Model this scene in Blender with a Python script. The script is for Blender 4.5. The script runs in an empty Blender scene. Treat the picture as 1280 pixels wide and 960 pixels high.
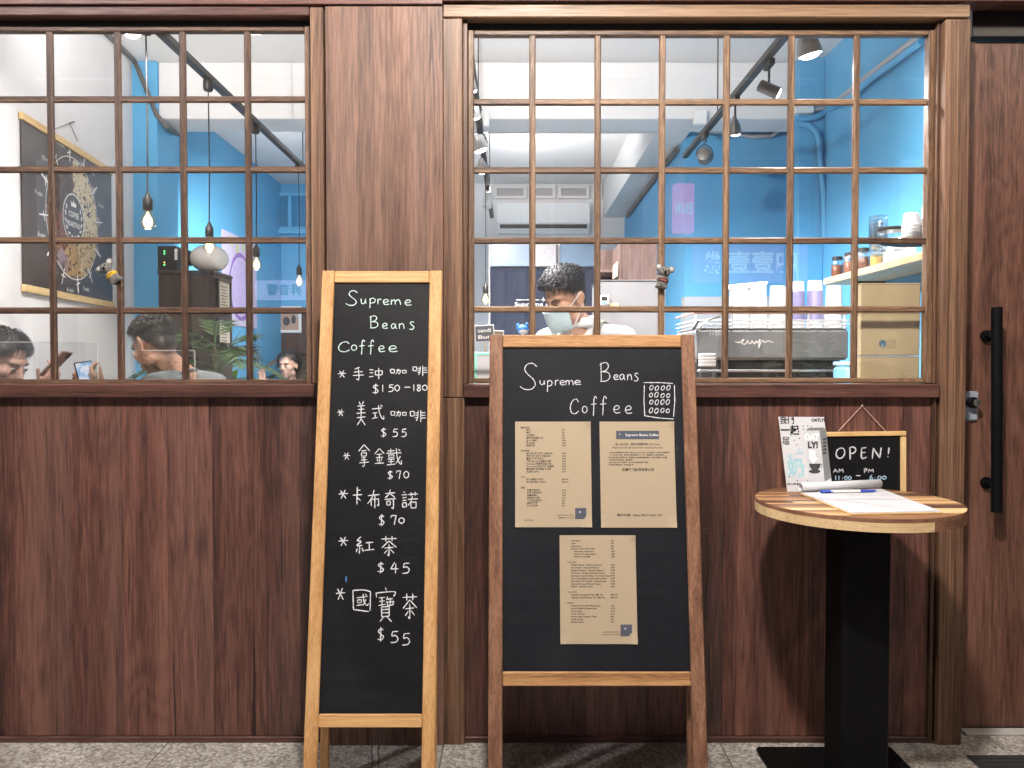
import bpy, bmesh, math, random
from mathutils import Vector, Matrix, noise as mnoise
random.seed(7)
PI = math.pi
R = math.radians
S = bpy.context.scene
COL = S.collection

# ------------------------------------------------------------------ camera
D, H, F = 2.94, 1.40, 1000.0          # metres from camera to shopfront, eye height, focal length in photo pixels
PITCH = math.atan(24.0 / F)
cam_d = bpy.data.cameras.new('camera'); cam = bpy.data.objects.new('camera', cam_d); COL.objects.link(cam)
cam_d.sensor_width = 36.0; cam_d.lens = F / 1280 * 36.0
cam_d.clip_start = 0.05; cam_d.clip_end = 500
cam.location = (0, -D, H); cam.rotation_euler = (PI / 2 - PITCH, 0, 0)
S.camera = cam

# ------------------------------------------------------------------ world: dusk sky
w = bpy.data.worlds.new('World'); S.world = w; w.use_nodes = True
nt = w.node_tree; bg = nt.nodes['Background']
sky = nt.nodes.new('ShaderNodeTexSky'); sky.sky_type = 'NISHITA'; sky.sun_disc = False
sky.sun_elevation = R(1.0); sky.sun_rotation = R(160)
nt.links.new(sky.outputs[0], bg.inputs[0]); bg.inputs[1].default_value = 0.05
# exposure
S.view_settings.view_transform = 'Standard'; S.view_settings.look = 'None'
S.view_settings.exposure = 0.0; S.view_settings.gamma = 1.0
S.render.engine = 'CYCLES'
S.cycles.use_adaptive_sampling = True; S.cycles.adaptive_threshold = 0.02
S.cycles.light_sampling_threshold = 0.03
S.cycles.max_bounces = 6; S.cycles.diffuse_bounces = 4; S.cycles.glossy_bounces = 4
S.cycles.transmission_bounces = 6; S.cycles.transparent_max_bounces = 20
S.cycles.caustics_reflective = False; S.cycles.caustics_refractive = False
S.cycles.sample_clamp_indirect = 6.0

# lamp powers (the lamps themselves are built with their fixtures further down)
ARCADE_MAIN, ARCADE_LEFT, ARCADE_RIGHT = 640.0, 190.0, 110.0
INTERIOR = 1.3
SPOT_W, BULB_E = 260.0, 2.4

# ------------------------------------------------------------------ helpers
def P(x, y, d):
    """point seen at photo pixel x, y at depth d (metres from the camera along Y)"""
    u, v = (x - 640) / F, (480 - y) / F
    dy = math.cos(PITCH) + v * math.sin(PITCH); dz = -math.sin(PITCH) + v * math.cos(PITCH)
    t = d / dy
    return Vector((u * t, d - D, H + dz * t))
def PX(x, d, y=456): return P(x, y, d).x
def PZ(y, d): return P(640, y, d).z

class MB:
    def __init__(s): s.v = []; s.f = []
    def add(s, vs, fs, M=None):
        n = len(s.v)
        s.v += [tuple(M @ Vector(p)) for p in vs] if M else [tuple(p) for p in vs]
        s.f += [tuple(i + n for i in f) for f in fs]; return s
    def box(s, a, b, bev=0.0, M=None):
        a, b = Vector(a), Vector(b)
        lo = Vector([min(a[i], b[i]) for i in range(3)]); hi = Vector([max(a[i], b[i]) for i in range(3)])
        if bev <= 0:
            vs = [(x, y, z) for x in (lo.x, hi.x) for y in (lo.y, hi.y) for z in (lo.z, hi.z)]
            return s.add(vs, [(0,1,3,2),(4,6,7,5),(0,4,5,1),(2,3,7,6),(0,2,6,4),(1,5,7,3)], M)
        bev = min(bev, min(hi - lo) * 0.45)
        idx = {}; vs = []
        for sx in (0, 1):
            for sy in (0, 1):
                for sz in (0, 1):
                    sg = (sx, sy, sz)
                    for k in range(3):
                        p = [(hi if sg[i] else lo)[i] + (0 if i == k else (-bev if sg[i] else bev)) for i in range(3)]
                        idx[(sg, k)] = len(vs); vs.append(p)
        fs = []
        for k in range(3):
            o = [i for i in range(3) if i != k]
            for s_ in (0, 1):
                q = []
                for (p0, p1) in ((0,0),(1,0),(1,1),(0,1)):
                    sg = [0,0,0]; sg[k] = s_; sg[o[0]] = p0; sg[o[1]] = p1; q.append(idx[(tuple(sg), k)])
                fs.append(tuple(q))
            for p0 in (0, 1):
                for p1 in (0, 1):
                    s0 = [0,0,0]; s1 = [0,0,0]; s1[k] = 1
                    for sg in (s0, s1): sg[o[0]] = p0; sg[o[1]] = p1
                    s0, s1 = tuple(s0), tuple(s1)
                    fs.append((idx[(s0,o[0])], idx[(s1,o[0])], idx[(s1,o[1])], idx[(s0,o[1])]))
        for sx in (0, 1):
            for sy in (0, 1):
                for sz in (0, 1): fs.append(tuple(idx[((sx,sy,sz),k)] for k in range(3)))
        return s.add(vs, fs, M)
    def tube(s, pts, r, n=8, M=None, closed=False):
        pts = [Vector(p) for p in pts]; m = len(pts)
        rs = r if isinstance(r, (list, tuple)) else [r] * m
        vs = []; fs = []; prev = None
        for i, p in enumerate(pts):
            if closed: t = pts[(i+1) % m] - pts[i-1]
            else: t = pts[min(i+1, m-1)] - pts[max(i-1, 0)]
            if t.length < 1e-9: t = Vector((0,0,1))
            t.normalize()
            if prev is None:
                a = Vector((0,0,1)) if abs(t.z) < .9 else Vector((1,0,0)); prev = t.cross(a).normalized()
            u = (prev - t * prev.dot(t))
            u = u.normalized() if u.length > 1e-6 else t.orthogonal().normalized()
            prev = u; q = t.cross(u)
            for k in range(n):
                a = 2 * PI * k / n; vs.append(p + (u * math.cos(a) + q * math.sin(a)) * rs[i])
        for i in range(m if closed else m - 1):
            j = (i + 1) % m
            for k in range(n): fs.append((i*n+k, i*n+(k+1)%n, j*n+(k+1)%n, j*n+k))
        if not closed: fs += [tuple(range(n))[::-1], tuple((m-1)*n+k for k in range(n))]
        return s.add(vs, fs, M)
    def lathe(s, prof, n=24, M=None):
        vs = []; fs = []; m = len(prof)
        for (r, z) in prof:
            for k in range(n): a = 2*PI*k/n; vs.append((max(r,1e-5)*math.cos(a), max(r,1e-5)*math.sin(a), z))
        for i in range(m - 1):
            for k in range(n): fs.append((i*n+k, i*n+(k+1)%n, (i+1)*n+(k+1)%n, (i+1)*n+k))
        fs += [tuple(range(n))[::-1], tuple((m-1)*n+k for k in range(n))]
        return s.add(vs, fs, M)
    def ell(s, c, r, M=None, n=16, rot=None):
        vs = []; fs = []; h = max(4, n // 2)
        T = Matrix.Translation(Vector(c))
        if rot: T = T @ rot.to_4x4()
        if M: T = M @ T
        for i in range(1, h):
            t = PI * i / h
            for k in range(n):
                a = 2*PI*k/n; vs.append((r[0]*math.sin(t)*math.cos(a), r[1]*math.sin(t)*math.sin(a), r[2]*math.cos(t)))
        top = len(vs); vs.append((0,0,r[2])); bot = len(vs); vs.append((0,0,-r[2]))
        for i in range(h - 2):
            for k in range(n): fs.append((i*n+k, (i+1)*n+k, (i+1)*n+(k+1)%n, i*n+(k+1)%n))
        for k in range(n):
            fs.append((top, k, (k+1)%n)); fs.append((bot, (h-2)*n+(k+1)%n, (h-2)*n+k))
        return s.add(vs, fs, T)
    def cap(s, a, b, r0, r1=None, n=12, M=None):
        """tapered limb with rounded ends"""
        r1 = r0 if r1 is None else r1
        a, b = Vector(a), Vector(b); d = (b - a); L = max(d.length, 1e-6); d = d / L
        pts = []; rs = []
        for t in (80, 55, 28): pts.append(a - d * r0 * math.sin(R(t))); rs.append(r0 * math.cos(R(t)))
        pts += [a, b]; rs += [r0, r1]
        for t in (28, 55, 80): pts.append(b + d * r1 * math.sin(R(t))); rs.append(r1 * math.cos(R(t)))
        return s.tube(pts, rs, n, M)
    def poly(s, pts, M=None): return s.add(pts, [tuple(range(len(pts)))], M)
    def prism(s, pts2, z0, z1, M=None):
        n = len(pts2)
        vs = [(x, y, z0) for x, y in pts2] + [(x, y, z1) for x, y in pts2]
        fs = [tuple(range(n))[::-1], tuple(range(n, 2*n))] + [(i, (i+1)%n, n+(i+1)%n, n+i) for i in range(n)]
        return s.add(vs, fs, M)

WL = {}                                        # world position of every object's origin
def obj(name, mb, mat, parent=None, smooth=False, sharp=40, recalc=True, org=None):
    c = Vector(org) if org is not None else None
    if c is None:
        lo = [min(p[i] for p in mb.v) for i in range(3)]; hi = [max(p[i] for p in mb.v) for i in range(3)]
        c = Vector([(lo[i] + hi[i]) / 2 for i in range(3)])
    me = bpy.data.meshes.new(name)
    me.from_pydata([(p[0]-c.x, p[1]-c.y, p[2]-c.z) for p in mb.v], [], mb.f)
    if recalc and len(mb.f) < 40000:
        bm = bmesh.new(); bm.from_mesh(me); bmesh.ops.recalc_face_normals(bm, faces=bm.faces); bm.to_mesh(me); bm.free()
    if smooth:
        for p in me.polygons: p.use_smooth = True
        if sharp: me.set_sharp_from_angle(angle=R(sharp))
    me.materials.append(mat)
    o = bpy.data.objects.new(name, me); COL.objects.link(o)
    if parent is not None: o.parent = parent; o.location = c - WL[parent]
    else: o.location = c
    WL[o] = c
    if name.endswith('print') or name in ('printed_beans', 'lettering', 'fur', 'hair_strands', 'spec_label', 'chalk_doodle', 'dark_shapes', 'script_logo'): o['kind'] = 'stuff'
    return o
def tag(o, label, cat, group=None):
    o['label'] = label; o['category'] = cat
    if group: o['group'] = group
    return o
def thing(name, label, cat, loc, group=None):
    o = bpy.data.objects.new(name, None); COL.objects.link(o); o.location = loc; o.empty_display_size = 0.05
    WL[o] = Vector(loc); return tag(o, label, cat, group)
def struct(name, mb, mat, parent=None, **k):
    o = obj(name, mb, mat, parent, **k)
    if parent is None: o['kind'] = 'structure'
    return o
def light(name, kind, loc, parent, power, color, **k):
    l = bpy.data.lights.new(name, kind); l.energy = power; l.color = color
    for a, b in k.items(): setattr(l, a, b)
    o = bpy.data.objects.new(name, l); COL.objects.link(o)
    if parent is not None: o.parent = parent; o.location = Vector(loc) - WL[parent]
    else: o.location = loc
    return o
def aim(o, d): o.rotation_euler = Vector(d).to_track_quat('-Z', 'Y').to_euler()

# ------------------------------------------------------------------ materials
def nodes(name):
    m = bpy.data.materials.new(name); m.use_nodes = True
    return m, m.node_tree, m.node_tree.nodes['Principled BSDF']
def ramp(t, stops):
    n = t.nodes.new('ShaderNodeValToRGB'); e = n.color_ramp.elements
    while len(e) < len(stops): e.new(0.5)
    for i, (p, c) in enumerate(stops): e[i].position = p; e[i].color = (*c, 1) if len(c) == 3 else c
    return n
def coords(t, scale, rnd=True):
    """object coordinates, shifted by a per-object random amount so that no two pieces share a pattern"""
    tc = t.nodes.new('ShaderNodeTexCoord'); mp = t.nodes.new('ShaderNodeMapping')
    mp.inputs['Scale'].default_value = scale
    if rnd:
        oi = t.nodes.new('ShaderNodeObjectInfo'); vm = t.nodes.new('ShaderNodeVectorMath'); vm.operation = 'MULTIPLY_ADD'
        cb = t.nodes.new('ShaderNodeCombineXYZ')
        for i in range(3): t.links.new(oi.outputs['Random'], cb.inputs[i])
        vm.inputs[1].default_value = (37.3, 51.7, 23.1)
        t.links.new(cb.outputs[0], vm.inputs[0]); t.links.new(tc.outputs['Object'], vm.inputs[2])
        t.links.new(vm.outputs[0], mp.inputs['Vector'])
    else: t.links.new(tc.outputs['Object'], mp.inputs['Vector'])
    return mp
def noise(t, vec, scale, detail=4, rough=.55, dist=0.0):
    n = t.nodes.new('ShaderNodeTexNoise'); n.inputs['Scale'].default_value = scale; n.inputs['Detail'].default_value = detail
    n.inputs['Roughness'].default_value = rough; n.inputs['Distortion'].default_value = dist
    t.links.new(vec.outputs[0], n.inputs['Vector']); return n
def mixc(t, a, b, fac, mode='MIX'):
    n = t.nodes.new('ShaderNodeMix'); n.data_type = 'RGBA'; n.blend_type = mode
    for s, i in ((fac, 0), (a, 6), (b, 7)):
        if isinstance(s, (int, float)): n.inputs[i].default_value = s
        elif isinstance(s, tuple): n.inputs[i].default_value = (*s, 1)
        else: t.links.new(s, n.inputs[i])
    return n.outputs[2]
def bump(t, b, h, strength, dist=0.002):
    n = t.nodes.new('ShaderNodeBump'); n.inputs['Strength'].default_value = strength; n.inputs['Distance'].default_value = dist
    t.links.new(h, n.inputs['Height']); t.links.new(n.outputs[0], b.inputs['Normal'])
MATS = {}
def plain(name, c, rough=.5, metal=0.0, var=.12, vs=25.0, bmp=0.0, emit=0.0, spec=.5, sss=0.0, alpha=None, coat=0.0):
    if name in MATS: return MATS[name]
    m, t, b = nodes(name)
    b.inputs['Roughness'].default_value = rough; b.inputs['Metallic'].default_value = metal
    b.inputs['Specular IOR Level'].default_value = spec
    if coat: b.inputs['Coat Weight'].default_value = coat
    if sss: b.inputs['Subsurface Weight'].default_value = sss; b.inputs['Subsurface Radius'].default_value = (.012, .005, .003); b.inputs['Subsurface Scale'].default_value = 1.0
    mp = coords(t, (1, 1, 1)); n = noise(t, mp, vs, 5, .6)
    lo = tuple(x * (1 - var) for x in c); hi = tuple(min(1, x * (1 + var)) for x in c)
    rp = ramp(t, [(.25, lo), (.75, hi)]); t.links.new(n.outputs[0], rp.inputs[0]); t.links.new(rp.outputs[0], b.inputs['Base Color'])
    if bmp: bump(t, b, n.outputs[0], bmp)
    if emit:
        b.inputs['Emission Color'].default_value = (*c, 1); b.inputs['Emission Strength'].default_value = emit
    MATS[name] = m; return m
def wood(name, dark, mid, lite, axis='z', rough=.45, across=16.0, along=.8, fib=.35, vein=.5, vary=.35, spec=.4, bmp=.25, knots=0.0, grey=0.0):
    """board grain: soft bands, contour figure, fine fibres, thin dark checks and a few knots, all along one axis"""
    if name in MATS: return MATS[name]
    m, t, b = nodes(name)
    k = 'xyz'.index(axis)
    def sc(al, ac): v = [ac, ac, ac]; v[k] = al; return tuple(v)
    def math_(op, a, c=None, d=None):
        n = t.nodes.new('ShaderNodeMath'); n.operation = op
        for i_, x in enumerate((a, c, d)):
            if x is None: continue
            if isinstance(x, (int, float)): n.inputs[i_].default_value = x
            else: t.links.new(x, n.inputs[i_])
        return n.outputs[0]
    band = noise(t, coords(t, sc(along * .35, across * .8)), 1.0, 4, .6, .3).outputs[0]
    figs = noise(t, coords(t, sc(along * .9, across * .45)), 1.0, 3, .5, .5).outputs[0]
    cont = math_('SINE', math_('MULTIPLY', figs, 95.0))
    fibr = noise(t, coords(t, sc(along * 9, max(across * 9, 130))), 1.0, 4, .7, .3).outputs[0]
    chk = noise(t, coords(t, sc(along * 1.6, across * 5.0)), 1.0, 3, .6, .8).outputs[0]
    f = math_('MULTIPLY_ADD', math_('SUBTRACT', band, .5), 1.7, .5)
    f = math_('MULTIPLY_ADD', cont, .075, f)
    f = math_('MULTIPLY_ADD', math_('SUBTRACT', fibr, .5), fib * 4.2, f)
    rp = ramp(t, [(.12, dark), (.48, mid), (.88, lite)]); t.links.new(f, rp.inputs[0])
    vr = ramp(t, [(.325, (1-vein,)*3), (.365, (1, 1, 1))]); t.links.new(chk, vr.inputs[0])
    c = mixc(t, rp.outputs[0], vr.outputs[0], 1.0, 'MULTIPLY')
    if knots:
        vo = t.nodes.new('ShaderNodeTexVoronoi'); vo.inputs['Scale'].default_value = 1.0
        t.links.new(coords(t, sc(along * 2.2, across * .55)).outputs[0], vo.inputs['Vector'])
        kr = ramp(t, [(.02, (1-knots,)*3), (.13, (1, 1, 1))]); t.links.new(vo.outputs['Distance'], kr.inputs[0]); c = mixc(t, c, kr.outputs[0], 1.0, 'MULTIPLY')
    if grey:
        gn = noise(t, coords(t, sc(along * .5, across * .5)), 1.0, 3, .5, .4).outputs[0]
        gr = ramp(t, [(.42, (0, 0, 0)), (.62, (grey,)*3)]); t.links.new(gn, gr.inputs[0])
        l = sum(mid) / 3; c = mixc(t, c, (l*1.15, l*.92, l*.86), gr.outputs[0])
    oi = t.nodes.new('ShaderNodeObjectInfo'); hv = t.nodes.new('ShaderNodeHueSaturation')
    mr = t.nodes.new('ShaderNodeMapRange'); mr.inputs[3].default_value = 1 - vary; mr.inputs[4].default_value = 1 + vary
    t.links.new(oi.outputs['Random'], mr.inputs[0]); t.links.new(mr.outputs[0], hv.inputs['Value']); t.links.new(c, hv.inputs['Color'])
    t.links.new(hv.outputs[0], b.inputs['Base Color'])
    rr = ramp(t, [(.3, (rough + .12,)*3), (.7, (rough - .06,)*3)]); t.links.new(fibr, rr.inputs[0]); t.links.new(rr.outputs[0], b.inputs['Roughness'])
    b.inputs['Specular IOR Level'].default_value = spec
    bump(t, b, f, bmp, .001)
    MATS[name] = m; return m
def glass(name='clear_glass', tint=(1, 1, 1), f0=.05, rough=0.0, smear=0.0):
    """thin sheet: straight-through light plus a mirror reflection that grows at grazing angles"""
    if name in MATS: return MATS[name]
    m = bpy.data.materials.new(name); m.use_nodes = True; t = m.node_tree; t.nodes.clear()
    out = t.nodes.new('ShaderNodeOutputMaterial'); mx = t.nodes.new('ShaderNodeMixShader')
    tr = t.nodes.new('ShaderNodeBsdfTransparent'); tr.inputs[0].default_value = (*tint, 1)
    gl = t.nodes.new('ShaderNodeBsdfGlossy'); gl.inputs['Roughness'].default_value = rough
    ge = t.nodes.new('ShaderNodeNewGeometry'); dt = t.nodes.new('ShaderNodeVectorMath'); dt.operation = 'DOT_PRODUCT'
    t.links.new(ge.outputs['Normal'], dt.inputs[0]); t.links.new(ge.outputs['Incoming'], dt.inputs[1])
    ab = t.nodes.new('ShaderNodeMath'); ab.operation = 'ABSOLUTE'; t.links.new(dt.outputs['Value'], ab.inputs[0])
    om = t.nodes.new('ShaderNodeMath'); om.operation = 'SUBTRACT'; om.inputs[0].default_value = 1; t.links.new(ab.outputs[0], om.inputs[1])
    pw = t.nodes.new('ShaderNodeMath'); pw.operation = 'POWER'; pw.inputs[1].default_value = 5; t.links.new(om.outputs[0], pw.inputs[0])
    ma = t.nodes.new('ShaderNodeMath'); ma.operation = 'MULTIPLY_ADD'; ma.inputs[1].default_value = 1 - f0; ma.inputs[2].default_value = f0
    t.links.new(pw.outputs[0], ma.inputs[0]); t.links.new(ma.outputs[0], mx.inputs[0])
    t.links.new(tr.outputs[0], mx.inputs[1]); t.links.new(gl.outputs[0], mx.inputs[2])
    if smear:
        df = t.nodes.new('ShaderNodeBsdfDiffuse'); df.inputs[0].default_value = (.8, .8, .8, 1); m2 = t.nodes.new('ShaderNodeMixShader')
        n = noise(t, coords(t, (9, 9, 4)), 1.0, 6, .7, 2.0); rq = ramp(t, [(.38, (smear*.25,)*3), (.72, (smear,)*3)]); t.links.new(n.outputs[0], rq.inputs[0]); t.links.new(rq.outputs[0], m2.inputs[0])
        t.links.new(mx.outputs[0], m2.inputs[1]); t.links.new(df.outputs[0], m2.inputs[2]); t.links.new(m2.outputs[0], out.inputs[0])
    else: t.links.new(mx.outputs[0], out.inputs[0])
    MATS[name] = m; return m

# dark laminate of the shopfront
W_PANEL = wood('walnut_panel', (0.034, 0.0128, 0.0092), (0.098, 0.0385, 0.0285), (0.185, 0.082, 0.058), 'z', across=9, along=.7, vary=.16, vein=.82, knots=.65, grey=.2, rough=.5)
W_PILLAR = wood('walnut_pillar', (0.055, 0.025, 0.0155), (0.126, 0.062, 0.04), (0.205, 0.11, 0.073), 'z', across=9, along=.7, vary=.06, vein=.5, knots=.5, grey=.25, rough=.5)
W_CASE_Z = wood('walnut_casing_upright', (0.03, 0.013, 0.008), (0.118, 0.06, 0.034), (0.26, 0.15, 0.09), 'z', across=42, along=.5, vary=.06, vein=.6, fib=.3)
W_CASE_X = wood('walnut_casing_level', (0.075, 0.04, 0.022), (0.165, 0.098, 0.057), (0.25, 0.16, 0.098), 'x', across=26, along=.6, vary=.06, vein=.4)
W_SASH_Z = wood('stained_sash_upright', (0.024, 0.011, 0.007), (0.11, 0.06, 0.034), (0.29, 0.18, 0.105), 'z', across=55, along=2.0, vary=.10, vein=.6, fib=.3)
W_SASH_X = wood('stained_sash_level', (0.024, 0.011, 0.007), (0.11, 0.06, 0.034), (0.29, 0.18, 0.105), 'x', across=55, along=2.0, vary=.10, vein=.6, fib=.3)
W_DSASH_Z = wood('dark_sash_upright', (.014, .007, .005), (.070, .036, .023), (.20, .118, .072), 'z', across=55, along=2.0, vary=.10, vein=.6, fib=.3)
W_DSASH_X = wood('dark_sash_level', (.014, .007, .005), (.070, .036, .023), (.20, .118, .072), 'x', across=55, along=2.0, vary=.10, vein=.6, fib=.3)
W_SILL = wood('walnut_sill', (0.03, 0.012, 0.009), (0.082, 0.0335, 0.0255), (0.14, 0.065, 0.048), 'x', across=24, along=.7, vary=.06, vein=.5)
W_PINE_Z = wood('pine_upright', (0.34, 0.17, 0.06), (0.47, 0.255, 0.1), (0.58, 0.345, 0.155), 'z', across=26, along=.9, vary=.05, vein=.22, rough=.5)
W_PINE_X = wood('pine_level', (0.34, 0.17, 0.06), (0.47, 0.255, 0.1), (0.58, 0.345, 0.155), 'x', across=26, along=.9, vary=.05, vein=.22, rough=.5)
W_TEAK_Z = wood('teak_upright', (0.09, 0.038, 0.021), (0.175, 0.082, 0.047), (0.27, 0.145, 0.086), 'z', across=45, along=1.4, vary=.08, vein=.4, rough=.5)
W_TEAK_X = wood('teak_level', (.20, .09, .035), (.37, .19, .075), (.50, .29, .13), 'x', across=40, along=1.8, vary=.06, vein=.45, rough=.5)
W_LIGHT_X = wood('light_frame_wood', (.5, .3, .12), (.66, .43, .19), (.76, .54, .28), 'x', across=30, along=1.2, vary=.05, vein=.12)
BLACK = plain('black_powder_coat', (.0035, .0035, .004), .55, var=.3, spec=.09)
BLACKM = plain('dark_track_metal', (.018, .016, .015), .45, .3)
def slate(name, base, dust):
    """blackboard paint with clouds of wiped chalk, sideways wipe streaks and a few scratches"""
    m, t, b = nodes(name); b.inputs['Specular IOR Level'].default_value = .22
    a = noise(t, coords(t, (3.2, 3.2, 2.2)), 1.0, 4, .6, .8); st = noise(t, coords(t, (5, 5, 38)), 1.0, 4, .65, 1.4); g = noise(t, coords(t, (1, 1, 1)), 500, 2, .5)
    ra = ramp(t, [(.46, (0, 0, 0)), (.78, (1, 1, 1))]); t.links.new(a.outputs[0], ra.inputs[0]); rs_ = ramp(t, [(.38, (.25,)*3), (.75, (1, 1, 1))]); t.links.new(st.outputs[0], rs_.inputs[0])
    f = mixc(t, ra.outputs[0], rs_.outputs[0], 1.0, 'MULTIPLY'); rg = ramp(t, [(.3, (.6,)*3), (.7, (1, 1, 1))]); t.links.new(g.outputs[0], rg.inputs[0]); f = mixc(t, f, rg.outputs[0], 1.0, 'MULTIPLY')
    t.links.new(mixc(t, base, dust, f), b.inputs['Base Color'])
    rr = ramp(t, [(.3, (.5,)*3), (.7, (.7,)*3)]); t.links.new(st.outputs[0], rr.inputs[0]); t.links.new(rr.outputs[0], b.inputs['Roughness']); return m
CHALK = slate('chalkboard', (.0034, .0036, .0048), (.0145, .015, .0175))
CHALK2 = slate('navy_chalkboard', (.0050, .0057, .0085), (.019, .0205, .025))
CHALKW = plain('white_chalk', (.58, .58, .61), .9, var=.25, vs=420)
CHALKM = plain('mint_chalk', (.50, .63, .61), .9, var=.22, vs=420)
CHALKB = plain('blue_chalk', (.34, .50, .66), .9, var=.25, vs=420)
CHALKC = plain('cobalt_chalk', (.08, .25, .6), .9)
KRAFT = plain('kraft_paper', (.355, .280, .190), .8, var=.05, vs=300)
INK = plain('dark_print', (.020, .015, .013), .8)
NAVYINK = plain('navy_print', (.055, .06, .085), .7)
WHITEP = plain('white_paper', (.54, .54, .56), .75, var=.03)
WHITEINK = plain('white_print', (.80, .79, .76), .7, var=.04)
CHROME = plain('chrome', (.7, .72, .75), .14, 1.0, var=.05)
STEEL = plain('brushed_steel', (.55, .56, .58), .32, .85, var=.06, vs=6)
WHITEPL = plain('white_plastic', (.78, .78, .77), .4, var=.03)
GLASS = glass(smear=.013)
# ------------------------------------------------------------------ writing: hand strokes and print
def catmull(pts, k=5):
    if len(pts) < 3: return pts
    q = [pts[0]] + list(pts) + [pts[-1]]; out = []
    for i in range(1, len(q) - 2):
        p0, p1, p2, p3 = q[i-1], q[i], q[i+1], q[i+2]
        for j in range(k):
            t = j / k
            out.append(tuple(.5*((2*p1[a]) + (-p0[a]+p2[a])*t + (2*p0[a]-5*p1[a]+4*p2[a]-p3[a])*t*t + (-p0[a]+3*p1[a]-3*p2[a]+p3[a])*t**3) for a in (0, 1)))
    out.append(pts[-1]); return out
LET = {
 'S': [[(95,14),(70,1),(40,6),(28,24),(45,42),(72,58),(86,78),(66,96),(28,97),(2,86)]],
 's': [[(85,10),(45,4),(20,20),(50,45),(82,68),(60,95),(5,92)]],
 'u': [[(5,5),(8,70),(40,95),(75,75),(90,5)],[(90,5),(92,60),(100,90)]],
 'p': [[(20,5),(22,50),(18,100)],[(18,25),(55,2),(95,18),(80,45),(22,52)]],
 'r': [[(15,8),(18,95)],[(18,45),(50,12),(90,15)]],
 'e': [[(10,52),(60,50),(85,30),(60,5),(22,18),(8,55),(35,92),(98,85)]],
 'm': [[(5,10),(8,92)],[(8,40),(28,12),(42,30),(44,90)],[(44,40),(68,10),(86,30),(95,92)]],
 'B': [[(15,2),(18,98)],[(5,12),(55,0),(80,18),(60,40),(22,48)],[(22,48),(75,52),(92,75),(65,95),(10,98)]],
 'a': [[(80,22),(45,5),(10,40),(25,88),(60,75),(82,25)],[(82,20),(82,70),(100,95)]],
 'n': [[(12,8),(14,95)],[(14,45),(50,8),(78,30),(90,95)]],
 'C': [[(92,22),(70,2),(30,12),(4,50),(15,88),(55,98),(95,80)]],
 'o': [[(50,5),(12,25),(8,70),(45,96),(88,72),(85,25),(50,5)]],
 'f': [[(95,12),(70,0),(52,18),(50,60),(44,100)],[(10,42),(90,38)]],
 'O': [[(55,3),(18,20),(2,60),(25,95),(70,90),(97,50),(85,12),(55,3)]],
 'P': [[(18,3),(22,100)],[(10,10),(60,0),(96,22),(70,48),(24,54)]],
 'E': [[(15,4),(15,96),(96,90)],[(15,5),(90,0)],[(15,48),(80,44)]],
 'N': [[(5,100),(15,5)],[(15,5),(45,45),(82,95)],[(82,95),(98,0)]],
 '!': [[(65,0),(45,66)],[(35,90),(38,98)]],
 'A': [[(5,98),(45,3)],[(45,3),(92,95)],[(22,62),(75,58)]],
 'M': [[(5,98),(15,5)],[(15,5),(48,65)],[(48,65),(85,3)],[(85,3),(97,98)]],
 '1': [[(50,0),(50,100)]], '-': [[(0,50),(100,50)]], ':': [[(50,30),(52,34)],[(50,68),(52,72)]],
 '5': [[(92,4),(30,6)],[(30,6),(20,42),(60,38),(90,62),(70,92),(5,98)]],
 '0': [[(50,2),(10,30),(10,72),(48,98),(90,70),(88,28),(50,2)]],
 '8': [[(80,12),(45,0),(15,18),(50,45),(88,75),(50,99),(10,78),(45,48),(85,25),(80,12)]],
 '7': [[(5,30),(8,6)],[(8,6),(90,5)],[(90,5),(72,50),(58,100)]],
 '4': [[(55,0),(5,62)],[(5,62),(98,60)],[(68,15),(64,100)]],
 '6': [[(70,0),(25,40),(15,80),(55,98),(88,75),(60,50),(22,66)]],
 '$': [[(85,18),(45,12),(18,30),(50,48),(85,66),(60,88),(10,84)],[(52,0),(46,100)]],
 '*': [[(5,48),(98,42)],[(72,8),(28,92)],[(22,14),(80,92)]],
}
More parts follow.
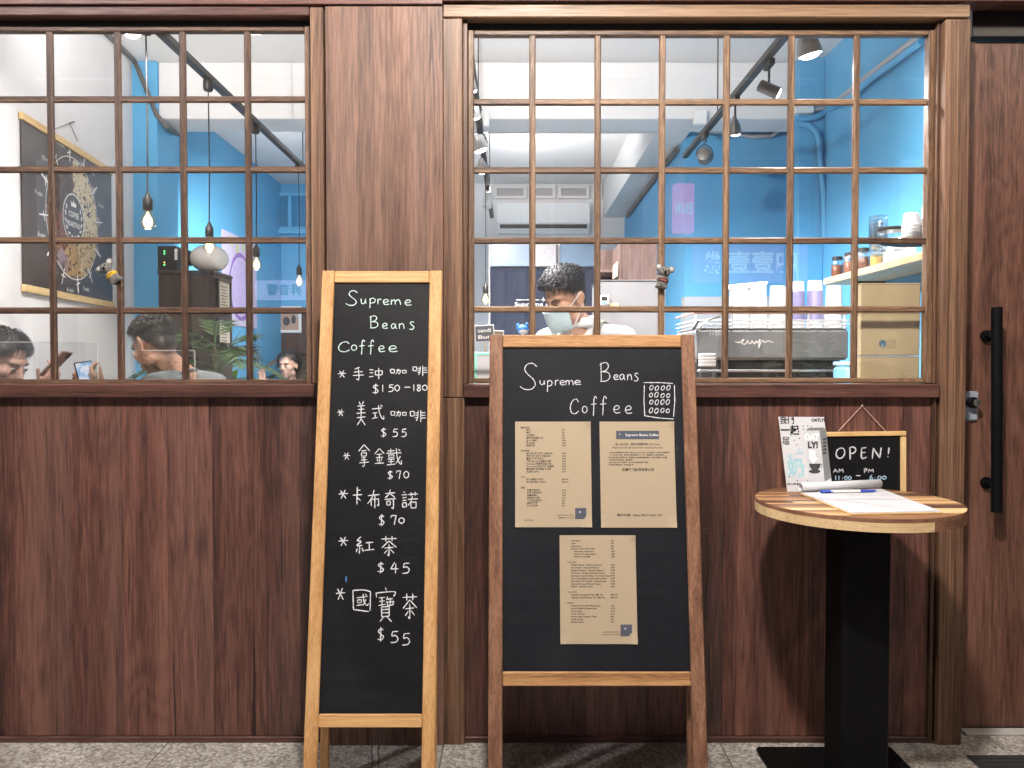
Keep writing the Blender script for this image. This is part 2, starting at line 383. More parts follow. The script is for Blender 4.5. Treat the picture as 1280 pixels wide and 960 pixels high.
HAN = {
 '手': [[(60,5),(20,18)],[(15,38),(85,35)],[(5,62),(95,58)],[(50,15),(55,60),(52,92),(35,85)]],
 '沖': [[(5,20),(30,20)],[(5,45),(28,45)],[(3,80),(30,75)],[(42,30),(45,65)],[(45,65),(88,62)],[(88,62),(90,28)],[(90,28),(42,30)],[(66,5),(66,98)]],
 '咖': [[(5,20),(8,80)],[(8,80),(28,78)],[(28,78),(28,20)],[(28,20),(5,20)],[(38,35),(62,32)],[(62,32),(58,90),(50,85)],[(50,10),(48,50),(36,95)],[(72,35),(74,80)],[(74,80),(95,78)],[(95,78),(95,35)],[(95,35),(72,35)]],
 '啡': [[(3,10),(5,50)],[(5,50),(28,48)],[(28,48),(28,10)],[(28,10),(3,10)],[(52,5),(50,60),(40,90)],[(35,25),(52,22)],[(35,45),(52,42)],[(33,65),(52,60)],[(68,0),(68,100)],[(68,22),(95,20)],[(68,45),(97,42)],[(68,68),(98,65)]],
 '美': [[(30,2),(42,14)],[(75,0),(58,15)],[(15,20),(88,18)],[(22,34),(82,32)],[(5,50),(95,47)],[(50,18),(50,50)],[(8,68),(92,64)],[(50,52),(45,75),(10,98)],[(50,72),(90,98)]],
 '式': [[(5,28),(80,22)],[(72,3),(85,12)],[(10,55),(45,52)],[(28,55),(28,85)],[(5,90),(48,82)],[(55,5),(62,50),(80,85),(95,92),(95,72)]],
 '拿': [[(50,0),(5,30)],[(50,0),(98,28)],[(30,28),(70,26)],[(28,38),(30,52)],[(30,52),(70,50)],[(70,50),(70,36)],[(70,36),(28,38)],[(65,56),(30,60)],[(25,70),(75,67)],[(12,82),(90,78)],[(50,58),(54,85),(48,98),(36,94)]],
 '金': [[(50,0),(3,35)],[(50,0),(98,32)],[(25,38),(75,36)],[(15,58),(85,56)],[(50,36),(50,92)],[(28,66),(34,82)],[(74,64),(64,82)],[(5,95),(95,92)]],
 '戴': [[(10,15),(55,12)],[(30,2),(30,28)],[(2,28),(98,25)],[(15,38),(18,52)],[(18,52),(50,50)],[(50,50),(50,36)],[(50,36),(15,38)],[(10,62),(55,60)],[(32,60),(32,92)],[(15,76),(52,74)],[(5,95),(58,90)],[(66,0),(70,45),(85,82),(98,90),(98,70)],[(92,45),(65,85)],[(80,5),(90,14)]],
 '卡': [[(48,0),(48,45)],[(48,20),(78,18)],[(5,48),(95,44)],[(45,48),(45,100)],[(48,62),(80,78)]],
 '布': [[(8,30),(92,24)],[(52,0),(38,40),(5,75)],[(30,52),(32,88)],[(30,52),(85,48)],[(85,48),(86,85),(76,82)],[(58,28),(58,100)]],
 '奇': [[(10,20),(90,16)],[(50,0),(40,22),(8,42)],[(52,22),(88,40)],[(2,50),(98,46)],[(20,60),(22,80)],[(22,80),(50,78)],[(50,78),(50,58)],[(50,58),(20,60)],[(76,48),(76,95),(60,90)]],
 '諾': [[(12,2),(22,8)],[(2,20),(34,18)],[(6,36),(30,34)],[(6,52),(30,50)],[(6,66),(8,90)],[(8,90),(30,88)],[(30,88),(30,64)],[(30,64),(6,66)],[(42,18),(98,14)],[(58,5),(58,26)],[(82,3),(82,24)],[(40,45),(98,42)],[(66,28),(58,55),(40,80)],[(56,62),(58,95)],[(58,95),(88,93)],[(88,93),(88,60)],[(88,60),(56,62)]],
 '紅': [[(28,0),(8,22),(28,26),(5,50)],[(30,30),(8,52),(35,50)],[(22,50),(20,100)],[(8,68),(3,90)],[(34,65),(42,88)],[(55,35),(95,32)],[(74,35),(74,75)],[(48,80),(100,74)]],
 '茶': [[(2,15),(98,12)],[(30,0),(30,28)],[(70,0),(70,26)],[(50,25),(5,60)],[(50,25),(98,58)],[(22,62),(80,58)],[(50,42),(50,100),(40,94)],[(40,72),(20,90)],[(60,70),(82,88)]],
 '國': [[(5,5),(8,90)],[(5,5),(60,3),(97,10)],[(97,10),(95,95)],[(8,90),(88,99)],[(25,38),(80,32)],[(28,48),(30,60)],[(30,60),(50,58)],[(50,58),(50,46)],[(50,46),(28,48)],[(25,72),(55,68)],[(58,22),(64,55),(78,72),(86,64)],[(74,45),(58,72)],[(70,22),(78,28)]],
 '寶': [[(50,0),(55,8)],[(3,15),(5,28)],[(3,16),(97,12),(92,26)],[(18,30),(48,28)],[(20,40),(46,38)],[(33,30),(33,50)],[(15,52),(50,48)],[(62,26),(56,36)],[(58,34),(88,32)],[(54,42),(95,40)],[(75,30),(75,50)],[(60,44),(62,52)],[(62,52),(90,50)],[(90,50),(90,42)],[(30,56),(32,84)],[(32,84),(70,82)],[(70,82),(70,54)],[(70,54),(30,56)],[(30,64),(70,62)],[(30,73),(70,72)],[(42,84),(22,98)],[(58,84),(82,98)]],
}
def glyph(ch, x0, y0, x1, y1):
    src = LET.get(ch) or HAN[ch]; out = []
    for st in src:
        q = catmull(st) if len(st) > 2 else st
        out.append([(x0 + (x1 - x0) * a / 100, y0 + (y1 - y0) * b / 100) for a, b in q])
    return out
def ribbon(mb, pts, wd, up, rnd):
    """a chalk stroke: a flat band following 3D points, width wd, lying across normal up, with rounded ends"""
    fine = []
    for i in range(len(pts) - 1):
        L = (pts[i+1] - pts[i]).length; n = max(1, int(L / (wd * 1.2)))
        for j in range(n): fine.append(pts[i].lerp(pts[i+1], j / n))
    fine.append(pts[-1]); n = len(fine); vs = []
    for i, p in enumerate(fine):
        t = fine[min(i+1, n-1)] - fine[max(i-1, 0)]
        if t.length < 1e-7: t = Vector((1, 0, 0))
        t.normalize(); sd = up.cross(t).normalized()
        k = wd * .5 * (1 + rnd.uniform(-.28, .28)) * (.7 if i in (0, n-1) else 1)
        vs += [p + sd * k, p - sd * k]
    fs = [(2*i, 2*i+1, 2*i+3, 2*i+2) for i in range(n - 1)]
    # end caps
    for (i, s) in ((0, -1), (n-1, 1)):
        t = fine[min(i+1, n-1)] - fine[max(i-1, 0)]
        if t.length < 1e-7: continue
        vs.append(fine[i] + t.normalized() * s * wd * .35); fs.append((2*i, 2*i+1, len(vs)-1))
    mb.add(vs, fs)
_txt = {}
def text2d(body, bold=0.0):
    if (body, bold) in _txt: return _txt[(body, bold)]
    cu = bpy.data.curves.new('t', 'FONT'); cu.body = body; cu.size = 1.0; cu.resolution_u = 2; cu.offset = bold
    o = bpy.data.objects.new('t', cu); COL.objects.link(o)
    bpy.context.view_layer.update()
    me = bpy.data.meshes.new_from_object(o.evaluated_get(bpy.context.evaluated_depsgraph_get()))
    r = ([(v.co.x, v.co.y) for v in me.vertices], [tuple(p.vertices) for p in me.polygons])
    bpy.data.objects.remove(o); bpy.data.curves.remove(cu); bpy.data.meshes.remove(me)
    _txt[(body, bold)] = r; return r

class Plane:
    """a flat board in the place; turns photo pixels into points on it and local u, v into world points"""
    def __init__(s, o, e1, e2):
        s.o = Vector(o); s.e1 = Vector(e1).normalized(); s.e2 = Vector(e2).normalized(); s.n = s.e1.cross(s.e2).normalized()
    def px(s, x, y, off=0.0):
        c = Vector((0, -D, H)); r = P(x, y, D) - c
        t = (s.o + s.n * off - c).dot(s.n) / r.dot(s.n); return c + r * t
    def uv(s, x, y, off=0.0): q = s.px(x, y, off) - s.o; return q.dot(s.e1), q.dot(s.e2)
    def at(s, u, v, w=0.0): return s.o + s.e1 * u + s.e2 * v + s.n * w
    def M(s): m = Matrix((s.e1, s.e2, s.n)).transposed().to_4x4(); m.translation = s.o; return m
    def text(s, mb, body, x, y, hpx, off, anchor='l', bold=0.0, stretch=None):
        """text whose capital height is hpx photo pixels, baseline-left at pixel x, y; stretch = wanted width in pixels"""
        vs, fs = text2d(body, bold)
        if not vs: return
        u, v = s.uv(x, y, off); u2, v2 = s.uv(x, y - hpx, off); k = (v2 - v) / .72
        w = max(p[0] for p in vs); kx = k
        if stretch: kx = (s.uv(x + stretch, y, off)[0] - u) / w
        if anchor == 'c': u -= w * kx / 2
        if anchor == 'r': u -= w * kx
        mb.add([s.at(u + a * kx, v + b * k, off) for a, b in vs], fs)
    def strokes(s, mb, zoom, ox, oy, items, wpx, off, rnd):
        for it in items:
            ch, x0, y0, x1, y1 = it
            for st in glyph(ch, x0, y0, x1, y1):
                pts = [s.px(ox + a / zoom, oy + b / zoom, off) for a, b in st]
                wd = (s.px(700 + wpx, 600, off) - s.px(700, 600, off)).length
                ribbon(mb, pts, wd, s.n, rnd)
    def rect(s, mb, x0, y0, x1, y1, off): mb.poly([s.px(x0, y1, off), s.px(x1, y1, off), s.px(x1, y0, off), s.px(x0, y0, off)])
# ------------------------------------------------------------------ ground outside
def pebble_mat():
    m, t, b = nodes('pebble_wash_stone')
    mp = coords(t, (1, 1, 1)); vo = t.nodes.new('ShaderNodeTexVoronoi'); vo.inputs['Scale'].default_value = 95; vo.inputs['Randomness'].default_value = 1
    t.links.new(mp.outputs[0], vo.inputs['Vector'])
    n = noise(t, mp, 3.0, 5, .6); n2 = noise(t, mp, 260, 3, .6)
    rp = ramp(t, [(0, (.26, .24, .22)), (.35, (.42, .39, .355)), (.7, (.56, .53, .49)), (1, (.70, .68, .65))])
    sp = t.nodes.new('ShaderNodeSeparateColor'); t.links.new(vo.outputs['Color'], sp.inputs[0]); t.links.new(sp.outputs[0], rp.inputs[0])
    ed = ramp(t, [(.0, (1, 1, 1)), (.45, (.9, .9, .9)), (.75, (.66, .65, .64))]); t.links.new(vo.outputs['Distance'], ed.inputs[0])
    c = mixc(t, rp.outputs[0], ed.outputs[0], 1.0, 'MULTIPLY')
    dr = ramp(t, [(.32, (.55, .53, .50)), (.66, (1.05, 1.04, 1.03))]); t.links.new(n.outputs[0], dr.inputs[0])
    c = mixc(t, c, dr.outputs[0], 1.0, 'MULTIPLY'); t.links.new(c, b.inputs['Base Color'])
    b.inputs['Roughness'].default_value = .62
    iv = t.nodes.new('ShaderNodeMath'); iv.operation = 'SUBTRACT'; iv.inputs[0].default_value = 1; t.links.new(vo.outputs['Distance'], iv.inputs[1])
    bump(t, b, iv.outputs[0], .5, .003)
    return m
PEB = pebble_mat()
GROUT = plain('cement_joint', (.12, .11, .10), .9)
ASPH = plain('asphalt', (.045, .045, .047), .9, var=.3, vs=60, bmp=.4)
XL, XR = PX(-330, D), PX(1560, D)
struct('ground', MB().box((-80, -90, -.30), (80, 40, -.16)), ASPH)
pave = struct('pavement', MB().box((-9, -4.0, -.159), (9, .30, -.006)), GROUT)
sx0 = PX(555, D, 930); step = 1.022
for i in range(-5, 6):
    for j in range(4):
        x = sx0 + i * step; y1 = .113 - j * 1.02
        if y1 < -3.5: continue
        obj('slab', MB().box((x + .002, max(y1 - 1.016, -3.98), -.05), (x + step - .002, y1, 0), .0015), PEB, pave)
struct('road', MB().box((-60, -11.0, -.156), (60, -4.02, -.15)), plain('road_asphalt', (.05, .05, .052), .85, var=.3, vs=40, bmp=.3))

# ------------------------------------------------------------------ shopfront carcass
Zf = 0.0
z_sill0, z_sill1 = PZ(497, D), PZ(480, D)
z_sk = PZ(919.5, D)
def planks(parent, x0, x1, z0, z1, yf, wmin, wmax, mat, th=.018, rnd=None, gap=.00035):
    rnd = rnd or random
    x = x0; out = []
    while x < x1 - 1e-4:
        w_ = rnd.uniform(wmin, wmax)
        if x1 - (x + w_) < wmin * .7: w_ = x1 - x
        dy = rnd.uniform(0, .0005)
        out.append(obj('plank', MB().box((x + gap, yf + dy, z0), (x + w_ - gap, yf + th, z1), .0005), mat, parent)); x += w_
    return out
DARKWALL = plain('backing_board', (.03, .018, .014), .8)

rp = random.Random(3)
# low wall left of the pillar
wl = thing('wood_wall_panel', 'dark walnut plank wall below the window with the pendant bulbs', 'wall panel', (PX(100, D), .05, 0))
planks(wl, PX(-200, D), PX(408.6, D), z_sk, z_sill0, 0, .09, .21, W_PANEL, rnd=rp)
obj('backing', MB().box((PX(-200, D), .019, 0), (PX(408.6, D), .09, z_sill0 - .002)), DARKWALL, wl)
obj('skirting_board', MB().box((PX(-200, D), -.010, 0), (PX(408.6, D), .017, z_sk - .001), .002), W_SILL, wl)
# low wall right of the pillar
wr = thing('wood_wall_panel', 'dark walnut plank wall behind the round table and kraft menu board', 'wall panel', (PX(870, D), .05, 0))
planks(wr, PX(581, D), PX(1164, D), z_sk, z_sill0, 0, .09, .21, W_PANEL, rnd=rp)
obj('backing', MB().box((PX(581, D), .019, 0), (PX(1169, D), .09, z_sill0 - .002)), DARKWALL, wr)
obj('skirting_board', MB().box((PX(581, D), -.010, 0), (PX(1164, D), .017, z_sk - .001), .002), W_SILL, wr)
obj('edge_trim', MB().box((PX(1164.3, D), -.012, 0), (PX(1169, D), .018, z_sill0 - .001), .002), W_CASE_Z, wr)
# pillar between the windows
pl = thing('wood_pillar', 'broad walnut plank pillar between the two gridded windows', 'pillar', (PX(480, D), 0, 0))
zp = PZ(8, D - .03)
for a, b in ((409, 449), (449.05, 469), (469.05, 513), (513.05, 554)):
    obj('plank', MB().box((PX(a, D - .03), -.03, 0), (PX(b, D - .03), -.006, zp), .0002), W_PILLAR, pl)
obj('core', MB().box((PX(410, D), -.005, 0), (PX(553, D), .12, zp - .01)), DARKWALL, pl)
obj('corner_strip', MB().box((PX(554.5, D), -.024, 0), (PX(581, D), .05, z_sill0 - .001), .002), W_CASE_Z, pl)
# far left wall, mostly out of view
fl = thing('wood_wall_panel', 'plank wall at the far end beyond the window with the pendant bulbs', 'wall panel', (PX(-260, D), .05, 0))
planks(fl, XL, PX(-202, D), 0, PZ(6, D), -.005, .10, .16, W_PANEL, rnd=rp)
planks(fl, PX(-201.8, D), PX(-125.4, D), z_sill0 + .001, PZ(6, D), -.005, .10, .13, W_PANEL, rnd=rp)
obj('backing', MB().box((XL, .014, 0), (PX(-202, D), .09, PZ(6, D))), DARKWALL, fl); obj('backing', MB().box((PX(-201.8, D), .014, z_sill0 + .001), (PX(-125.4, D), .09, PZ(6, D))), DARKWALL, fl)
# fascia above everything
ZC = 3.90
fb = thing('fascia_board', 'dark horizontal fascia boards running above both windows and the door', 'fascia', (0, -.01, PZ(5, D)))
zf0 = PZ(6, D - .03)
obj('board', MB().box((XL, -.034, zf0 + .001), (PX(555, D), .05, zf0 + .17), .002), W_SILL, fb)
obj('board', MB().box((PX(555.5, D), -.036, zf0 + .012), (XR, .05, zf0 + .17), .002), W_SILL, fb)
obj('board', MB().box((XL, -.030, zf0 + .174), (XR, .05, ZC - .002), .002), W_PANEL, fb)

# ------------------------------------------------------------------ gridded windows
def window(label, xc0, xc1, xs0, xs1, mx, rows, ytop, ybot, group=None, WZ=W_SASH_Z, WX=W_SASH_X):
    """xc = casing's inner edges in px, xs = sash's outer edges, mx = muntin centres at mid height, rows = horizontal muntins"""
    t = thing('grid_window', label, 'window', (PX((xs0 + xs1) / 2, D), .03, z_sill0))
    ds = D + .028; ym = 256
    X = lambda x: PX(x, ds, ym)
    zt, zb = PZ(ytop, ds), PZ(ybot, ds)
    zt2, zb2 = zt - .018, zb + .020
    # sash
    obj('stile', MB().box((X(xs0), .024, zb), (X(xs0 + 7), .060, zt), .003), WZ, t)
    obj('stile', MB().box((X(xs1 - 9), .024, zb), (X(xs1), .060, zt), .003), WZ, t)
    obj('rail', MB().box((X(xs0 + 7) + .0005, .026, zt2), (X(xs1 - 9) - .0005, .058, zt), .003), WX, t)
    obj('rail', MB().box((X(xs0 + 7) + .0005, .026, zb), (X(xs1 - 9) - .0005, .058, zb2), .003), WX, t)
    hw = .0118
    xs = [X(xs0 + 7)] + [X(x) for x in mx] + [X(xs1 - 9)]
    zs = [zt2] + [PZ(y, ds) for y in rows] + [zb2]
    for x in xs[1:-1]:
        obj('muntin', MB().box((x - hw, .0275, zb2 - .003), (x + hw, .046, zt2 + .003), .0045), WZ, t)
    for z in zs[1:-1]:
        obj('muntin', MB().box((xs[0] - .003, .0305, z - hw), (xs[-1] + .003, .0450, z + hw), .0045), WX, t)
    for i in range(len(xs) - 1):
        for j in range(len(zs) - 1):
            a = xs[i] + (0 if i == 0 else .002); b = xs[i+1] - (0 if i == len(xs) - 2 else .002)
            obj('pane', MB().box((a + .001, .0472, zs[j+1] + .003), (b - .001, .0512, zs[j] - .003)), GLASS, t)
    return t, zt
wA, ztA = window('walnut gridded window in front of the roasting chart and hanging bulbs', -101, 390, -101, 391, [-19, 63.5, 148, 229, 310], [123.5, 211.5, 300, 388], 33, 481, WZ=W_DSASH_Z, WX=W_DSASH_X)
obj('sill', MB().box((PX(-125, D), -.032, z_sill0), (PX(396, D), .10, z_sill1), .004), W_SILL, wA)
obj('casing', MB().box((PX(391.5, D), -.020, z_sill1 + .001), (PX(408, D), .10, PZ(6, D - .02)), .003), W_CASE_Z, wA)
obj('casing', MB().box((PX(-125, D), -.020, z_sill1 + .001), (PX(-102, D), .10, PZ(6, D - .02)), .003), W_CASE_Z, wA)
obj('head_trim', MB().box((PX(-102, D), -.022, PZ(19, D - .02)), (PX(391, D), .10, PZ(6, D - .02) - .001), .003), W_SILL, wA)
for k, yy in enumerate((.028, .060)):
    obj('slide_track', MB().box((PX(-102, D), yy, ztA + .004), (PX(391, D), yy + .022, PZ(20, D)), .002), BLACKM, wA)
wB, ztB = window('wide walnut gridded window in front of the barista and coffee machine', 581, 1168, 585.5, 1167.5, [665.5, 747, 827.5, 908, 988.5, 1070], [127, 212.5, 300.5, 386.5], 38, 479)
obj('sill', MB().box((PX(579.5, D), -.032, z_sill0), (PX(1169.5, D), .10, z_sill1), .004), W_SILL, wB)
obj('casing', MB().box((PX(555, D), -.022, z_sill0 + .0005), (PX(579, D), .10, PZ(23, D - .02)), .003), W_CASE_Z, wB)
obj('casing', MB().box((PX(1168, D), .004, z_sill1 + .001), (PX(1171.5, D), .10, PZ(22, D - .02)), .002), W_CASE_Z, wB)
obj('jamb', MB().box((PX(579.2, D), .002, z_sill1 + .001), (PX(585, D), .10, PZ(23, D)), .002), W_CASE_Z, wB)
obj('head_trim', MB().box((PX(555.5, D), -.026, PZ(22, D - .02)), (PX(1202, D), .10, PZ(6, D - .02) - .001), .003), W_CASE_X, wB)
for k, yy in enumerate((.030, .062)):
    obj('slide_track', MB().box((PX(580, D), yy, ztB + .004), (PX(1168, D), yy + .022, PZ(24, D)), .002), BLACKM, wB)

# ------------------------------------------------------------------ door on the right
post = tag(obj('door_post', MB().box((PX(1172, D), -.028, 0), (PX(1203, D), .115, PZ(23, D - .03)), .004), W_CASE_Z, org=(PX(1187, D), .04, 0)),
    'full height walnut post between the wide window and the door', 'post')
dd = D + .10
dr = thing('sliding_door', 'walnut sliding door with a long black pull bar', 'door', (PX(1310, dd), .10, 0))
W_DOOR = wood('walnut_door', (.036, .015, .009), (.104, .045, .030), (.17, .082, .056), 'z', across=9, along=.9, vary=.05, vein=.4)
obj('leaf', MB().box((PX(1199, dd), .10, .008), (PX(1470, dd), .14, PZ(52, dd)), .003), W_DOOR, dr)
obj('edge_strip', MB().box((PX(1199, dd), .094, .009), (PX(1213, dd), .0995, PZ(52.5, dd)), .001), W_DOOR, dr)
obj('top_track', MB().box((PX(1204, dd), .07, PZ(50, dd)), (PX(1480, dd), .16, zf0 + .03), .003), BLACKM, dr)
obj('threshold', MB().box((PX(1203.5, dd), .045, .0005), (PX(1470, dd), .092, .010), .002), plain('door_sill_stone', (.45, .43, .41), .6), dr)
hd = dd - .085
hb = obj('pull_handle', MB().tube([P(1246, 384, hd), P(1246, 640, hd)], .019, 20), BLACK, dr, smooth=True)
for y in (420, 603):
    p = P(1232, y, dd); q = P(1246, y, hd)
    obj('standoff', MB().tube([(p.x, .0995, p.z), (p.x, .085, p.z)], .022, 20).tube([(p.x, .085, p.z), (p.x + .01, .055, p.z), (q.x - .010, q.y + .004, p.z)], .0135, 14), BLACK, hb, smooth=True)
ld = dd - .012
p0, p1 = P(1203.5, 489, ld), P(1223, 526, ld)
lk = obj('lock_plate', MB().box((p0.x, .086, p0.z), (p1.x, .0998, p1.z), .006), plain('blued_chrome', (.46, .52, .60), .3, .35), dr, smooth=True)
c = P(1213, 503, ld)
obj('knob', MB().lathe([(.019, 0), (.021, .006), (.021, .022), (.017, .026)], 24, Matrix.Translation((c.x, .0855, c.z)) @ Matrix.Rotation(PI/2, 4, 'X')), BLACK, lk, smooth=True)
kf = obj('key_cylinder', MB().lathe([(.0140, 0), (.0145, .004), (.0135, .0055)], 24, Matrix.Translation((c.x + .009, .061, c.z)) @ Matrix.Rotation(PI/2, 4, 'X')), plain('brushed_nickel', (.55, .53, .48), .3, 1.0), lk, smooth=True)
obj('keyhole', MB().box((c.x + .0075, .0548, c.z - .005), (c.x + .0105, .0556, c.z + .005)), BLACK, lk)
er = thing('wood_wall_panel', 'plank wall beyond the sliding door', 'wall panel', (PX(1520, D), .05, 0))
planks(er, PX(1472, D), XR, 0, PZ(20, D), -.005, .10, .16, W_PANEL, rnd=rp)
mt_ = thing('door_mat', 'dark grey ribbed mat lying before the sliding door', 'mat', (2.15, -.36, 0))
MATM = plain('dark_rubber', (.02, .02, .021), .9, var=.3, vs=200, bmp=.4)
obj('base', MB().box((PX(1207, 2.86), -.66, .0005), (2.62, -.115, .008), .003), MATM, mt_)
for k in range(18): obj('rib', MB().box((PX(1207, 2.86) + .01, -.655 + k*.030, .0082), (2.61, -.655 + k*.030 + .018, .0115), .0015), MATM, mt_)
# ------------------------------------------------------------------ A-frame chalkboards
def a_board(label, d_top, z_top, d_foot, xl, xr, ytop, sw, y_in_top, y_r0, y_r1, wz, wx, leg_spread, name='a_frame_chalkboard', mitre=False, face=None):
    T = Vector((0, d_top - D, z_top)); Fp = Vector((0, d_foot - D, 0)); e2 = (T - Fp).normalized()
    pl = Plane(Fp, (1, 0, 0), e2)
    u0, v1 = pl.uv(xl, ytop); u1, _ = pl.uv(xr, ytop)
    t = thing(name, label, 'chalkboard', (( u0 + u1) / 2, d_foot - D, 0)); M = pl.M()
    vi = pl.uv(xl, y_in_top)[1]; r0 = pl.uv(xl, y_r0)[1]; r1 = pl.uv(xl, y_r1)[1]
    th = .022
    vtop = v1 if not mitre else v1
    obj('stile', MB().box((u0, .002, -th), (u0 + sw, vtop, 0), .003, M), wz, t)
    obj('stile', MB().box((u1 - sw, .002, -th), (u1, vtop, 0), .003, M), wz, t)
    obj('top_rail', MB().box((u0 + sw + .0004, vi, -th + .001), (u1 - sw - .0004, v1 - .001, -.001), .003, M), wx, t)
    obj('bottom_rail', MB().box((u0 + sw + .0004, r1, -th + .001), (u1 - sw - .0004, r0, -.001), .003, M), wx, t)
    pn = obj('writing_panel', MB().box((u0 + sw - .004, r0 - .005, -.016), (u1 - sw + .004, vi + .005, -.009), 0, M), face or CHALK, t)
    # rear frame opening towards the wall
    hinge = pl.at(0, v1 - .05, -th - .012)
    for s in (0, 1):
        x = u0 + .012 if s == 0 else u1 - .012 - .028
        a = Vector((x, hinge.y + .012, hinge.z)); zf = 0.0; yb = d_foot - D + leg_spread
        dirv = (Vector((x, yb, .0)) - a); L = dirv.length; dirv.normalize()
        q = Plane(a + dirv * L, (1, 0, 0), -dirv)
        obj('rear_leg', MB().box((0, 0.006, -.011), (.028, L, .011), .003, q.M()), wz, t)
        if s == 0: q0 = q
    return t, pl, pn, (u0, u1, v1, vi, r0, r1)

rc = random.Random(11)
# ---- tall pine board
tA, pA, pnA, gA = a_board('tall narrow pine framed chalkboard listing coffees and prices by hand', 2.75, 1.722, 2.432, 402.5, 552.5, 338, .0425, 353, 893, 910, W_PINE_Z, W_PINE_X, .20)
OFF = -.0086
def write(pl, zoom, ox, oy, rows, wpx, mat, parent, off=OFF):
    for row in rows:
        mb = MB(); pl.strokes(mb, zoom, ox, oy, row, wpx, off, rc); o = obj('chalk_line', mb, mat, parent, recalc=False); o['kind'] = 'stuff'
write(pA, 3.556, 380, 330, [[('S',185,118,240,185),('u',253,153,276,178),('p',287,150,318,196),('r',325,153,345,180),('e',350,156,380,182),('m',385,156,432,183),('e',447,158,478,185)],
  [('B',290,230,332,285),('e',347,262,373,288),('a',386,264,412,289),('n',420,262,448,289),('s',467,255,493,292)],
  [('C',152,345,205,391),('o',210,358,236,385),('f',243,338,272,402),('f',283,338,312,402),('e',330,362,360,392),('e',375,362,416,392)]], 1.05, CHALKM, pnA)
write(pA, 3.556, 380, 330, [[('*',150,470,187,507),('手',215,456,268,520),('沖',288,460,355,512),('咖',380,463,458,490),('啡',482,453,549,497)],
  [('$',303,533,334,578),('1',348,537,352,568),('5',375,535,399,568),('0',402,537,426,565),('-',447,545,472,550),('1',486,535,490,565),('8',501,537,520,565),('0',525,537,549,562)],
  [('*',147,643,178,677),('美',232,610,276,718),('式',300,625,357,694),('咖',382,650,458,678),('啡',470,650,542,702)],[('$',340,728,368,770),('5',393,732,418,768),('5',432,732,457,768)],
  [('*',173,835,205,872),('拿',240,803,293,902),('金',313,820,357,890),('戴',365,820,434,897)],[('$',370,918,396,958),('7',410,918,432,955),('0',442,920,467,952)]], 1.05, CHALKW, pnA)
write(pA, 3.556, 380, 560, [[('*',153,183,195,228),('卡',215,173,260,250),('布',280,188,340,267),('奇',357,185,410,272),('諾',433,193,507,271)],[('$',330,295,360,347),('7',385,298,413,341),('0',420,309,447,335)],
  [('*',152,392,197,437),('紅',230,395,311,470),('茶',343,392,412,477)],[('$',325,507,358,556),('4',383,508,420,556),('5',435,510,471,558)],
  [('*',140,618,183,678),('國',213,628,298,728),('寶',318,620,405,775),('茶',437,648,503,756)],[('$',325,797,358,860),('5',383,813,421,866),('5',435,822,473,877)]], 1.2, CHALKW, pnA)
write(pA, 3.556, 380, 560, [[('1', 182, 570, 192, 596)]], 1.2, CHALKC, pnA)
# ball chains hanging below the bottom rail
for xx in (463.5, 471.5):
    mb = MB(); q = pA.px(xx, 912, -.03)
    for k in range(34): mb.ell((q.x + .0012 * math.sin(k * .9), q.y + .004 + k * .0012, q.z - k * .0065), (.0024, .0024, .0030), n=6)
    obj('chain', mb, plain('dark_chain', (.05, .05, .052), .35, .9), tA)
# ---- wider teak board with the printed menus
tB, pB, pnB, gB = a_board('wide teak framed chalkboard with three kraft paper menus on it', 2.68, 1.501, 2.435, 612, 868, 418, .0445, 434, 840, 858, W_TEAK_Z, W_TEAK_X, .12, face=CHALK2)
white = MB()
write(pB, 3.84, 600, 410, [[('S',190,168,278,298),('u',287,250,311,273),('p',318,250,347,306),('r',358,248,380,276),('e',383,250,408,275),('m',410,248,450,276),('e',452,250,486,273)],
  [('B',572,165,628,258),('e',640,223,666,249),('a',668,220,697,251),('n',705,220,731,251),('s',738,215,763,256)],
  [('C',432,340,476,413),('o',490,373,516,409),('f',530,328,562,421),('f',573,328,609,419),('e',640,370,674,411),('e',695,372,731,413)]], .95, CHALKW, pnB)
box_st = [[(786,262),(860,262),(925,266)],[(933,274),(935,350),(929,426)],[(789,274),(787,350),(791,421)],[(789,421),(860,432),(929,437)]]
for st in box_st: ribbon(white, [pB.px(600 + a/3.84, 410 + b/3.84, OFF) for a, b in st], .0024, pB.n, rc)
for iy, yy in enumerate((288, 322, 358, 398)):
    for ix, xx in enumerate((821, 848, 876, 903)):
        x, y = xx + rc.uniform(-2, 2), yy + rc.uniform(-3, 3); a_, b_ = 8, rc.uniform(9, 13)
        ribbon(white, [pB.px(600 + (x + a_*math.cos(k*PI/6) + (b_*.25)*-math.sin(k*PI/6))/3.84, 410 + (y + b_*math.sin(k*PI/6))/3.84, OFF) for k in range(13)], .0024, pB.n, rc)
obj('chalk_doodle', white, CHALKW, pnB, recalc=False)
# small hook and cord on the right stile
q = pB.px(882, 664, -.02)
mb = MB().tube([(q.x + .009*math.cos(k*PI/6), q.y, q.z + .009*math.sin(k*PI/6)) for k in range(12)], .0016, 6, closed=True)
mb.tube([(q.x, q.y, q.z - .008), (q.x + .012, q.y + .006, q.z - .10), (q.x + .004, q.y + .01, q.z - .22), (q.x + .008, q.y + .015, q.z - .30)], .0022, 6)
obj('hook_and_cord', mb, BLACKM, tB, smooth=True)

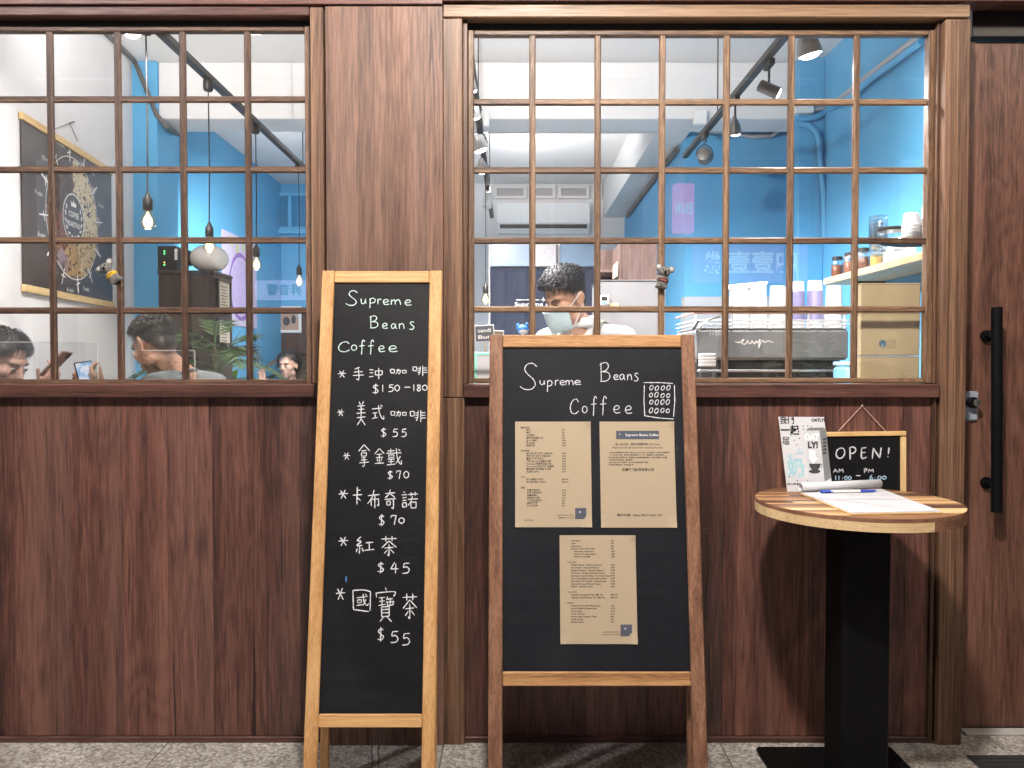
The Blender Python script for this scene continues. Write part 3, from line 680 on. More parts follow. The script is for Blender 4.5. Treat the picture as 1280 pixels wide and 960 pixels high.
# ---- three kraft menus, each a sheet of its own on the board
def sheet(name, label, cat, pl, x0, y0, x1, y1, mat, off=-.0082, group=None):
    a, b, c, d_ = pl.px(x0, y1, off), pl.px(x1[1], y1, off), pl.px(x1[0], y0, off), pl.px(x0, y0, off)
    u0, v0 = pl.uv(x0, y1, off); u1 = pl.uv(x1[1], y1, off)[0]; v1 = pl.uv(x0, y0, off)[1]
    nu, nv = 14, 18; vs = []; fs = []; seed = u0*7
    for i in range(nu + 1):
        for j in range(nv + 1):
            a_, b_ = i/nu, j/nv
            lift = .006*max(0, a_ - .86)/.14*max(0, .10 - b_)/.10 + .005*max(0, .10 - a_)/.10*max(0, .08 - b_)/.08 + .007*max(0, a_ - .88)/.12*max(0, b_ - .92)/.08
            vs.append(pl.at(u0 + (u1 - u0)*a_, v0 + (v1 - v0)*b_, off + .0006 + lift))
    for i in range(nu):
        for j in range(nv): q_ = i*(nv+1)+j; fs.append((q_, q_+nv+1, q_+nv+2, q_+1))
    o = obj(name, MB().add(vs, fs), mat, recalc=False); so_ = o.modifiers.new('t', 'SOLIDIFY'); so_.thickness = .0003; so_.offset = -1
    return tag(o, label, cat, group)
G = 'kraft paper menus on the teak chalkboard'
po = -.0074
s1 = sheet('menu_sheet', 'kraft paper menu of Chinese drink names and prices beside the scan notice', 'menu', pB, 644, 527, (738, 740), 659, KRAFT, group=G)
ink = MB(); Z1 = 6.618
def line(pl, mb, z, ox, oy, rows, h, off=po, **k):
    for (x, y, s) in rows: pl.text(mb, s, ox + x / z, oy + y / z, h, off, **k)
zh = [(72,103,'義式咖啡'),(118,122,'美式'),(118,144,'拿鐵'),(118,165,'卡布奇諾'),(118,187,'濃縮咖啡通寧 (冰)'),(118,209,'加一份濃縮'),(118,231,'換精品豆'),(118,252,'換燕麥奶'),
 (72,295,'手沖咖啡'),(118,316,'威士忌酒桶 (日曬) 衣索比亞'),(118,338,'蘭姆酒桶 (日曬) 衣索比亞'),(118,359,'覆盆莓酒桶 (日曬)'),(118,381,'茶韻 Natural 雙重厭氧發酵'),(118,402,'Kachuama 冠軍莊園豆 水洗'),(118,423,'Doro Verde 莊園 日曬 蜜處理'),(118,445,'聖塔莉塔 有機認證 水洗豆'),(118,467,'水蜜桃 (日曬)'),
 (72,513,'茶飲'),(118,531,'坪林烏龍紅茶/奶茶'),(118,553,'坪林東方美人茶/奶茶'),(72,600,'甜點'),(124,619,'核桃醬肉桂捲'),(124,640,'檸檬糖霜肉桂捲'),(124,662,'胡蘿蔔蛋糕'),(124,684,'經典提拉米蘇'),(124,706,'黑糖肉桂麻花捲'),(124,727,'香草可麗露'),(124,749,'抹茶可麗露')]
line(pB, ink, Z1, 640, 520, zh, 1.95, bold=.022)
pr = [(y, '$%d' % v) for y, v in zip((120,142,164,186), (55,70,70,70))] + [(y, '+$30') for y in (208,230,251)] + [(y, '$%d' % v) for y, v in zip((315,337,358,380,401,422,444,466), (180,180,180,180,180,180,150,150))] + [(y, '$80/100') for y in (530,552)] + [(y, '$%d' % v) for y, v in zip((618,640,661,683,705,727,748), (120,130,120,120,80,70,70))]
line(pB, ink, Z1, 640, 520, [(412, y, s) for y, s in pr], 1.8, bold=.022)
line(pB, ink, Z1, 640, 520, [(92, 866, 'Color_Coffee')], 1.7, bold=.015)
pB.text(ink, 'Supreme Beans Coffee', 640 + 508/Z1, 520 + 824/Z1, 1.6, po, anchor='r', bold=.012); pB.text(ink, '營業時間 11:00-18:00', 640 + 508/Z1, 520 + 846/Z1, 1.5, po, anchor='r', bold=.01)
obj('print', ink, INK, s1, recalc=False)
def logo(s, pl, x0, y0, x1, y1, off):
    nb = MB(); pl.rect(nb, x0, y0, x1, y1, off); lg = obj('logo_block', nb, NAVYINK, s, recalc=False)
    mb = MB(); cx, cy = x0 + (x1-x0)*.42, y0 + (y1-y0)*.36
    pts = []
    for k in range(16):
        r = (1.9 if k % 4 == 0 else .55); a = k*PI/8; pts.append(pl.px(cx + r*math.cos(a), cy + r*math.sin(a), off + .0002))
    mb.poly(pts); obj('star_mark', mb, WHITEINK, s, recalc=False)
logo(s1, pB, 640 + 522/Z1, 520 + 761/Z1, 640 + 615/Z1, 520 + 853/Z1, po)
s2 = sheet('notice_sheet', 'kraft paper scan notice under the doodled box with navy heading band', 'notice', pB, 751.3, 527, (843, 846), 659.5, KRAFT, group=G)
nb = MB(); pB.rect(nb, 745 + 167/Z1, 520 + 122/Z1, 745 + 522/Z1, 520 + 192/Z1, po); obj('heading_band', nb, NAVYINK, s2, recalc=False)
wi = MB(); pB.text(wi, 'Supreme Beans Coffee', 745 + 243/Z1, 520 + 166/Z1, 3.2, po + .0003, stretch=273/Z1)
pts = []
for k in range(16):
    r = (1.3 if k % 4 == 0 else .4); a = k*PI/8; pts.append(pB.px(745 + 196/Z1 + r*math.cos(a), 520 + 150/Z1 + r*math.sin(a), po + .0003))
wi.poly(pts); obj('heading_print', wi, WHITEINK, s2, recalc=False)
ink = MB()
pB.text(ink, '進入店內前，請先掃描實聯制 QR Code。', 745 + 345/Z1, 520 + 241/Z1, 2.3, po, anchor='c', bold=.015, stretch=None)
pB.text(ink, 'Please scan the QR Code before entering the shop.', 745 + 345/Z1, 520 + 268/Z1, 2.2, po, anchor='c', bold=.01)
for k, s in enumerate(['1. 依據中央疫情指揮中心規定，請使用 Location QR Code 掃描登記，並填寫完成實聯制', '    後，始可進入店內，店家將保留相關資料二十八日，逾期刪除，感謝您的配合。', '2. 進入店內請全程配戴口罩，並請配合酒精消毒與量測體溫，如有不適請勿入內消費', '    若未配合將婉拒服務，敬請見諒。', '3. 店內人數上限依規定辦理，請保持社交距離與用餐間隔。', '4. 外帶外送服務照常，歡迎來電訂購。']):
    pB.text(ink, s, 745 + 98/Z1, 520 + (307 + k*20.5)/Z1, 1.45, po, bold=.02)
pB.text(ink, '精實餐飲顧問有限公司', 745 + 348/Z1, 520 + 454/Z1, 2.9, po, anchor='c', bold=.02)
pB.text(ink, '場所代碼 : 2866 9827 5660 139', 745 + 358/Z1, 520 + 829/Z1, 2.6, po, anchor='c', bold=.018, stretch=374/Z1)
obj('print', ink, INK, s2, recalc=False)
Z3 = 6.4
s3 = sheet('menu_sheet', 'kraft paper menu printed in English hanging below the other two sheets', 'menu', pB, 700.5, 669, (795, 797), 805, KRAFT, group=G)
ink = MB()
en = [(120,107,'Americano'),(120,128,'Latte'),(120,150,'Cappuccino'),(120,171,'Espresso Tonic (Iced Only)'),(145,193,'Extra Shot of Espresso'),(145,214,'Switch to Premium Beans'),(145,235,'Switch to Oat Milk'),(90,278,'Pour Over'),
 (120,301,'Whisky Infused   Honduras Natural'),(120,323,'Rum Infused   Honduras Natural'),(120,345,'Raspberry Infused   Honduras Natural'),(120,366,'Tea Fusion   Double Anaerobic Natural'),(120,388,'Kachuama Champion Bean  Top Honey Roast'),(120,410,'Doro Verde Estate Canada Natural Roast'),(120,431,'Santa Rita KTG Certified   Natural Roast'),(120,453,'Huancarillo Lamp Washed Process'),(120,474,'Sidamo   Natural Process'),
 (92,517,'Tea Drinks'),(120,540,'PingLing Oolong Black Tea / Milk Tea'),(120,562,'PingLing Oriental Beauty Tea / Milk Tea'),(90,604,'Dessert'),(120,627,'Cinnamon Roll with Walnut Sauce'),(120,648,'Lemon Glazed Cinnamon Roll'),(120,670,'Carrot Cake'),(120,692,'Classic Tiramisu'),(120,714,'Brown Sugar Cinnamon Twist'),(120,736,'Vanilla Canelé'),(120,757,'Matcha Canelé')]
line(pB, ink, Z3, 695, 660, en, 1.95, bold=.026)
pr = [(107,'$55'),(128,'$70'),(150,'$70'),(171,'$70'),(193,'+$30'),(214,'+$80'),(235,'+$20')] + [(301 + 21.6*k, '$180') for k in range(8)] + [(474, '$150'), (540,'$80/100'),(562,'$80/100'),(627,'$120'),(648,'$130'),(670,'$120'),(692,'$120'),(714,'$80'),(736,'$70'),(757,'$70')]
line(pB, ink, Z3, 695, 660, [(438, y, s) for y, s in pr], 1.85, bold=.026)
pB.text(ink, 'Supreme Beans Coffee', 695 + 505/Z3, 660 + 836/Z3, 1.6, po, anchor='r', bold=.012); pB.text(ink, 'Business Day 11:00-18:00', 695 + 505/Z3, 660 + 857/Z3, 1.5, po, anchor='r', bold=.01)
obj('print', ink, INK, s3, recalc=False)
logo(s3, pB, 695 + 516/Z3, 660 + 772/Z3, 695 + 608/Z3, 660 + 866/Z3, po)

# ------------------------------------------------------------------ round table and what stands on it
TX, TY, TR, TH = 1.112, -.365, .312, .962
tt = thing('bar_table', 'round butcher block bar table on a square black column', 'table', (TX, TY, 0))
strips = [(.20,.098,.045),(.46,.29,.14),(.13,.062,.032),(.52,.35,.18),(.30,.155,.075),(.075,.036,.021),(.36,.20,.092),(.17,.085,.043)]
rs = random.Random(5)
SM = [wood('butcher_strip_%d' % i, tuple(c*.75 for c in cc), cc, tuple(min(1, c*1.2) for c in cc), 'x', across=24, along=1.5, vary=.08, vein=.2, rough=.38) for i, cc in enumerate(strips)]
y = -TR; k = 0
while y < TR - .002:
    w_ = min(rs.uniform(.022, .032), TR - y); y2 = y + w_
    if y2 <= y + .003: break
    n = 8; up = []; dn = []
    for i in range(n + 1):
        yy = y + .0003 + (w_ - .0006) * i / n; xx = math.sqrt(max(TR*TR - yy*yy, 1e-6)); up.append((TX + xx, TY + yy)); dn.append((TX - xx, TY + yy))
    # each lamella is split once along its length at a random place
    cut = TX + rs.uniform(-.2, .2)
    pts = up + dn[::-1]
    xl_ = max(p[0] for p in dn) + .01; xr_ = min(p[0] for p in up) - .01
    if xr_ - xl_ > .25:
        cut = rs.uniform(xl_ + .08, xr_ - .08)
        A = [(cut - .0003, up[0][1]), (cut - .0003, up[-1][1])] + dn[::-1]
        B = up + [(cut + .0003, up[-1][1]), (cut + .0003, up[0][1])]
        parts = [A, B]
    else: parts = [pts]
    for q in parts:
        obj('lamella', MB().prism(q, TH - .030, TH - rs.uniform(0, .0005)), SM[rs.randrange(len(SM))], tt)
    y = y2; k += 1
# edge band, pale on one side and brown on the other
def arc_band(a0, a1, r0, r1, z0, z1, n=40):
    mb = MB(); vs = []; fs = []
    for i in range(n + 1):
        a = a0 + (a1 - a0) * i / n
        for r in (r0, r1):
            for z in (z0, z1): vs.append((TX + r*math.cos(a), TY + r*math.sin(a), z))
    for i in range(n):
        b = 4*i; fs += [(b, b+4, b+5, b+1), (b+2, b+3, b+7, b+6), (b, b+2, b+6, b+4), (b+1, b+5, b+7, b+3)]
    fs += [(0,1,3,2), (4*n, 4*n+2, 4*n+3, 4*n+1)]
    return mb.add(vs, fs)
W_EDGE_P = wood('pale_edge_band', (.44, .30, .15), (.54, .38, .205), (.62, .46, .27), 'x', across=20, along=1, vary=.03, vein=.1)
W_EDGE_B = wood('brown_edge_band', (.10, .043, .025), (.17, .078, .046), (.24, .12, .07), 'x', across=20, along=1, vary=.03, vein=.2)
obj('edge_band', arc_band(R(120), R(288), TR - .012, TR + .0015, TH - .040, TH - .0125), W_EDGE_P, tt, smooth=True, sharp=30)
obj('edge_band', arc_band(R(288.2), R(479.8), TR - .012, TR + .0015, TH - .040, TH - .0125), W_EDGE_B, tt, smooth=True, sharp=30)
obj('edge_band', arc_band(R(0), R(359.9), TR - .010, TR + .0010, TH - .0122, TH - .0010, 80), W_EDGE_B, tt, smooth=True, sharp=30)
obj('top_plate', MB().lathe([(.15, TH - .048), (.15, TH - .0405)], 32, Matrix.Translation((TX, TY, 0))), BLACK, tt)
cx = TX + .006
obj('column', MB().box((cx - .075, TY - .075, .0205), (cx + .075, TY + .075, TH - .0485), .008), BLACK, tt)
obj('base_plate', MB().box((cx - .235, TY - .22, .0005), (cx + .255, TY + .29, .020), .006), BLACK, tt)

# ---- oat drink placard in an acrylic foot
zt_ = TH + .0005
pd = D + TY + .17
b0 = P(983, 611, pd); b1 = P(1041, 609, pd)
e1 = Vector((1, -.10, 0)).normalized()
pC = Plane((P(985, 611, pd).x, pd - D, zt_), e1, (0, .10, 1))
u0, v0 = 0, 0.0
pt = thing('counter_placard', 'white oat drink placard standing at the back of the round table', 'placard', pC.at(.09, 0))
def uvq(px, py): return pC.uv(px, py)
uL, vT = pC.uv(974, 521); uR, _ = pC.uv(1031, 519)
uL2, _ = pC.uv(984, 608); uR2, _ = pC.uv(1041, 608)
card = MB(); va = .001
cs = [(uL2, va), (uR2, va), (uR, vT), (uL, vT)]
card.prism(cs, -.0015, .0, pC.M()); obj('card', card, WHITEP, pt)
Z8, ox8, oy8 = 6.856, 960, 500
def q8(x, y, off=.0004): return pC.px(ox8 + x/Z8, oy8 + y/Z8, off)
ink = MB(); co = .0006
def t8(mb, s, x, y, h, b=.0, st=None, off=co): pC.text(mb, s, ox8 + x/Z8, oy8 + y/Z8, h/Z8, off, bold=b, stretch=st/Z8 if st else None)
t8(ink, '我們', 107, 200, 48, .02, 122); t8(ink, '一起', 115, 290, 62, .03, 160)
t8(ink, 'OATLY!', 378, 182, 26, .05, 115)
for i, s in enumerate(('燕麥飲品', '咖啡師', '無添加奶', '植物奶咖')): t8(ink, s, 130, 330 + i*18, 12, .03, 58)
t8(ink, '全新上市植物飲好喝，咖啡師推薦燕麥奶', 165, 727, 14, .02, 290)
obj('black_print', ink, BLACK, pt, recalc=False)
bl = MB(); t8(bl, '奶', 165, 640, 125, .03, 150)
for (x, y, a) in ((270,455,20),(245,462,-20),(290,450,60),(265,430,100),(180,478,20),(165,485,-30),(200,470,50),(205,300,120)):
    c_ = Vector((x, y)); r_ = []
    for k in range(8):
        t_ = k*PI/4; dx, dy = 22*math.cos(t_), 5*math.sin(t_); ca, sa = math.cos(R(a)), math.sin(R(a)); r_.append(q8(x + dx*ca - dy*sa, y + dx*sa + dy*ca, co))
    bl.poly(r_)
obj('blue_print', bl, plain('pale_blue_print', (.30, .50, .57), .7), pt, recalc=False)
gy = MB().poly([q8(x, y, co) for x, y in ((318,275),(440,262),(484,700),(352,685))]); obj('carton_print', gy, plain('carton_grey_print', (.50, .51, .53), .7), pt, recalc=False)
gd = MB().poly([q8(x, y, co) for x, y in ((442,262),(498,248),(540,668),(486,698))]); gd.poly([q8(x, y, co) for x, y in ((325,262),(345,240),(470,235),(495,246),(440,260))])
obj('carton_side_print', gd, plain('carton_dark_print', (.16, .165, .17), .7), pt, recalc=False)
co2 = .0009
wp = MB(); t8(wp, 'OAT', 318, 340, 55, .05, 125, co2); wp.poly([q8(x, y, co2) for x, y in ((350,425),(405,428),(408,490),(355,488))]); wp.poly([q8(x, y, co2) for x, y in ((345,490),(430,495),(388,548))])
obj('white_print', wp, WHITEINK, pt, recalc=False)
bp = MB(); t8(bp, 'LY!', 345, 408, 52, .06, 88, co2)
cup = [(352,545)] + [(352 + 50 - 50*math.cos(k*PI/10), 545 + 58*math.sin(k*PI/10)) for k in range(1, 10)] + [(452,545)]
bp.poly([q8(x, y, co2) for x, y in cup]); bp.poly([q8(400 + 50*math.cos(k*PI/8), 612 + 18*math.sin(k*PI/8), co2) for k in range(16)])
ribbon(bp, [q8(452 + 12*math.cos(k*PI/6 - PI/2), 565 + 18*math.sin(k*PI/6 - PI/2), co2) for k in range(7)], .0018, pC.n, rc)
for (x, y) in ((300,225),(340,222),(372,232),(225,345),(268,330),(248,385),(182,660),(252,690),(340,688),(305,250)):
    bp.poly([q8(x + 7*math.cos(k*PI/3), y + 5*math.sin(k*PI/3), co) for k in range(6)])
for i in range(5): bp.poly([q8(x, y, co2) for x, y in ((470, 330 + i*30), (500, 322 + i*30), (502, 340 + i*30), (472, 348 + i*30))])
obj('dark_print', bp, plain('soft_black_print', (.03, .03, .032), .7), pt, recalc=False)

# ---- clipboard with a curled sheet
SOFTP = plain('recycled_paper', (.40, .40, .42), .8, var=.05, vs=12)
cb = thing('clipboard', 'clipboard with a blank sheet curled at its top on the round table', 'clipboard', (TX + .02, TY, TH))
zq = TH + .0012
def tp(x, y, z): # pixel on a level plane z
    c = Vector((0, -D, H)); r = P(x, y, D) - c; t = (z - c.z) / r.z; return c + r * t
def slab(corn, z0, z1):
    mb = MB(); a = [Vector((p.x, p.y, z0)) for p in corn]; b = [Vector((p.x, p.y, z1)) for p in corn]
    return mb.add(a + b, [(3,2,1,0), (4,5,6,7), (0,1,5,4), (1,2,6,5), (2,3,7,6), (3,0,4,7)])
A_, B_, C_, E_ = tp(1000, 616, zq + .004), tp(1064, 642, zq + .004), tp(1179, 640, zq + .004), tp(1102, 611, zq + .004)
obj('backing_board', slab((A_, B_, C_, E_), zq, zq + .0035), W_LIGHT_X, cb)
ins = lambda p, k: p + (((A_ + B_ + C_ + E_) / 4) - p) * k
obj('paper', slab([ins(p, .02) for p in (A_, B_, C_, E_)], zq + .0038, zq + .0052), SOFTP, cb)
obj('paper', slab([ins(p, .05) for p in (A_, B_, C_, E_)], zq + .0053, zq + .0062), SOFTP, cb)
# curl: a roll along the far edge
ax = (E_ - A_).normalized(); pr_ = Vector((-ax.y, ax.x, 0)); mb = MB(); rr_ = .016; n = 22; vs = []; fs = []
for i in range(n + 1):
    a = -PI/2 + i / n * R(400); r_ = rr_ * (1 - .25 * i / n)
    off = pr_ * (.006 - r_ * math.cos(a)) + Vector((0, 0, zq + .0066 + rr_ + r_ * math.sin(a)))
    for e in (A_ + ax * .004, E_ - ax * .004): vs.append(Vector((e.x, e.y, 0)) + off)
for i in range(n): fs.append((2*i, 2*i+1, 2*i+3, 2*i+2))
cu_ = obj('curled_sheet', MB().add(vs, fs), WHITEP, cb, smooth=True, sharp=0)
sm = cu_.modifiers.new('thick', 'SOLIDIFY'); sm.thickness = .0004
# ---- pen lying in front of the roll
pen = thing('ballpoint_pen', 'blue and white ballpoint pen lying on the clipboard paper', 'pen', (TX, TY, TH))
pa = tp(1026, 614.5, zq + .0115); pb = tp(1096, 613.5, zq + .0115)
pl_ = lambda t: pa.lerp(pb, t)
BLUEPL = plain('blue_plastic', (.02, .06, .38), .3, var=.05)
obj('barrel', MB().tube([pl_(.15), pl_(.70)], .0046, 12), WHITEPL, pen, smooth=True)
obj('cap', MB().tube([pl_(0), pl_(.17)], .0056, 12).box(pl_(.0) + Vector((0, -.007, -.001)), pl_(.20) + Vector((0, -.004, .002)), .001), BLUEPL, pen, smooth=True)
obj('grip', MB().tube([pl_(.70), pl_(.92), pl_(1.0)], [.0050, .0046, .0012], 12), BLUEPL, pen, smooth=True)

# ---- OPEN sign hanging on the wall behind the table
pO = Plane((P(1030, 540, D - .012).x, -.012, PZ(650, D - .012)), (1, 0, .012), (-.012, 0, 1))
so = thing('open_sign', 'small black OPEN sign in a pale wood frame hung by string', 'sign', pO.px(1085, 612))
def fr(x0, y0, x1, y1, t0, t1):
    u0, v0 = pO.uv(x0, y1); u1, v1 = pO.uv(x1, y0); return MB().box((u0, v0, t0), (u1, v1, t1), .0015, pO.M())
xa, xb, ya, yb, fw = 1012, 1132.5, 539, 622, 7
W_LIGHT_Z = wood('light_frame_wood_upright', (.5, .3, .12), (.66, .43, .19), (.76, .54, .28), 'z', across=30, along=1.2, vary=.05, vein=.12)
obj('frame_side', fr(xa, ya + fw, xa + fw, yb - fw, -.012, .004), W_LIGHT_Z, so); obj('frame_side', fr(xb - fw, ya + fw, xb, yb - fw, -.012, .004), W_LIGHT_Z, so)
obj('frame_top', fr(xa, ya, xb, ya + fw, -.012, .004), W_LIGHT_X, so); obj('frame_bottom', fr(xa, yb - fw, xb, yb, -.012, .004), W_LIGHT_X, so)
bp_ = obj('blackboard', fr(xa + fw - 1, ya + fw - 1, xb - fw + 1, yb - fw + 1, -.008, -.003), CHALK, so)
write(pO, Z8, 960, 500, [[('O',582,408,660,502),('P',690,402,756,508),('E',795,408,846,500),('N',890,408,972,502),('!',1015,408,1050,490)]], 1.6, CHALKW, bp_, -.0027)
write(pO, Z8, 960, 500, [[('A',560,590,597,620),('M',605,588,646,620)],[('P',820,588,850,624),('M',860,590,905,620)],[('-',755,645,792,651)]], 1.3, CHALKW, bp_, -.0027)
write(pO, Z8, 960, 500, [[('1',575,650,585,685),('1',603,650,613,685),(':',625,652,650,685),('0',655,652,682,682),('0',688,652,714,682)],[('6',870,642,900,685),(':',905,650,930,685),('0',940,650,972,682),('0',980,650,1014,680)]], 1.3, CHALKB, bp_, -.0027)
apex = P(1077, 507, D - .006); s_l = pO.px(1048, 539, .0); s_r = pO.px(1108, 540, .0)
obj('string', MB().tube([s_l, apex + Vector((0, -.003, 0)), s_r], .0013, 6), plain('pale_string', (.6, .42, .36), .8), so)
obj('nail', MB().tube([(apex.x, .004, apex.z), (apex.x, -.012, apex.z)], .0016, 8).ell((apex.x, -.0125, apex.z), (.0035, .0015, .0035), n=8), plain('nail_steel', (.6, .6, .6), .3, 1), so, smooth=True)
# ------------------------------------------------------------------ the room behind the glass
K = 1.12
ZCE = 1.4 + 1.8 * K; ZBM = 1.4 + 1.464 * K
Yd = lambda d: d - D
PLAST = plain('white_plaster', (.70, .685, .68), .85, var=.035, vs=3.0, bmp=.06)
CEILM = plain('ceiling_paint', (.72, .715, .71), .9, var=.03, vs=2.0)
BLUE = plain('sky_blue_paint', (.10, .375, .63), .6, var=.05, vs=2.5, bmp=.05)
TILEG = plain('grey_wall_sheet', (.45, .46, .48), .4, var=.04, vs=3)
BROWNW = wood('brown_wainscot', (.03, .016, .011), (.07, .036, .025), (.11, .06, .042), 'z', across=10, vary=.1)
xlw = lambda d: -(2.09 * K + .116 * (d - 3.4 * K))       # the left wall leans away slightly
dP, dB0, dB1, dBK = 4.78*K, 4.8*K, 5.07*K, 8.0*K
XW_L2, XW_R = -2.3*K, 1.83*K
dPR, dFW, XCO = 4.72*K, 5.2*K, 1.12*K
FLI = .10
struct('interior_floor', MB().box((XL, .145, 0), (XR, Yd(dBK), FLI)), plain('pale_floor_tile', (.52, .50, .48), .35, var=.1, vs=2))
struct('ceiling', MB().box((XL, .052, ZCE), (XR, Yd(dBK) + .1, ZC)), CEILM)
def vwall(name, a, b, z0, z1, th, mat):      # upright slab between two plan points, thickness to the right of a->b
    a, b = Vector((a[0], a[1], 0)), Vector((b[0], b[1], 0)); t = (b - a).normalized(); n = Vector((t.y, -t.x, 0)) * th
    mb = MB(); q = [a, b, b + n, a + n]
    return struct(name, mb.add([(p.x, p.y, z0) for p in q] + [(p.x, p.y, z1) for p in q], [(3,2,1,0),(4,5,6,7),(0,1,5,4),(1,2,6,5),(2,3,7,6),(3,0,4,7)]), mat)
vwall('wall_left', (xlw(dP + .3), Yd(dP + .3)), (xlw(D + .10), .10), FLI, ZCE, .12, PLAST)
struct('column_left', MB().box((-2.62*K, Yd(dP), FLI), (-2.105*K, Yd(dB1), ZCE - .001), .004), BLUE)
struct('wall_left_back', MB().box((XW_L2 - .15, Yd(dB1) + .001, FLI), (XW_L2, Yd(dBK), ZCE)), BLUE)
struct('ceiling_beam', MB().box((-2.104*K, Yd(dB0), ZBM), (XW_R - .001, Yd(dB1), ZCE - .001), .006), CEILM)
struct('wall_right', MB().box((XW_R, .145, FLI), (XW_R + .12, Yd(dFW) + .1, ZCE)), BLUE)
struct('column_right', MB().box((1.68*K, Yd(dPR), FLI), (XW_R - .001, Yd(dB0) - .001, ZCE - .001), .004), BLUE)
zws = 1.4 + .085 * dFW
struct('wall_behind_counter', MB().box((XCO, Yd(dFW), zws), (XW_R - .001, Yd(dFW) + .12, ZCE - .001)), BLUE)
struct('wall_sheet', MB().box((XCO, Yd(dFW) - .006, FLI), (XW_R - .001, Yd(dFW) + .12, zws - .001), .002), TILEG)
struct('wall_corridor', MB().box((XCO, Yd(dFW) + .121, FLI), (XCO + .12, Yd(dBK), ZCE)), BLUE)
struct('bulkhead', MB().box((1.02, Yd(dB1) + .001, ZBM), (XCO - .001, Yd(dBK) - .001, ZCE - .001)), CEILM)
zwn = 1.4 + .07 * dBK
struct('wall_back', MB().box((-.9, Yd(dBK), FLI), (XCO + .12, Yd(dBK) + .12, ZCE)), PLAST)
struct('wall_back_blue', MB().box((XW_L2 - .15, Yd(dBK), zwn), (-.901, Yd(dBK) + .12, ZCE)), BLUE)
struct('wall_back_wainscot', MB().box((XW_L2 - .15, Yd(dBK) - .02, FLI), (-.901, Yd(dBK) + .12, zwn - .002)), BROWNW)

# ---- pipes and cables on the walls
def pipe(label, pts, r, mat, name='wall_conduit'): return tag(obj(name, MB().tube([tuple(p) for p in pts], r, 8), mat, smooth=True), label, 'pipe')
GREYP = plain('grey_conduit', (.42, .42, .43), .45); DKP = plain('dark_cable', (.10, .095, .09), .5)
wl_ = lambda y, d: Vector((xlw(d) + .02, Yd(d), PZ(y, d)))
pipe('dark cable running down from the ceiling over the blue column', [Vector((xlw(3.6) + .02, Yd(3.6), ZCE - .02)), Vector((xlw(4.9)+.02, Yd(4.9), ZCE - .02)), P(168, 76, dP - .02), P(174, 90, dP - .02), P(187, 122, dP - .02), P(196, 144, dP - .02), P(208, 158, dP - .02), P(222, 168, dP + .35)], .016, DKP, 'wall_cable')
rw = lambda x, y: (lambda d: P(x, y, d))((XW_R - .02) / ((x - 640) / F))
pipe('grey conduit climbing along the top of the right blue wall', [rw(1152, 43), rw(1120, 68), rw(1089, 92), rw(1060, 116), P(1040, 131, dPR - .02), P(1024, 136, dPR - .02), P(1010, 136, dPR - .02)], .017, GREYP)
pipe('blue painted pipe curving along the right wall below the grey conduit', [rw(1152, 52), rw(1120, 76), rw(1089, 98), rw(1062, 122), P(1034, 138, dPR - .03), P(1018, 147, dPR - .03), P(994, 151, dPR - .03)], .018, BLUE)
pipe('blue painted pipe bending down the right column', [P(994, 154, dPR - .03), P(1010, 156, dPR - .03), P(1020, 164, dPR - .03), P(1024, 178, dPR - .03), P(1025, 200, dPR - .03), P(1030, 245, dPR - .03), P(1031, 300, dPR - .03)], .018, BLUE)
dq = dB1 + .03
pipe('thin white conduit clipped across the back of the beam', [P(610, 166, dq), P(700, 166, dq), P(780, 166, dq), P(860, 165, dq)], .008, plain('white_conduit', (.6, .6, .6), .5))
pipe('grey cable looping across the blue wall behind the counter', [P(870, 163, dFW - .03), P(915, 166, dFW - .03), P(940, 171, dFW - .03), P(966, 169, dFW - .03), P(982, 156, dFW - .2)], .014, GREYP, 'wall_cable')
pipe('dark cable under the boxed ceiling edge of the corridor', [Vector((XCO - .02, Yd(dFW) + .2, ZBM - .03)), Vector((XCO - .02, Yd(7.4), ZBM - .03)), Vector((XCO - .02, Yd(8.6), ZBM - .05))], .02, DKP, 'wall_cable')
b_ = MB().box(P(994, 128, dPR - .06), P(1014, 144, dPR - .001), .006); tag(obj('junction_box', b_, WHITEPL), 'white junction box on the blue right column', 'junction box')
b_ = MB().box(P(868, 137, dB0 - .05), P(882, 158, dB0 - .001), .006); tag(obj('junction_box', b_, WHITEPL), 'white junction box on the ceiling beam above the track', 'junction box')
b_ = MB().box(P(604, 139, dB0 - .05), P(612, 160, dB0 - .001), .006); tag(obj('junction_box', b_, WHITEPL), 'white junction box on the ceiling beam by the stacked spotlights', 'junction box')

# ---- lighting tracks
def track(label, x, d0, d1, z=2.8):
    t = thing('lighting_track', label, 'light track', (x, Yd((d0 + d1)/2), z))
    obj('rail', MB().box((x - .018, Yd(d0), z - .016), (x + .018, Yd(d1), z + .016), .003), BLACKM, t)
    k = d0 + .35
    while k < d1:
        zt = ZBM if dB0 < k < dB1 else ZCE
        obj('rod', MB().tube([(x, Yd(k), z + .016), (x, Yd(k), zt)], .004, 6), BLACKM, t); k += 1.15
    return t
track('black lighting track with the pendant bulbs hanging from it', -1.48, 3.05, 6.5)
track('black lighting track seen end on with the row of white spotlights', -.19, 3.05, 7.6)
track('black lighting track running above the coffee machine', 1.16, 3.05, 5.4)
LENS = plain('lit_lamp_lens', (1, .97, .93), .4, emit=14.0, var=.0)
GREYM = plain('grey_lamp_metal', (.16, .155, .15), .4, .5); WHITEM = plain('white_lamp_metal', (.62, .62, .62), .4, .1)
WARM = (1.0, .965, .94); COOL = (.93, .96, 1.0)
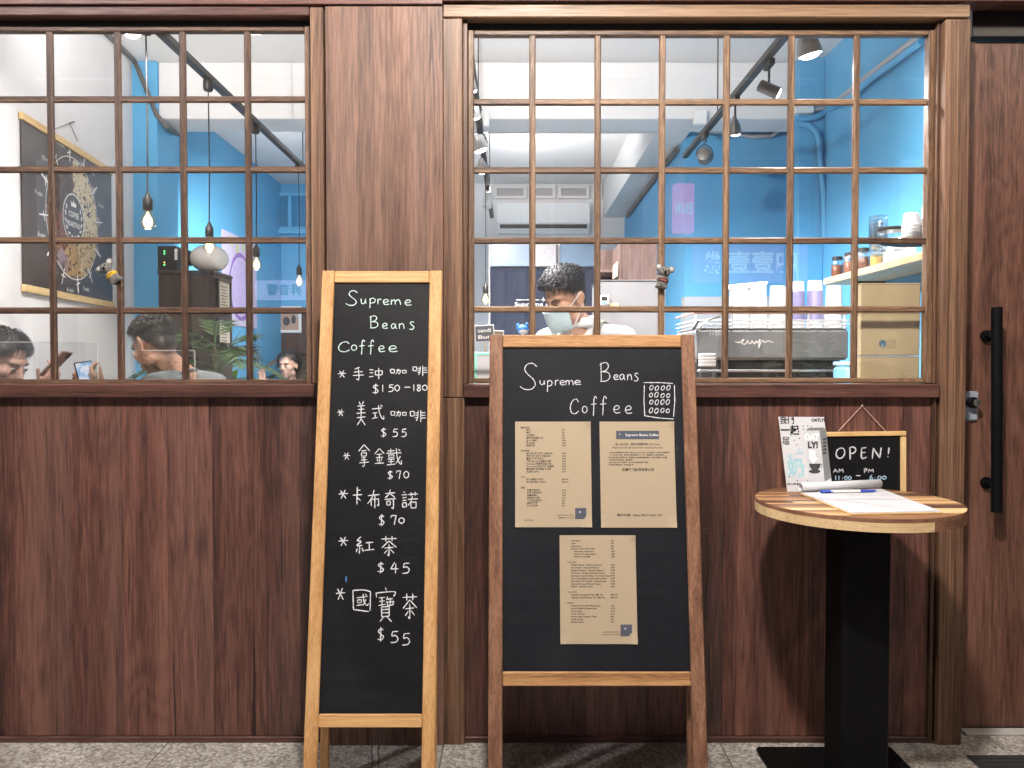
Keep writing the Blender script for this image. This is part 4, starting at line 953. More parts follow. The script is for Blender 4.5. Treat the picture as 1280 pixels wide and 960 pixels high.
def spot(label, x, d, z, aimv, kind, mat, on=True, r=.036, L=.10, power=None, ztr=2.784, group=None):
    t = thing('track_spotlight', label, 'spotlight', (x, Yd(d), ztr), group)
    c = Vector((x, Yd(d), z)); a = Vector(aimv).normalized()
    Mx = Matrix.Translation(c) @ a.to_track_quat('Z', 'Y').to_matrix().to_4x4()
    obj('adapter', MB().box((x - .014, Yd(d) - .045, ztr - .028), (x + .014, Yd(d) + .045, ztr + .004), .004), BLACKM, t)
    if kind == 'can':
        prof = [(r*.55, -L*.55), (r*.95, -L*.5), (r, -L*.44), (r, L*.5), (r*.86, L*.5), (r*.84, L*.40)]
    elif kind == 'bell':
        prof = [(r*.28, -L*.6), (r*.36, -L*.5), (r*.55, -L*.32), (r*.85, -L*.05), (r, L*.25), (r*1.04, L*.5), (r*.95, L*.5), (r*.9, L*.34)]
    else:
        prof = [(r*.6, -L*.5), (r*.95, -L*.42), (r, -L*.2), (r, L*.3), (r*1.08, L*.34), (r*1.08, L*.5), (r*.95, L*.5), (r*.9, L*.42)]
    obj('housing', MB().lathe(prof, 24, Mx), mat, t, smooth=True)
    zl = prof[-1][1]
    obj('lens', MB().lathe([(r*.86, zl - .002), (r*.86, L*.49), (r*.6, L*.5 + r*.22), (r*.2, L*.5 + r*.3)], 24, Mx), LENS if on else GREYM, t)
    top = c - a * L * .5
    if kind == 'loop':
        pts = [c + Vector(((r + .008)*math.cos(k*PI/8), 0, (r + .008)*1.25*math.sin(k*PI/8))) for k in range(9)]
        obj('yoke', MB().tube(pts, .0035, 6), BLACKM, t, smooth=True); obj('stem', MB().tube([(x, Yd(d), ztr - .02), (x + .012, Yd(d), (ztr + z)/2 + .02), (x - .006, Yd(d), (ztr + z)/2 + .01), pts[4]], .004, 6), BLACKM, t, smooth=True)
    else:
        obj('stem', MB().tube([(x, Yd(d), ztr - .02), (x, Yd(d), max(c.z + r*.5, top.z)), c - a*L*.2], .0055, 8), BLACKM, t, smooth=True)
    if on:
        l = light('lamp', 'SPOT', c + a * (L*.5 + .030), t, (power if power else SPOT_W) * INTERIOR, WARM, spot_size=R(150), spot_blend=1.0, shadow_soft_size=r*.8)
        aim(l, a)
    return t
spot('large white bell spotlight at the window end of the track above the boxes', 1.16, 3.17, 2.665, (.25, .1, -1), 'bell', WHITEM, r=.046, L=.10, power=70)
spot('dark cylinder spotlight turned towards the blue right wall', 1.175, 3.69, 2.66, (.80, -.15, -.42), 'can', GREYM, r=.027, L=.095, power=45)
spot('small bell spotlight midway along the track over the machine', 1.16, 4.19, 2.64, (.15, .25, -1), 'bell', GREYM, r=.030, L=.085, power=110)
spot('grey spotlight in a wire yoke turned away at the far end of the track', 1.16, 4.85, 2.66, (.35, .9, -.15), 'loop', GREYM, on=False, r=.043, L=.07)
G = 'white spotlights on the middle track'
for i, (d, z, k, r, L, a) in enumerate(((3.62, 2.665, 'can', .026, .08, (.3, .2, -1)), (4.02, 2.665, 'loop', .030, .07, (.2, .3, -1)), (4.56, 2.655, 'loop', .042, .085, (.35, .1, -1)), (5.1, 2.66, 'bell', .040, .08, (.1, .5, -1)))):
    spot(('slim white can spotlight on the track seen end on', 'small white spotlight in a wire yoke on the track seen end on', 'larger white spotlight in a wire yoke on the track seen end on', 'white bell spotlight behind the wire yoke ones on the track seen end on')[i], -.19, d, z, a, k, WHITEM, r=r, L=L, group=G, power=(170, 200, 200, 120)[i])
spot('added fill spotlight over the customers, unseen at the window end of the pendant track', -1.48, 3.06, 2.742, (-.12, .9, -.45), 'can', WHITEM, power=230)  # added lamp hidden behind the header, brightens the left side of the room
spot('added fill spotlight over the back seats on the pendant track', -1.48, 5.95, 2.67, (-.5, .7, -.8), 'can', WHITEM, power=180)  # added lamp, lifts the light on the back part of the room
# added fill heads, turned up only to brighten the ceiling
for (x, d, a, pw, lab) in ((-1.48, 3.17, (-.05, .62, .78), 520, 'added fill spotlight turned up to the ceiling at the window end of the pendant track'), (-.19, 3.10, (.15, .62, .78), 480, 'added fill spotlight turned up to the ceiling at the window end of the middle track'),
      (-1.48, 6.2, (.2, .3, .95), 420, 'added fill spotlight turned up to the ceiling at the far end of the pendant track'), (-.19, 6.3, (.1, .3, .95), 330, 'added fill spotlight turned up to the ceiling far back on the middle track')):
    spot(lab, x, d, 2.735 if d < 4 else 2.68, a, 'can', WHITEM, power=pw)

# ---- pendant bulbs
def bulb_mat():
    m = plain('glowing_bulb', (1.0, .78, .50), .2, emit=BULB_E, var=0); return m
BULB = bulb_mat()
for (d, x, zb, zt, lab) in ((3.26, -1.477, 1.985, 2.784, 'glowing pendant bulb in front of the blue column'), (3.93, -1.48, 1.985, 2.784, 'glowing pendant bulb above the round white speaker'),
                     (4.65, -1.48, 1.985, 2.784, 'glowing pendant bulb before the lilac wall poster'), (5.58, -1.48, 1.985, 2.784, 'glowing pendant bulb above the small framed picture'), (5.6, -.185, 1.86, 2.784, 'glowing pendant bulb behind the pastry display')):
    t = thing('pendant_lamp', lab, 'lamp', (x, Yd(d), zt), 'pendant bulbs in the café')
    p = Matrix.Translation((x, Yd(d), zb))
    b_o = obj('bulb', MB().lathe([(.006, -.036), (.018, -.033), (.028, -.020), (.0305, -.004), (.026, .014), (.017, .030), (.013, .042)], 20, p), glass('bulb_glass', (1, .93, .80), .10), t, smooth=True)
    obj('filament', MB().lathe([(.004, -.026), (.015, -.022), (.0195, -.008), (.016, .008), (.007, .024), (.003, .036)], 14, p), BULB, b_o, smooth=True)
    obj('socket', MB().lathe([(.016, .040), (.019, .044), (.019, .085), (.013, .094), (.006, .112)], 16, p), BLACKM, t, smooth=True)
    obj('cord', MB().tube([(x, Yd(d), zb + .11), (x + .003, Yd(d), zb + .4), (x, Yd(d), zt)], .0032, 6), BLACKM, t, smooth=True)
    obj('ceiling_cap', MB().lathe([(.02, -.05), (.024, -.04), (.024, .0)], 14, Matrix.Translation((x, Yd(d), zt))), BLACKM, t, smooth=True)
    light('glow', 'POINT', (x, Yd(d), zb - .05), t, 1.4, (1, .74, .45), shadow_soft_size=.03)

# ---- coffee roasting chart on the left wall
d1 = 3.41 * K
pw_ = Plane((xlw(d1), Yd(d1), 1.4 + .312 * K), Vector((-.116, 1, 0)), (0, 0, 1))
PWD, PHT = 1.013*K, .76*K
po_ = thing('wall_chart', 'dark coffee roasting chart hanging on the white wall', 'poster', pw_.at(PWD/2, 0))
SHEET = plain('chart_paper', (.060, .045, .037), .30, var=.08, vs=3, spec=.6)
obj('sheet', MB().box((.006, .02, .010), (PWD - .006, PHT - .02, .0115), 0, pw_.M()), SHEET, po_)
W_BAR = wood('chart_bar_wood', (.5, .32, .13), (.64, .44, .2), (.74, .55, .3), 'y', across=24, vary=.03, vein=.1)
obj('top_bar', MB().box((0, PHT - .035, .004), (PWD, PHT, .022), .002, pw_.M()), W_BAR, po_)
obj('bottom_bar', MB().box((0, 0, .004), (PWD, .035, .022), .002, pw_.M()), W_BAR, po_)
c_u, c_v, Rr = .515*K, .40*K, .295*K
nb = random.Random(4); sects = {}
BC = [plain('bean_print_%d' % i, c, .5, var=.15, vs=200) for i, c in enumerate(((.62,.52,.34), (.55,.42,.24), (.42,.26,.12), (.17,.065,.035), (.05,.028,.02), (.28,.20,.22)))]
for k in range(1500):
    a = nb.uniform(0, 2*PI); r = Rr * (nb.uniform(.42**2, .97**2) ** .5)
    g = (PI/2 - a) % (2*PI) / (2*PI)               # clockwise from the top
    si = 0 if g < .30 else 1 if g < .45 else 2 if g < .58 else 3 if g < .76 else 4
    if nb.random() < .12: si = min(4, max(0, si + nb.choice((-1, 1))))
    if .55 < g < .62 and r > .7*Rr: si = 5
    mb = sects.setdefault(si, MB()); t_ = nb.uniform(0, PI); l_, w_ = nb.uniform(.011, .016), nb.uniform(.007, .010)
    pts = []
    for q in range(7):
        b = q*2*PI/7; dx, dy = l_*math.cos(b), w_*math.sin(b)
        pts.append(pw_.at(c_u + r*math.cos(a) + dx*math.cos(t_) - dy*math.sin(t_), c_v + r*math.sin(a) + dx*math.sin(t_) + dy*math.cos(t_), .0119 + .00001*(k % 60)))
    mb.poly(pts)
for si, mb in sects.items(): obj('printed_beans', mb, BC[si], po_, recalc=False)
wi = MB(); on_ = .0130
def circ(r, cu=c_u, cv=c_v, n=48, a0=0, a1=2*PI): return [pw_.at(cu + r*math.cos(a0 + (a1-a0)*k/n), cv + r*math.sin(a0 + (a1-a0)*k/n), on_) for k in range(n+1)]
ribbon(wi, circ(Rr), .005, pw_.n, nb); ribbon(wi, circ(Rr*.40, n=40), .007, pw_.n, nb)
for k in range(12):
    a = PI/2 - k*PI/6 + .12; ca, sa = math.cos(a), math.sin(a)
    r0, r1 = Rr*.93, Rr*1.22
    ribbon(wi, [pw_.at(c_u + r0*ca, c_v + r0*sa, on_), pw_.at(c_u + r1*ca, c_v + r1*sa, on_)], .014 if k % 2 == 0 else .008, pw_.n, nb)
    ribbon(wi, [pw_.at(c_u + Rr*1.05*ca - .03*sa, c_v + Rr*1.05*sa + .03*ca, on_), pw_.at(c_u + Rr*1.08*ca + .02*sa, c_v + Rr*1.08*sa - .02*ca, on_)], .008, pw_.n, nb)
    vs, fs = text2d('%d min' % (k if k else 12)); a2 = a - .26; k_ = .036
    w_ = max(v[0] for v in vs) * k_
    wi.add([pw_.at(c_u + Rr*1.24*math.cos(a2) - w_/2 + x*k_, c_v + Rr*1.2*math.sin(a2) - .012 + y*k_, on_) for x, y in vs], fs)
for s, dv in (('COFFEE', .006), ('ROASTING', -.045)):
    vs, fs = text2d(s, .02); w_ = max(v[0] for v in vs); k_ = .165 / w_ if s == 'ROASTING' else .13 / w_
    wi.add([pw_.at(c_u + (x - w_/2)*k_, c_v + dv + y*k_*1.15, on_) for x, y in vs], fs)
wi.poly([pw_.at(c_u + x*.03, c_v + .065 + y*.03, on_) for x, y in ((-1,0),(1,0),(1.15,1),(.5,.5),(0,1.2),(-.5,.5),(-1.15,1))])
for s in (-1, 1):
    for k in range(7):
        a = R(-100 + k*22) if s > 0 else R(280 - k*22); cx_, cy_ = c_u + .103*math.cos(a)*1.0, c_v + .103*math.sin(a)
        t_ = a + s*R(60); wi.poly([pw_.at(cx_ + .017*math.cos(t_)*math.cos(b) - .007*math.sin(t_)*math.sin(b), cy_ + .017*math.sin(t_)*math.cos(b) + .007*math.cos(t_)*math.sin(b), on_) for b in [q*PI/3 for q in range(6)]])
obj('white_print', wi, WHITEINK, po_, recalc=False)
nl = pw_.px(93, 153, .02)
obj('hanging_string', MB().tube([pw_.px(66, 162, .012), pw_.px(87, 154, .03), pw_.px(97, 176, .012)], .002, 5), DKP, po_)
obj('nail', MB().tube([pw_.px(93, 152, 0), pw_.px(87, 154, .032)], .003, 6), DKP, po_)

# ---- dark cabinet with hi-fi on it
cd0, cd1 = 4.9, 5.22; cxa, cxb = PX(199, cd0) , PX(268, cd0); cz = PZ(338, cd0)
DKWOOD = wood('dark_cabinet_wood', (.012, .008, .006), (.028, .018, .014), (.045, .03, .022), 'z', across=10, vary=.05)
cabt = thing('tall_cabinet', 'tall dark wood cabinet carrying the round white speaker', 'cabinet', ((cxa+cxb)/2, Yd(cd0+.15), FLI))
obj('side_panel', MB().box((cxa, Yd(cd0), FLI), (cxa + .02, Yd(cd1), cz - .021), .002), DKWOOD, cabt); obj('side_panel', MB().box((cxb - .02, Yd(cd0), FLI), (cxb, Yd(cd1), cz - .021), .002), DKWOOD, cabt)
obj('cabinet_top', MB().box((cxa - .005, Yd(cd0) - .006, cz - .02), (cxb + .006, Yd(cd1), cz), .003), DKWOOD, cabt)
mid = (cxa + cxb)/2
for a, b in ((cxa + .0205, mid - .001), (mid + .001, cxb - .0205)):
    dr_ = obj('door', MB().box((a, Yd(cd0) + .002, FLI + .05), (b, Yd(cd0) + .02, cz - .023), .002), DKWOOD, cabt)
    obj('handle', MB().tube([((b - .02) if b < mid + .001 else a + .02, Yd(cd0) - .012, 1.2), ((b - .02) if b < mid + .001 else a + .02, Yd(cd0) - .012, 1.35)], .005, 8), STEEL, dr_)
amp = thing('amplifier', 'black amplifier box with small green lights on the cabinet', 'amplifier', (PX(211, 5.0), Yd(5.05), cz))
ax0, ax1 = PX(200, 5.0), PX(223, 5.0)
obj('casing', MB().box((ax0, Yd(4.98), cz + .004), (ax1, Yd(5.18), PZ(308, 5.0)), .004), BLACKM, amp)
LEDG = plain('green_led', (.1, 1, .25), .4, emit=4, var=0); LEDA = plain('amber_led', (1, .5, .1), .4, emit=3, var=0)
for i, (x, y, m_) in enumerate(((205.5, 314, LEDG), (205.5, 317, LEDG), (205.5, 328, LEDA), (205.5, 331, LEDG))): obj('indicator', MB().box(P(x-.8, y-.7, 4.976), P(x+.8, y+.7, 4.979)), m_, amp)
obj('display', MB().box(P(218, 311, 4.976), P(222, 325, 4.979)), WHITEINK, amp)
spk = thing('speaker', 'round white egg shaped speaker on top of the dark cabinet', 'speaker', (PX(263, 5.0) - .01, Yd(5.05), cz))
sc_ = Vector((PX(262, 5.05), Yd(5.06), cz + .092))
obj('shell', MB().ell(sc_, (.118, .115, .088), n=32), plain('gloss_white_shell', (.75, .73, .70), .18, var=.02, coat=.5), spk, smooth=True, sharp=0)
Ms = Matrix.Translation(sc_) @ Vector((.35, -1, .1)).to_track_quat('Z', 'Y').to_matrix().to_4x4()
obj('front_ring', MB().lathe([(.045, .086), (.048, .096), (.043, .099), (.040, .090)], 32, Ms), plain('cream_ring', (.55, .50, .44), .3), spk, smooth=True)
obj('emblem', MB().lathe([(.014, .096), (.014, .1005), (.009, .1005)], 20, Ms), plain('emblem_gold', (.4, .28, .14), .35, .6), spk, smooth=True)
obj('side_driver', MB().lathe([(.05, 0), (.045, .006), (.02, .004)], 24, Matrix.Translation(sc_ + Vector((-.112, -.02, 0))) @ Matrix.Rotation(-PI/2, 4, 'Y')), BLACKM, spk, smooth=True)
obj('foot', MB().lathe([(.06, 0), (.055, .012)], 24, Matrix.Translation((sc_.x, sc_.y, cz + .0005))), BLACKM, spk, smooth=True)
# framed certificates on the cabinet's side
def framed(label, pl, u0, v0, u1, v1, fm, cm, group=None, art=None, fw=.014):
    t = thing('picture_frame', label, 'picture', pl.at((u0+u1)/2, v0), group)
    M = pl.M()
    for a, b, nm in (((u0, v0), (u0 + fw, v1), 'frame_side'), ((u1 - fw, v0), (u1, v1), 'frame_side'), ((u0 + fw, v0), (u1 - fw, v0 + fw), 'frame_bottom'), ((u0 + fw, v1 - fw), (u1 - fw, v1), 'frame_top')):
        obj(nm, MB().box((*a, .001), (*b, .016), .0015, M), fm, t)
    obj('picture', MB().box((u0 + fw - .002, v0 + fw - .002, .001), (u1 - fw + .002, v1 - fw + .002, .006), 0, M), cm, t)
    if art: art(t, pl, u0, v0, u1, v1)
    return t
CREAM = plain('cream_card', (.62, .56, .46), .7, var=.05)
def certart(t, pl, u0, v0, u1, v1):
    mb = MB()
    for k in range(7):
        v = v1 - (v1 - v0)*(.22 + .09*k); w_ = (u1 - u0)*(.18 if k % 3 else .26); c_ = (u0+u1)/2
        mb.poly([pl.at(c_ - w_, v, .0065), pl.at(c_ + w_, v, .0065), pl.at(c_ + w_, v + .006, .0065), pl.at(c_ - w_, v + .006, .0065)])
    obj('print', mb, plain('sepia_print', (.18, .12, .09), .8), t, recalc=False)
pS = Plane((cxb + .0005, Yd(cd0), FLI), (0, 1, 0), (0, 0, 1))
vz = lambda y: PZ(y, 5.05) - FLI
framed('cream certificate in a black frame on the cabinet side, upper one', pS, .04, vz(392), .27, vz(350), BLACKM, CREAM, art=certart)
framed('cream certificate in a black frame on the cabinet side, lower one', pS, .04, vz(440), .27, vz(398), BLACKM, CREAM, art=certart)

# ---- lilac poster on the back part of the left wall
pL = Plane((XW_L2 + .001, Yd(6.35*K), 1.4), (0, 1, 0), (0, 0, 1))
pp = thing('wall_poster', 'pale lilac poster with a purple ring on the blue side wall', 'poster', pL.at(.5, .3))
uA, uB = 0, .85*K; vA, vB = .05*7.3, .165*7.3
obj('sheet', MB().box((uA, vA, .002), (uB, vB, .008), 0, pL.M()), plain('lilac_paper', (.58, .52, .70), .5, var=.06, vs=4), pp)
mb = MB(); ribbon(mb, [pL.at(.48 + .30*math.cos(k*PI/18), (vA+vB)/2 - .05 + .30*math.sin(k*PI/18), .0095) for k in range(37)], .035, pL.n, nb); obj('ring_print', mb, plain('purple_print', (.25, .13, .42), .6), pp, recalc=False)
mb = MB(); mb.poly([pL.at(.48 + .26*math.cos(k*PI/12), (vA+vB)/2 - .05 + .26*math.sin(k*PI/12), .009) for k in range(24)]); obj('disc_print', mb, plain('soft_lilac', (.50, .42, .68), .6), pp, recalc=False)
mb = MB()
for k in range(5): mb.poly([pL.at(.2 + .16*k + (.07 if q in (1,2) else 0) , vB - .12 - .05*(k%2) + (.09 if q > 1 else 0), .009) for q in range(4)])
obj('colour_print', mb, plain('yellow_green_print', (.55, .60, .30), .6), pp, recalc=False)
# blue framed window and picture on the back wall
pBk = Plane((0, Yd(dBK) - .001, 0), (1, 0, 0), (0, 0, 1))
wx0, wx1, wz0, wz1 = PX(337, dBK), PX(392, dBK), PZ(288, dBK), PZ(242, dBK)
bw = thing('back_window', 'blue framed casement window high on the back wall', 'window', ((wx0+wx1)/2, Yd(dBK), wz0))
LBLUE = plain('pale_blue_paint', (.12, .42, .68), .5); M = pBk.M()
fw = .035
for a, b, nm in (((wx0, wz0), (wx0 + fw, wz1), 'frame_side'), ((wx1 - fw, wz0), (wx1, wz1), 'frame_side'), ((wx0 + fw, wz0), (wx1 - fw, wz0 + fw), 'frame_bottom'), ((wx0 + fw, wz1 - fw), (wx1 - fw, wz1), 'frame_top'), (((wx0+wx1)/2 - .02, wz0 + fw), ((wx0+wx1)/2 + .02, wz1 - fw), 'mullion')):
    obj(nm, MB().box((*a, 0), (*b, .05), .004, M), LBLUE, bw)
PANEB = plain('dim_blue_glass', (.05, .22, .40), .08, var=.1, vs=3, spec=.8)
for a, b in ((wx0 + fw, (wx0+wx1)/2 - .02), ((wx0+wx1)/2 + .02, wx1 - fw)): obj('pane', MB().box((a, wz0 + fw, .002), (b, wz1 - fw, .012), 0, M), PANEB, bw)
obj('sill', MB().box((wx0 - .03, wz0 - .05, 0), (wx1 + .03, wz0 - .001, .10), .004, M), LBLUE, bw)
pWn = Plane((0, Yd(dBK) - .022, 0), (1, 0, 0), (0, 0, 1))
def cupart(t, pl, u0, v0, u1, v1):
    mb = MB(); c_, cv = (u0+u1)/2, (v0+v1)/2
    mb.poly([pl.at(c_ - .02 + .04*math.cos(k*PI/8), cv - .02 + .05*math.sin(k*PI/8), .0068) for k in range(16)]); mb.poly([pl.at(c_ + .06 + .025*math.cos(k*PI/8), cv + .05*math.sin(k*PI/8), .0068) for k in range(16)])
    obj('dark_shapes', mb, plain('charcoal_print', (.05, .05, .06), .7), t, recalc=False)
    mb = MB().poly([pl.at(x, y, .0065) for x, y in ((u0+.02, v0+.02), (u1-.02, v0+.02), (u1-.02, cv), (c_, v1-.03), (u0+.02, cv+.05))]); obj('tan_shape', mb, plain('tan_print', (.45, .30, .22), .7), t, recalc=False)
framed('small white framed picture on the brown back wall', pWn, PX(345, dBK), PZ(416, dBK), PX(378, dBK), PZ(383, dBK), WHITEPL, plain('grey_art', (.40, .38, .38), .6), art=cupart, fw=.03)

# ---- air conditioner and panels at the end of the corridor
ac = thing('air_conditioner', 'white split air conditioner on the back wall', 'air conditioner', (PX(678, dBK), Yd(dBK), PZ(295, dBK)))
a0, a1 = P(622, 294, dBK), P(735, 258, dBK)
yb_ = Yd(dBK) - .003
obj('body', MB().add([(a0.x, yb_, a0.z), (a1.x, yb_, a0.z), (a1.x, yb_ - .12, a0.z), (a0.x, yb_ - .12, a0.z), (a0.x, yb_, a1.z), (a1.x, yb_, a1.z), (a1.x, yb_ - .19, a1.z), (a0.x, yb_ - .19, a1.z), (a1.x, yb_ - .22, a0.z + .10), (a0.x, yb_ - .22, a0.z + .10)],
    [(0,1,2,3), (4,7,6,5), (0,4,5,1), (3,2,8,9), (9,8,6,7), (0,3,9,7,4), (1,5,6,8,2)]), WHITEPL, ac)
obj('air_slot', MB().box((a0.x + .03, yb_ - .205, a0.z + .045), (a1.x - .03, yb_ - .15, a0.z + .085)), BLACKM, ac)
obj('louvre', MB().box((a0.x + .04, yb_ - .205, a0.z + .030), (a1.x - .04, yb_ - .12, a0.z + .040), .002), WHITEPL, ac)
mb = MB(); pAc = Plane((0, yb_ - .213, 0), (1, 0, 0), (0, 0, 1)); 
for x0, s in ((a1.x - .16, 'n'),): 
    vs, fs = text2d(s, .05); mb.add([(x0 + x*.08, yb_ - .218, a0.z + .20 + y*.08) for x, y in vs], fs)
obj('logo_print', mb, plain('silver_print', (.85, .85, .87), .4), ac, recalc=False)
tw = thing('transom_window', 'row of frosted transom panes under the ceiling above the air conditioner', 'window', (PX(680, dBK), Yd(dBK), PZ(250, dBK)))
FROST = plain('frosted_pane', (.40, .36, .36), .3, var=.05)
for x0, x1 in ((618, 658), (662, 694), (698, 736), (740, 752)):
    a, b = P(x0, 249, dBK), P(x1, 233, dBK)
    for q in (((a.x, a.z), (b.x, a.z + .03)), ((a.x, b.z - .03), (b.x, b.z)), ((a.x, a.z + .03), (a.x + .03, b.z - .03)), ((b.x - .03, a.z + .03), (b.x, b.z - .03))):
        obj('frame_bar', MB().box((q[0][0], yb_ - .04, q[0][1]), (q[1][0], yb_, q[1][1]), .002), PLAST, tw)
    obj('pane', MB().box((a.x + .03, yb_ - .012, a.z + .03), (b.x - .03, yb_ - .004, b.z - .03)), FROST, tw)
# wall cupboard and the navy cloth below it, on a screen wall in the corridor
dS = 6.2
scr = struct('screen_wall', MB().box((PX(611, dS), Yd(dS), FLI), (PX(748, dS), Yd(dS) + .08, PZ(300, dS))), PLAST)
wc = thing('wall_cupboard', 'row of blue grey cupboard doors above the navy banner', 'cupboard', (PX(678, dS), Yd(dS), PZ(334, dS)))
BGREY = plain('blue_grey_laminate', (.12, .18, .26), .35, var=.15, vs=8); LGREY = plain('light_grey_laminate', (.34, .33, .35), .45)
for x0, x1, m_ in ((613, 664, BGREY), (668, 695, LGREY), (700, 746, BGREY)): obj('door', MB().box(P(x0, 333, dS - .06), P(x1, 305, dS - .002), .004), m_, wc)
bn = thing('cloth_banner', 'navy cloth banner reading Supreme Beans behind the barista', 'banner', (PX(678, dS), Yd(dS) - .03, PZ(335, dS)))
mb = MB(); nx, nz = 60, 14; x0, x1 = PX(613, dS), PX(745, dS); z1, z0 = PZ(335, dS), 1.0; vs = []; fs = []
for i in range(nx + 1):
    for j in range(nz + 1):
        s, t_ = i/nx, j/nz
        vs.append((x0 + (x1-x0)*s, Yd(dS) - .035 - .012*math.sin(s*26 + 1.2*math.sin(t_*2.3)) * (.3 + t_*.7) - .006*math.sin(s*61 + t_*3), z1 + (z0 - z1)*t_ - .012*math.sin(s*PI*3)**2*(1 - t_)))
for i in range(nx):
    for j in range(nz): a = i*(nz+1)+j; fs.append((a, a+1, a+nz+2, a+nz+1))
cl_ = obj('cloth', MB().add(vs, fs), plain('navy_cloth', (.012, .018, .040), .85, var=.15, vs=60), bn, smooth=True, sharp=0)
cl_.modifiers.new('thick', 'SOLIDIFY').thickness = .003
pBn = Plane((0, Yd(dS) - .060, 0), (1, 0, 0), (0, 0, 1)); mb = MB()
pBn.text(mb, 'Supreme Beans', 643, 382.5, 5.0, 0, stretch=62)
mb.poly([pBn.px(679 + (4.2 if k % 4 == 0 else .9)*math.cos(k*PI/8), 374.5 + (4.2 if k % 4 == 0 else .9)*math.sin(k*PI/8), 0) for k in range(16)])
mb.poly([pBn.px(*q, 0) for q in ((645, 375.2), (674, 375.2), (674, 374.6), (645, 374.6))])
obj('print', mb, WHITEINK, bn, recalc=False)

# ---- brown shelf unit and steel hood behind the barista
dC = 4.75
BRN = wood('brown_shelf_wood', (.05, .03, .026), (.09, .056, .048), (.13, .085, .075), 'z', across=14, vary=.08)
sh = thing('shelf_unit', 'brown open shelf unit standing above the steel counter', 'shelf', (PX(790, dC), Yd(dC), 1.45))
xa_, xm_, xb_ = PX(751, dC), PX(777, dC), PX(821, dC); zt_, zb_ = PZ(304, dC), PZ(352, dC)
obj('back_panel', MB().box((xa_, Yd(dC) + .28, zb_ - .4), (xb_, Yd(dC) + .30, zt_)), BRN, sh)
obj('door', MB().box((xm_ + .002, Yd(dC), zb_ - .4), (xb_, Yd(dC) + .02, zt_), .002), BRN, sh)
obj('divider', MB().box((xm_ - .018, Yd(dC), zb_ - .4), (xm_, Yd(dC) + .279, zt_), .002), BRN, sh)
obj('side_panel', MB().box((xb_ - .02, Yd(dC) + .021, zb_ - .4), (xb_, Yd(dC) + .279, zt_), .002), BRN, sh)
obj('shelf_board', MB().box((xa_, Yd(dC) + .02, PZ(340, dC)), (xm_ - .019, Yd(dC) + .279, PZ(337, dC)), .002), BRN, sh)
tagc = obj('paper_tag', MB().add([P(766, 349, dC - .02), P(772, 345, dC - .02), P(772, 326, dC - .01), P(766, 333, dC - .01), P(766, 349, dC - .019), P(772, 345, dC - .019), P(772, 326, dC - .009), P(766, 333, dC - .009)], [(0,1,2,3), (7,6,5,4), (0,4,5,1), (1,5,6,2), (2,6,7,3), (3,7,4,0)]), KRAFT)
tag(tagc, 'kraft paper tag leaning on the brown shelf unit', 'tag')
dH = 4.35
hood = thing('steel_cabinet', 'plain stainless steel cabinet behind the barista', 'cabinet', (PX(790, dH), Yd(dH), FLI))
obj('body', MB().box((PX(748, dH), Yd(dH) + .006, FLI), (PX(832, dH), Yd(dH) + .36, PZ(350, dH) - .004), .006), STEEL, hood)
obj('front_panel', MB().box((PX(749, dH), Yd(dH), 1.0), (PX(831, dH), Yd(dH) + .0055, PZ(352, dH)), .002), STEEL, hood)
obj('top_sheet', MB().box((PX(747, dH), Yd(dH) - .004, PZ(350, dH) - .0035), (PX(833, dH), Yd(dH) + .36, PZ(350, dH)), .001), STEEL, hood)
tm = thing('digital_timer', 'white digital timer on the face of the steel cabinet', 'timer', P(755, 382, dH))
obj('case', MB().box(P(750.5, 382, dH - .03), P(761, 369, dH - .001), .008), WHITEPL, tm, smooth=True); obj('display', MB().box(P(751.5, 375.5, dH - .032), P(759, 371, dH - .029)), BLACKM, tm); obj('button', MB().box(P(752, 380, dH - .032), P(758.5, 377.5, dH - .029)), LBLUE, tm)
nt_ = tag(obj('sticky_note', MB().box(P(762, 383, dH - .006), P(773, 379, dH - .001)), plain('yellow_note', (.62, .5, .26), .7)), 'small yellow note beside the digital timer', 'note')

# ---- bar counter, coffee machine, cups
ZCT = 1.10
COUNT = wood('counter_wood', (.10, .05, .03), (.18, .09, .05), (.25, .14, .08), 'x', across=14, vary=.03)
ct = thing('bar_counter', 'wooden bar counter under the coffee machine inside the window', 'counter', (1.0, .6, FLI))
obj('counter_top', MB().box((.30, .18, ZCT - .04), (XW_R - .002, 1.25, ZCT), .004), COUNT, ct); obj('counter_front', MB().box((.32, .22, FLI), (XW_R - .002, .26, ZCT - .041)), BRN, ct)
dM = 3.62
mx0, mx1 = PX(868, dM), PX(1064, dM); zc0, zc1 = PZ(411, dM), PZ(391, dM)
cm = thing('espresso_machine', 'grey espresso machine with a chrome cup rail on the counter', 'coffee machine', ((mx0+mx1)/2, Yd(dM)+.2, ZCT))
GREYE = plain('machine_grey', (.24, .25, .255), .35, .5, var=.12, vs=30)
obj('back_panel', MB().box((mx0, Yd(dM), PZ(450, dM)), (mx1 - .01, Yd(dM) + .42, zc0 - .002), .012), GREYE, cm)
obj('lower_body', MB().box((mx0 + .01, Yd(dM) + .03, ZCT + .06), (mx1 - .03, Yd(dM) + .40, PZ(450, dM) - .001), .008), BLACKM, cm)
obj('drip_tray', MB().box((mx0 + .02, Yd(dM) + .01, PZ(462, dM) - .012), (mx1 - .04, Yd(dM) + .029, PZ(462, dM)), .003), STEEL, cm)
for x in (mx0 + .06, mx1 - .08):
    for y in (Yd(dM) + .08, Yd(dM) + .34): obj('foot', MB().lathe([(.022, ZCT + .0005), (.02, ZCT + .0595)], 14, Matrix.Translation((x, y, 0))), STEEL, cm)
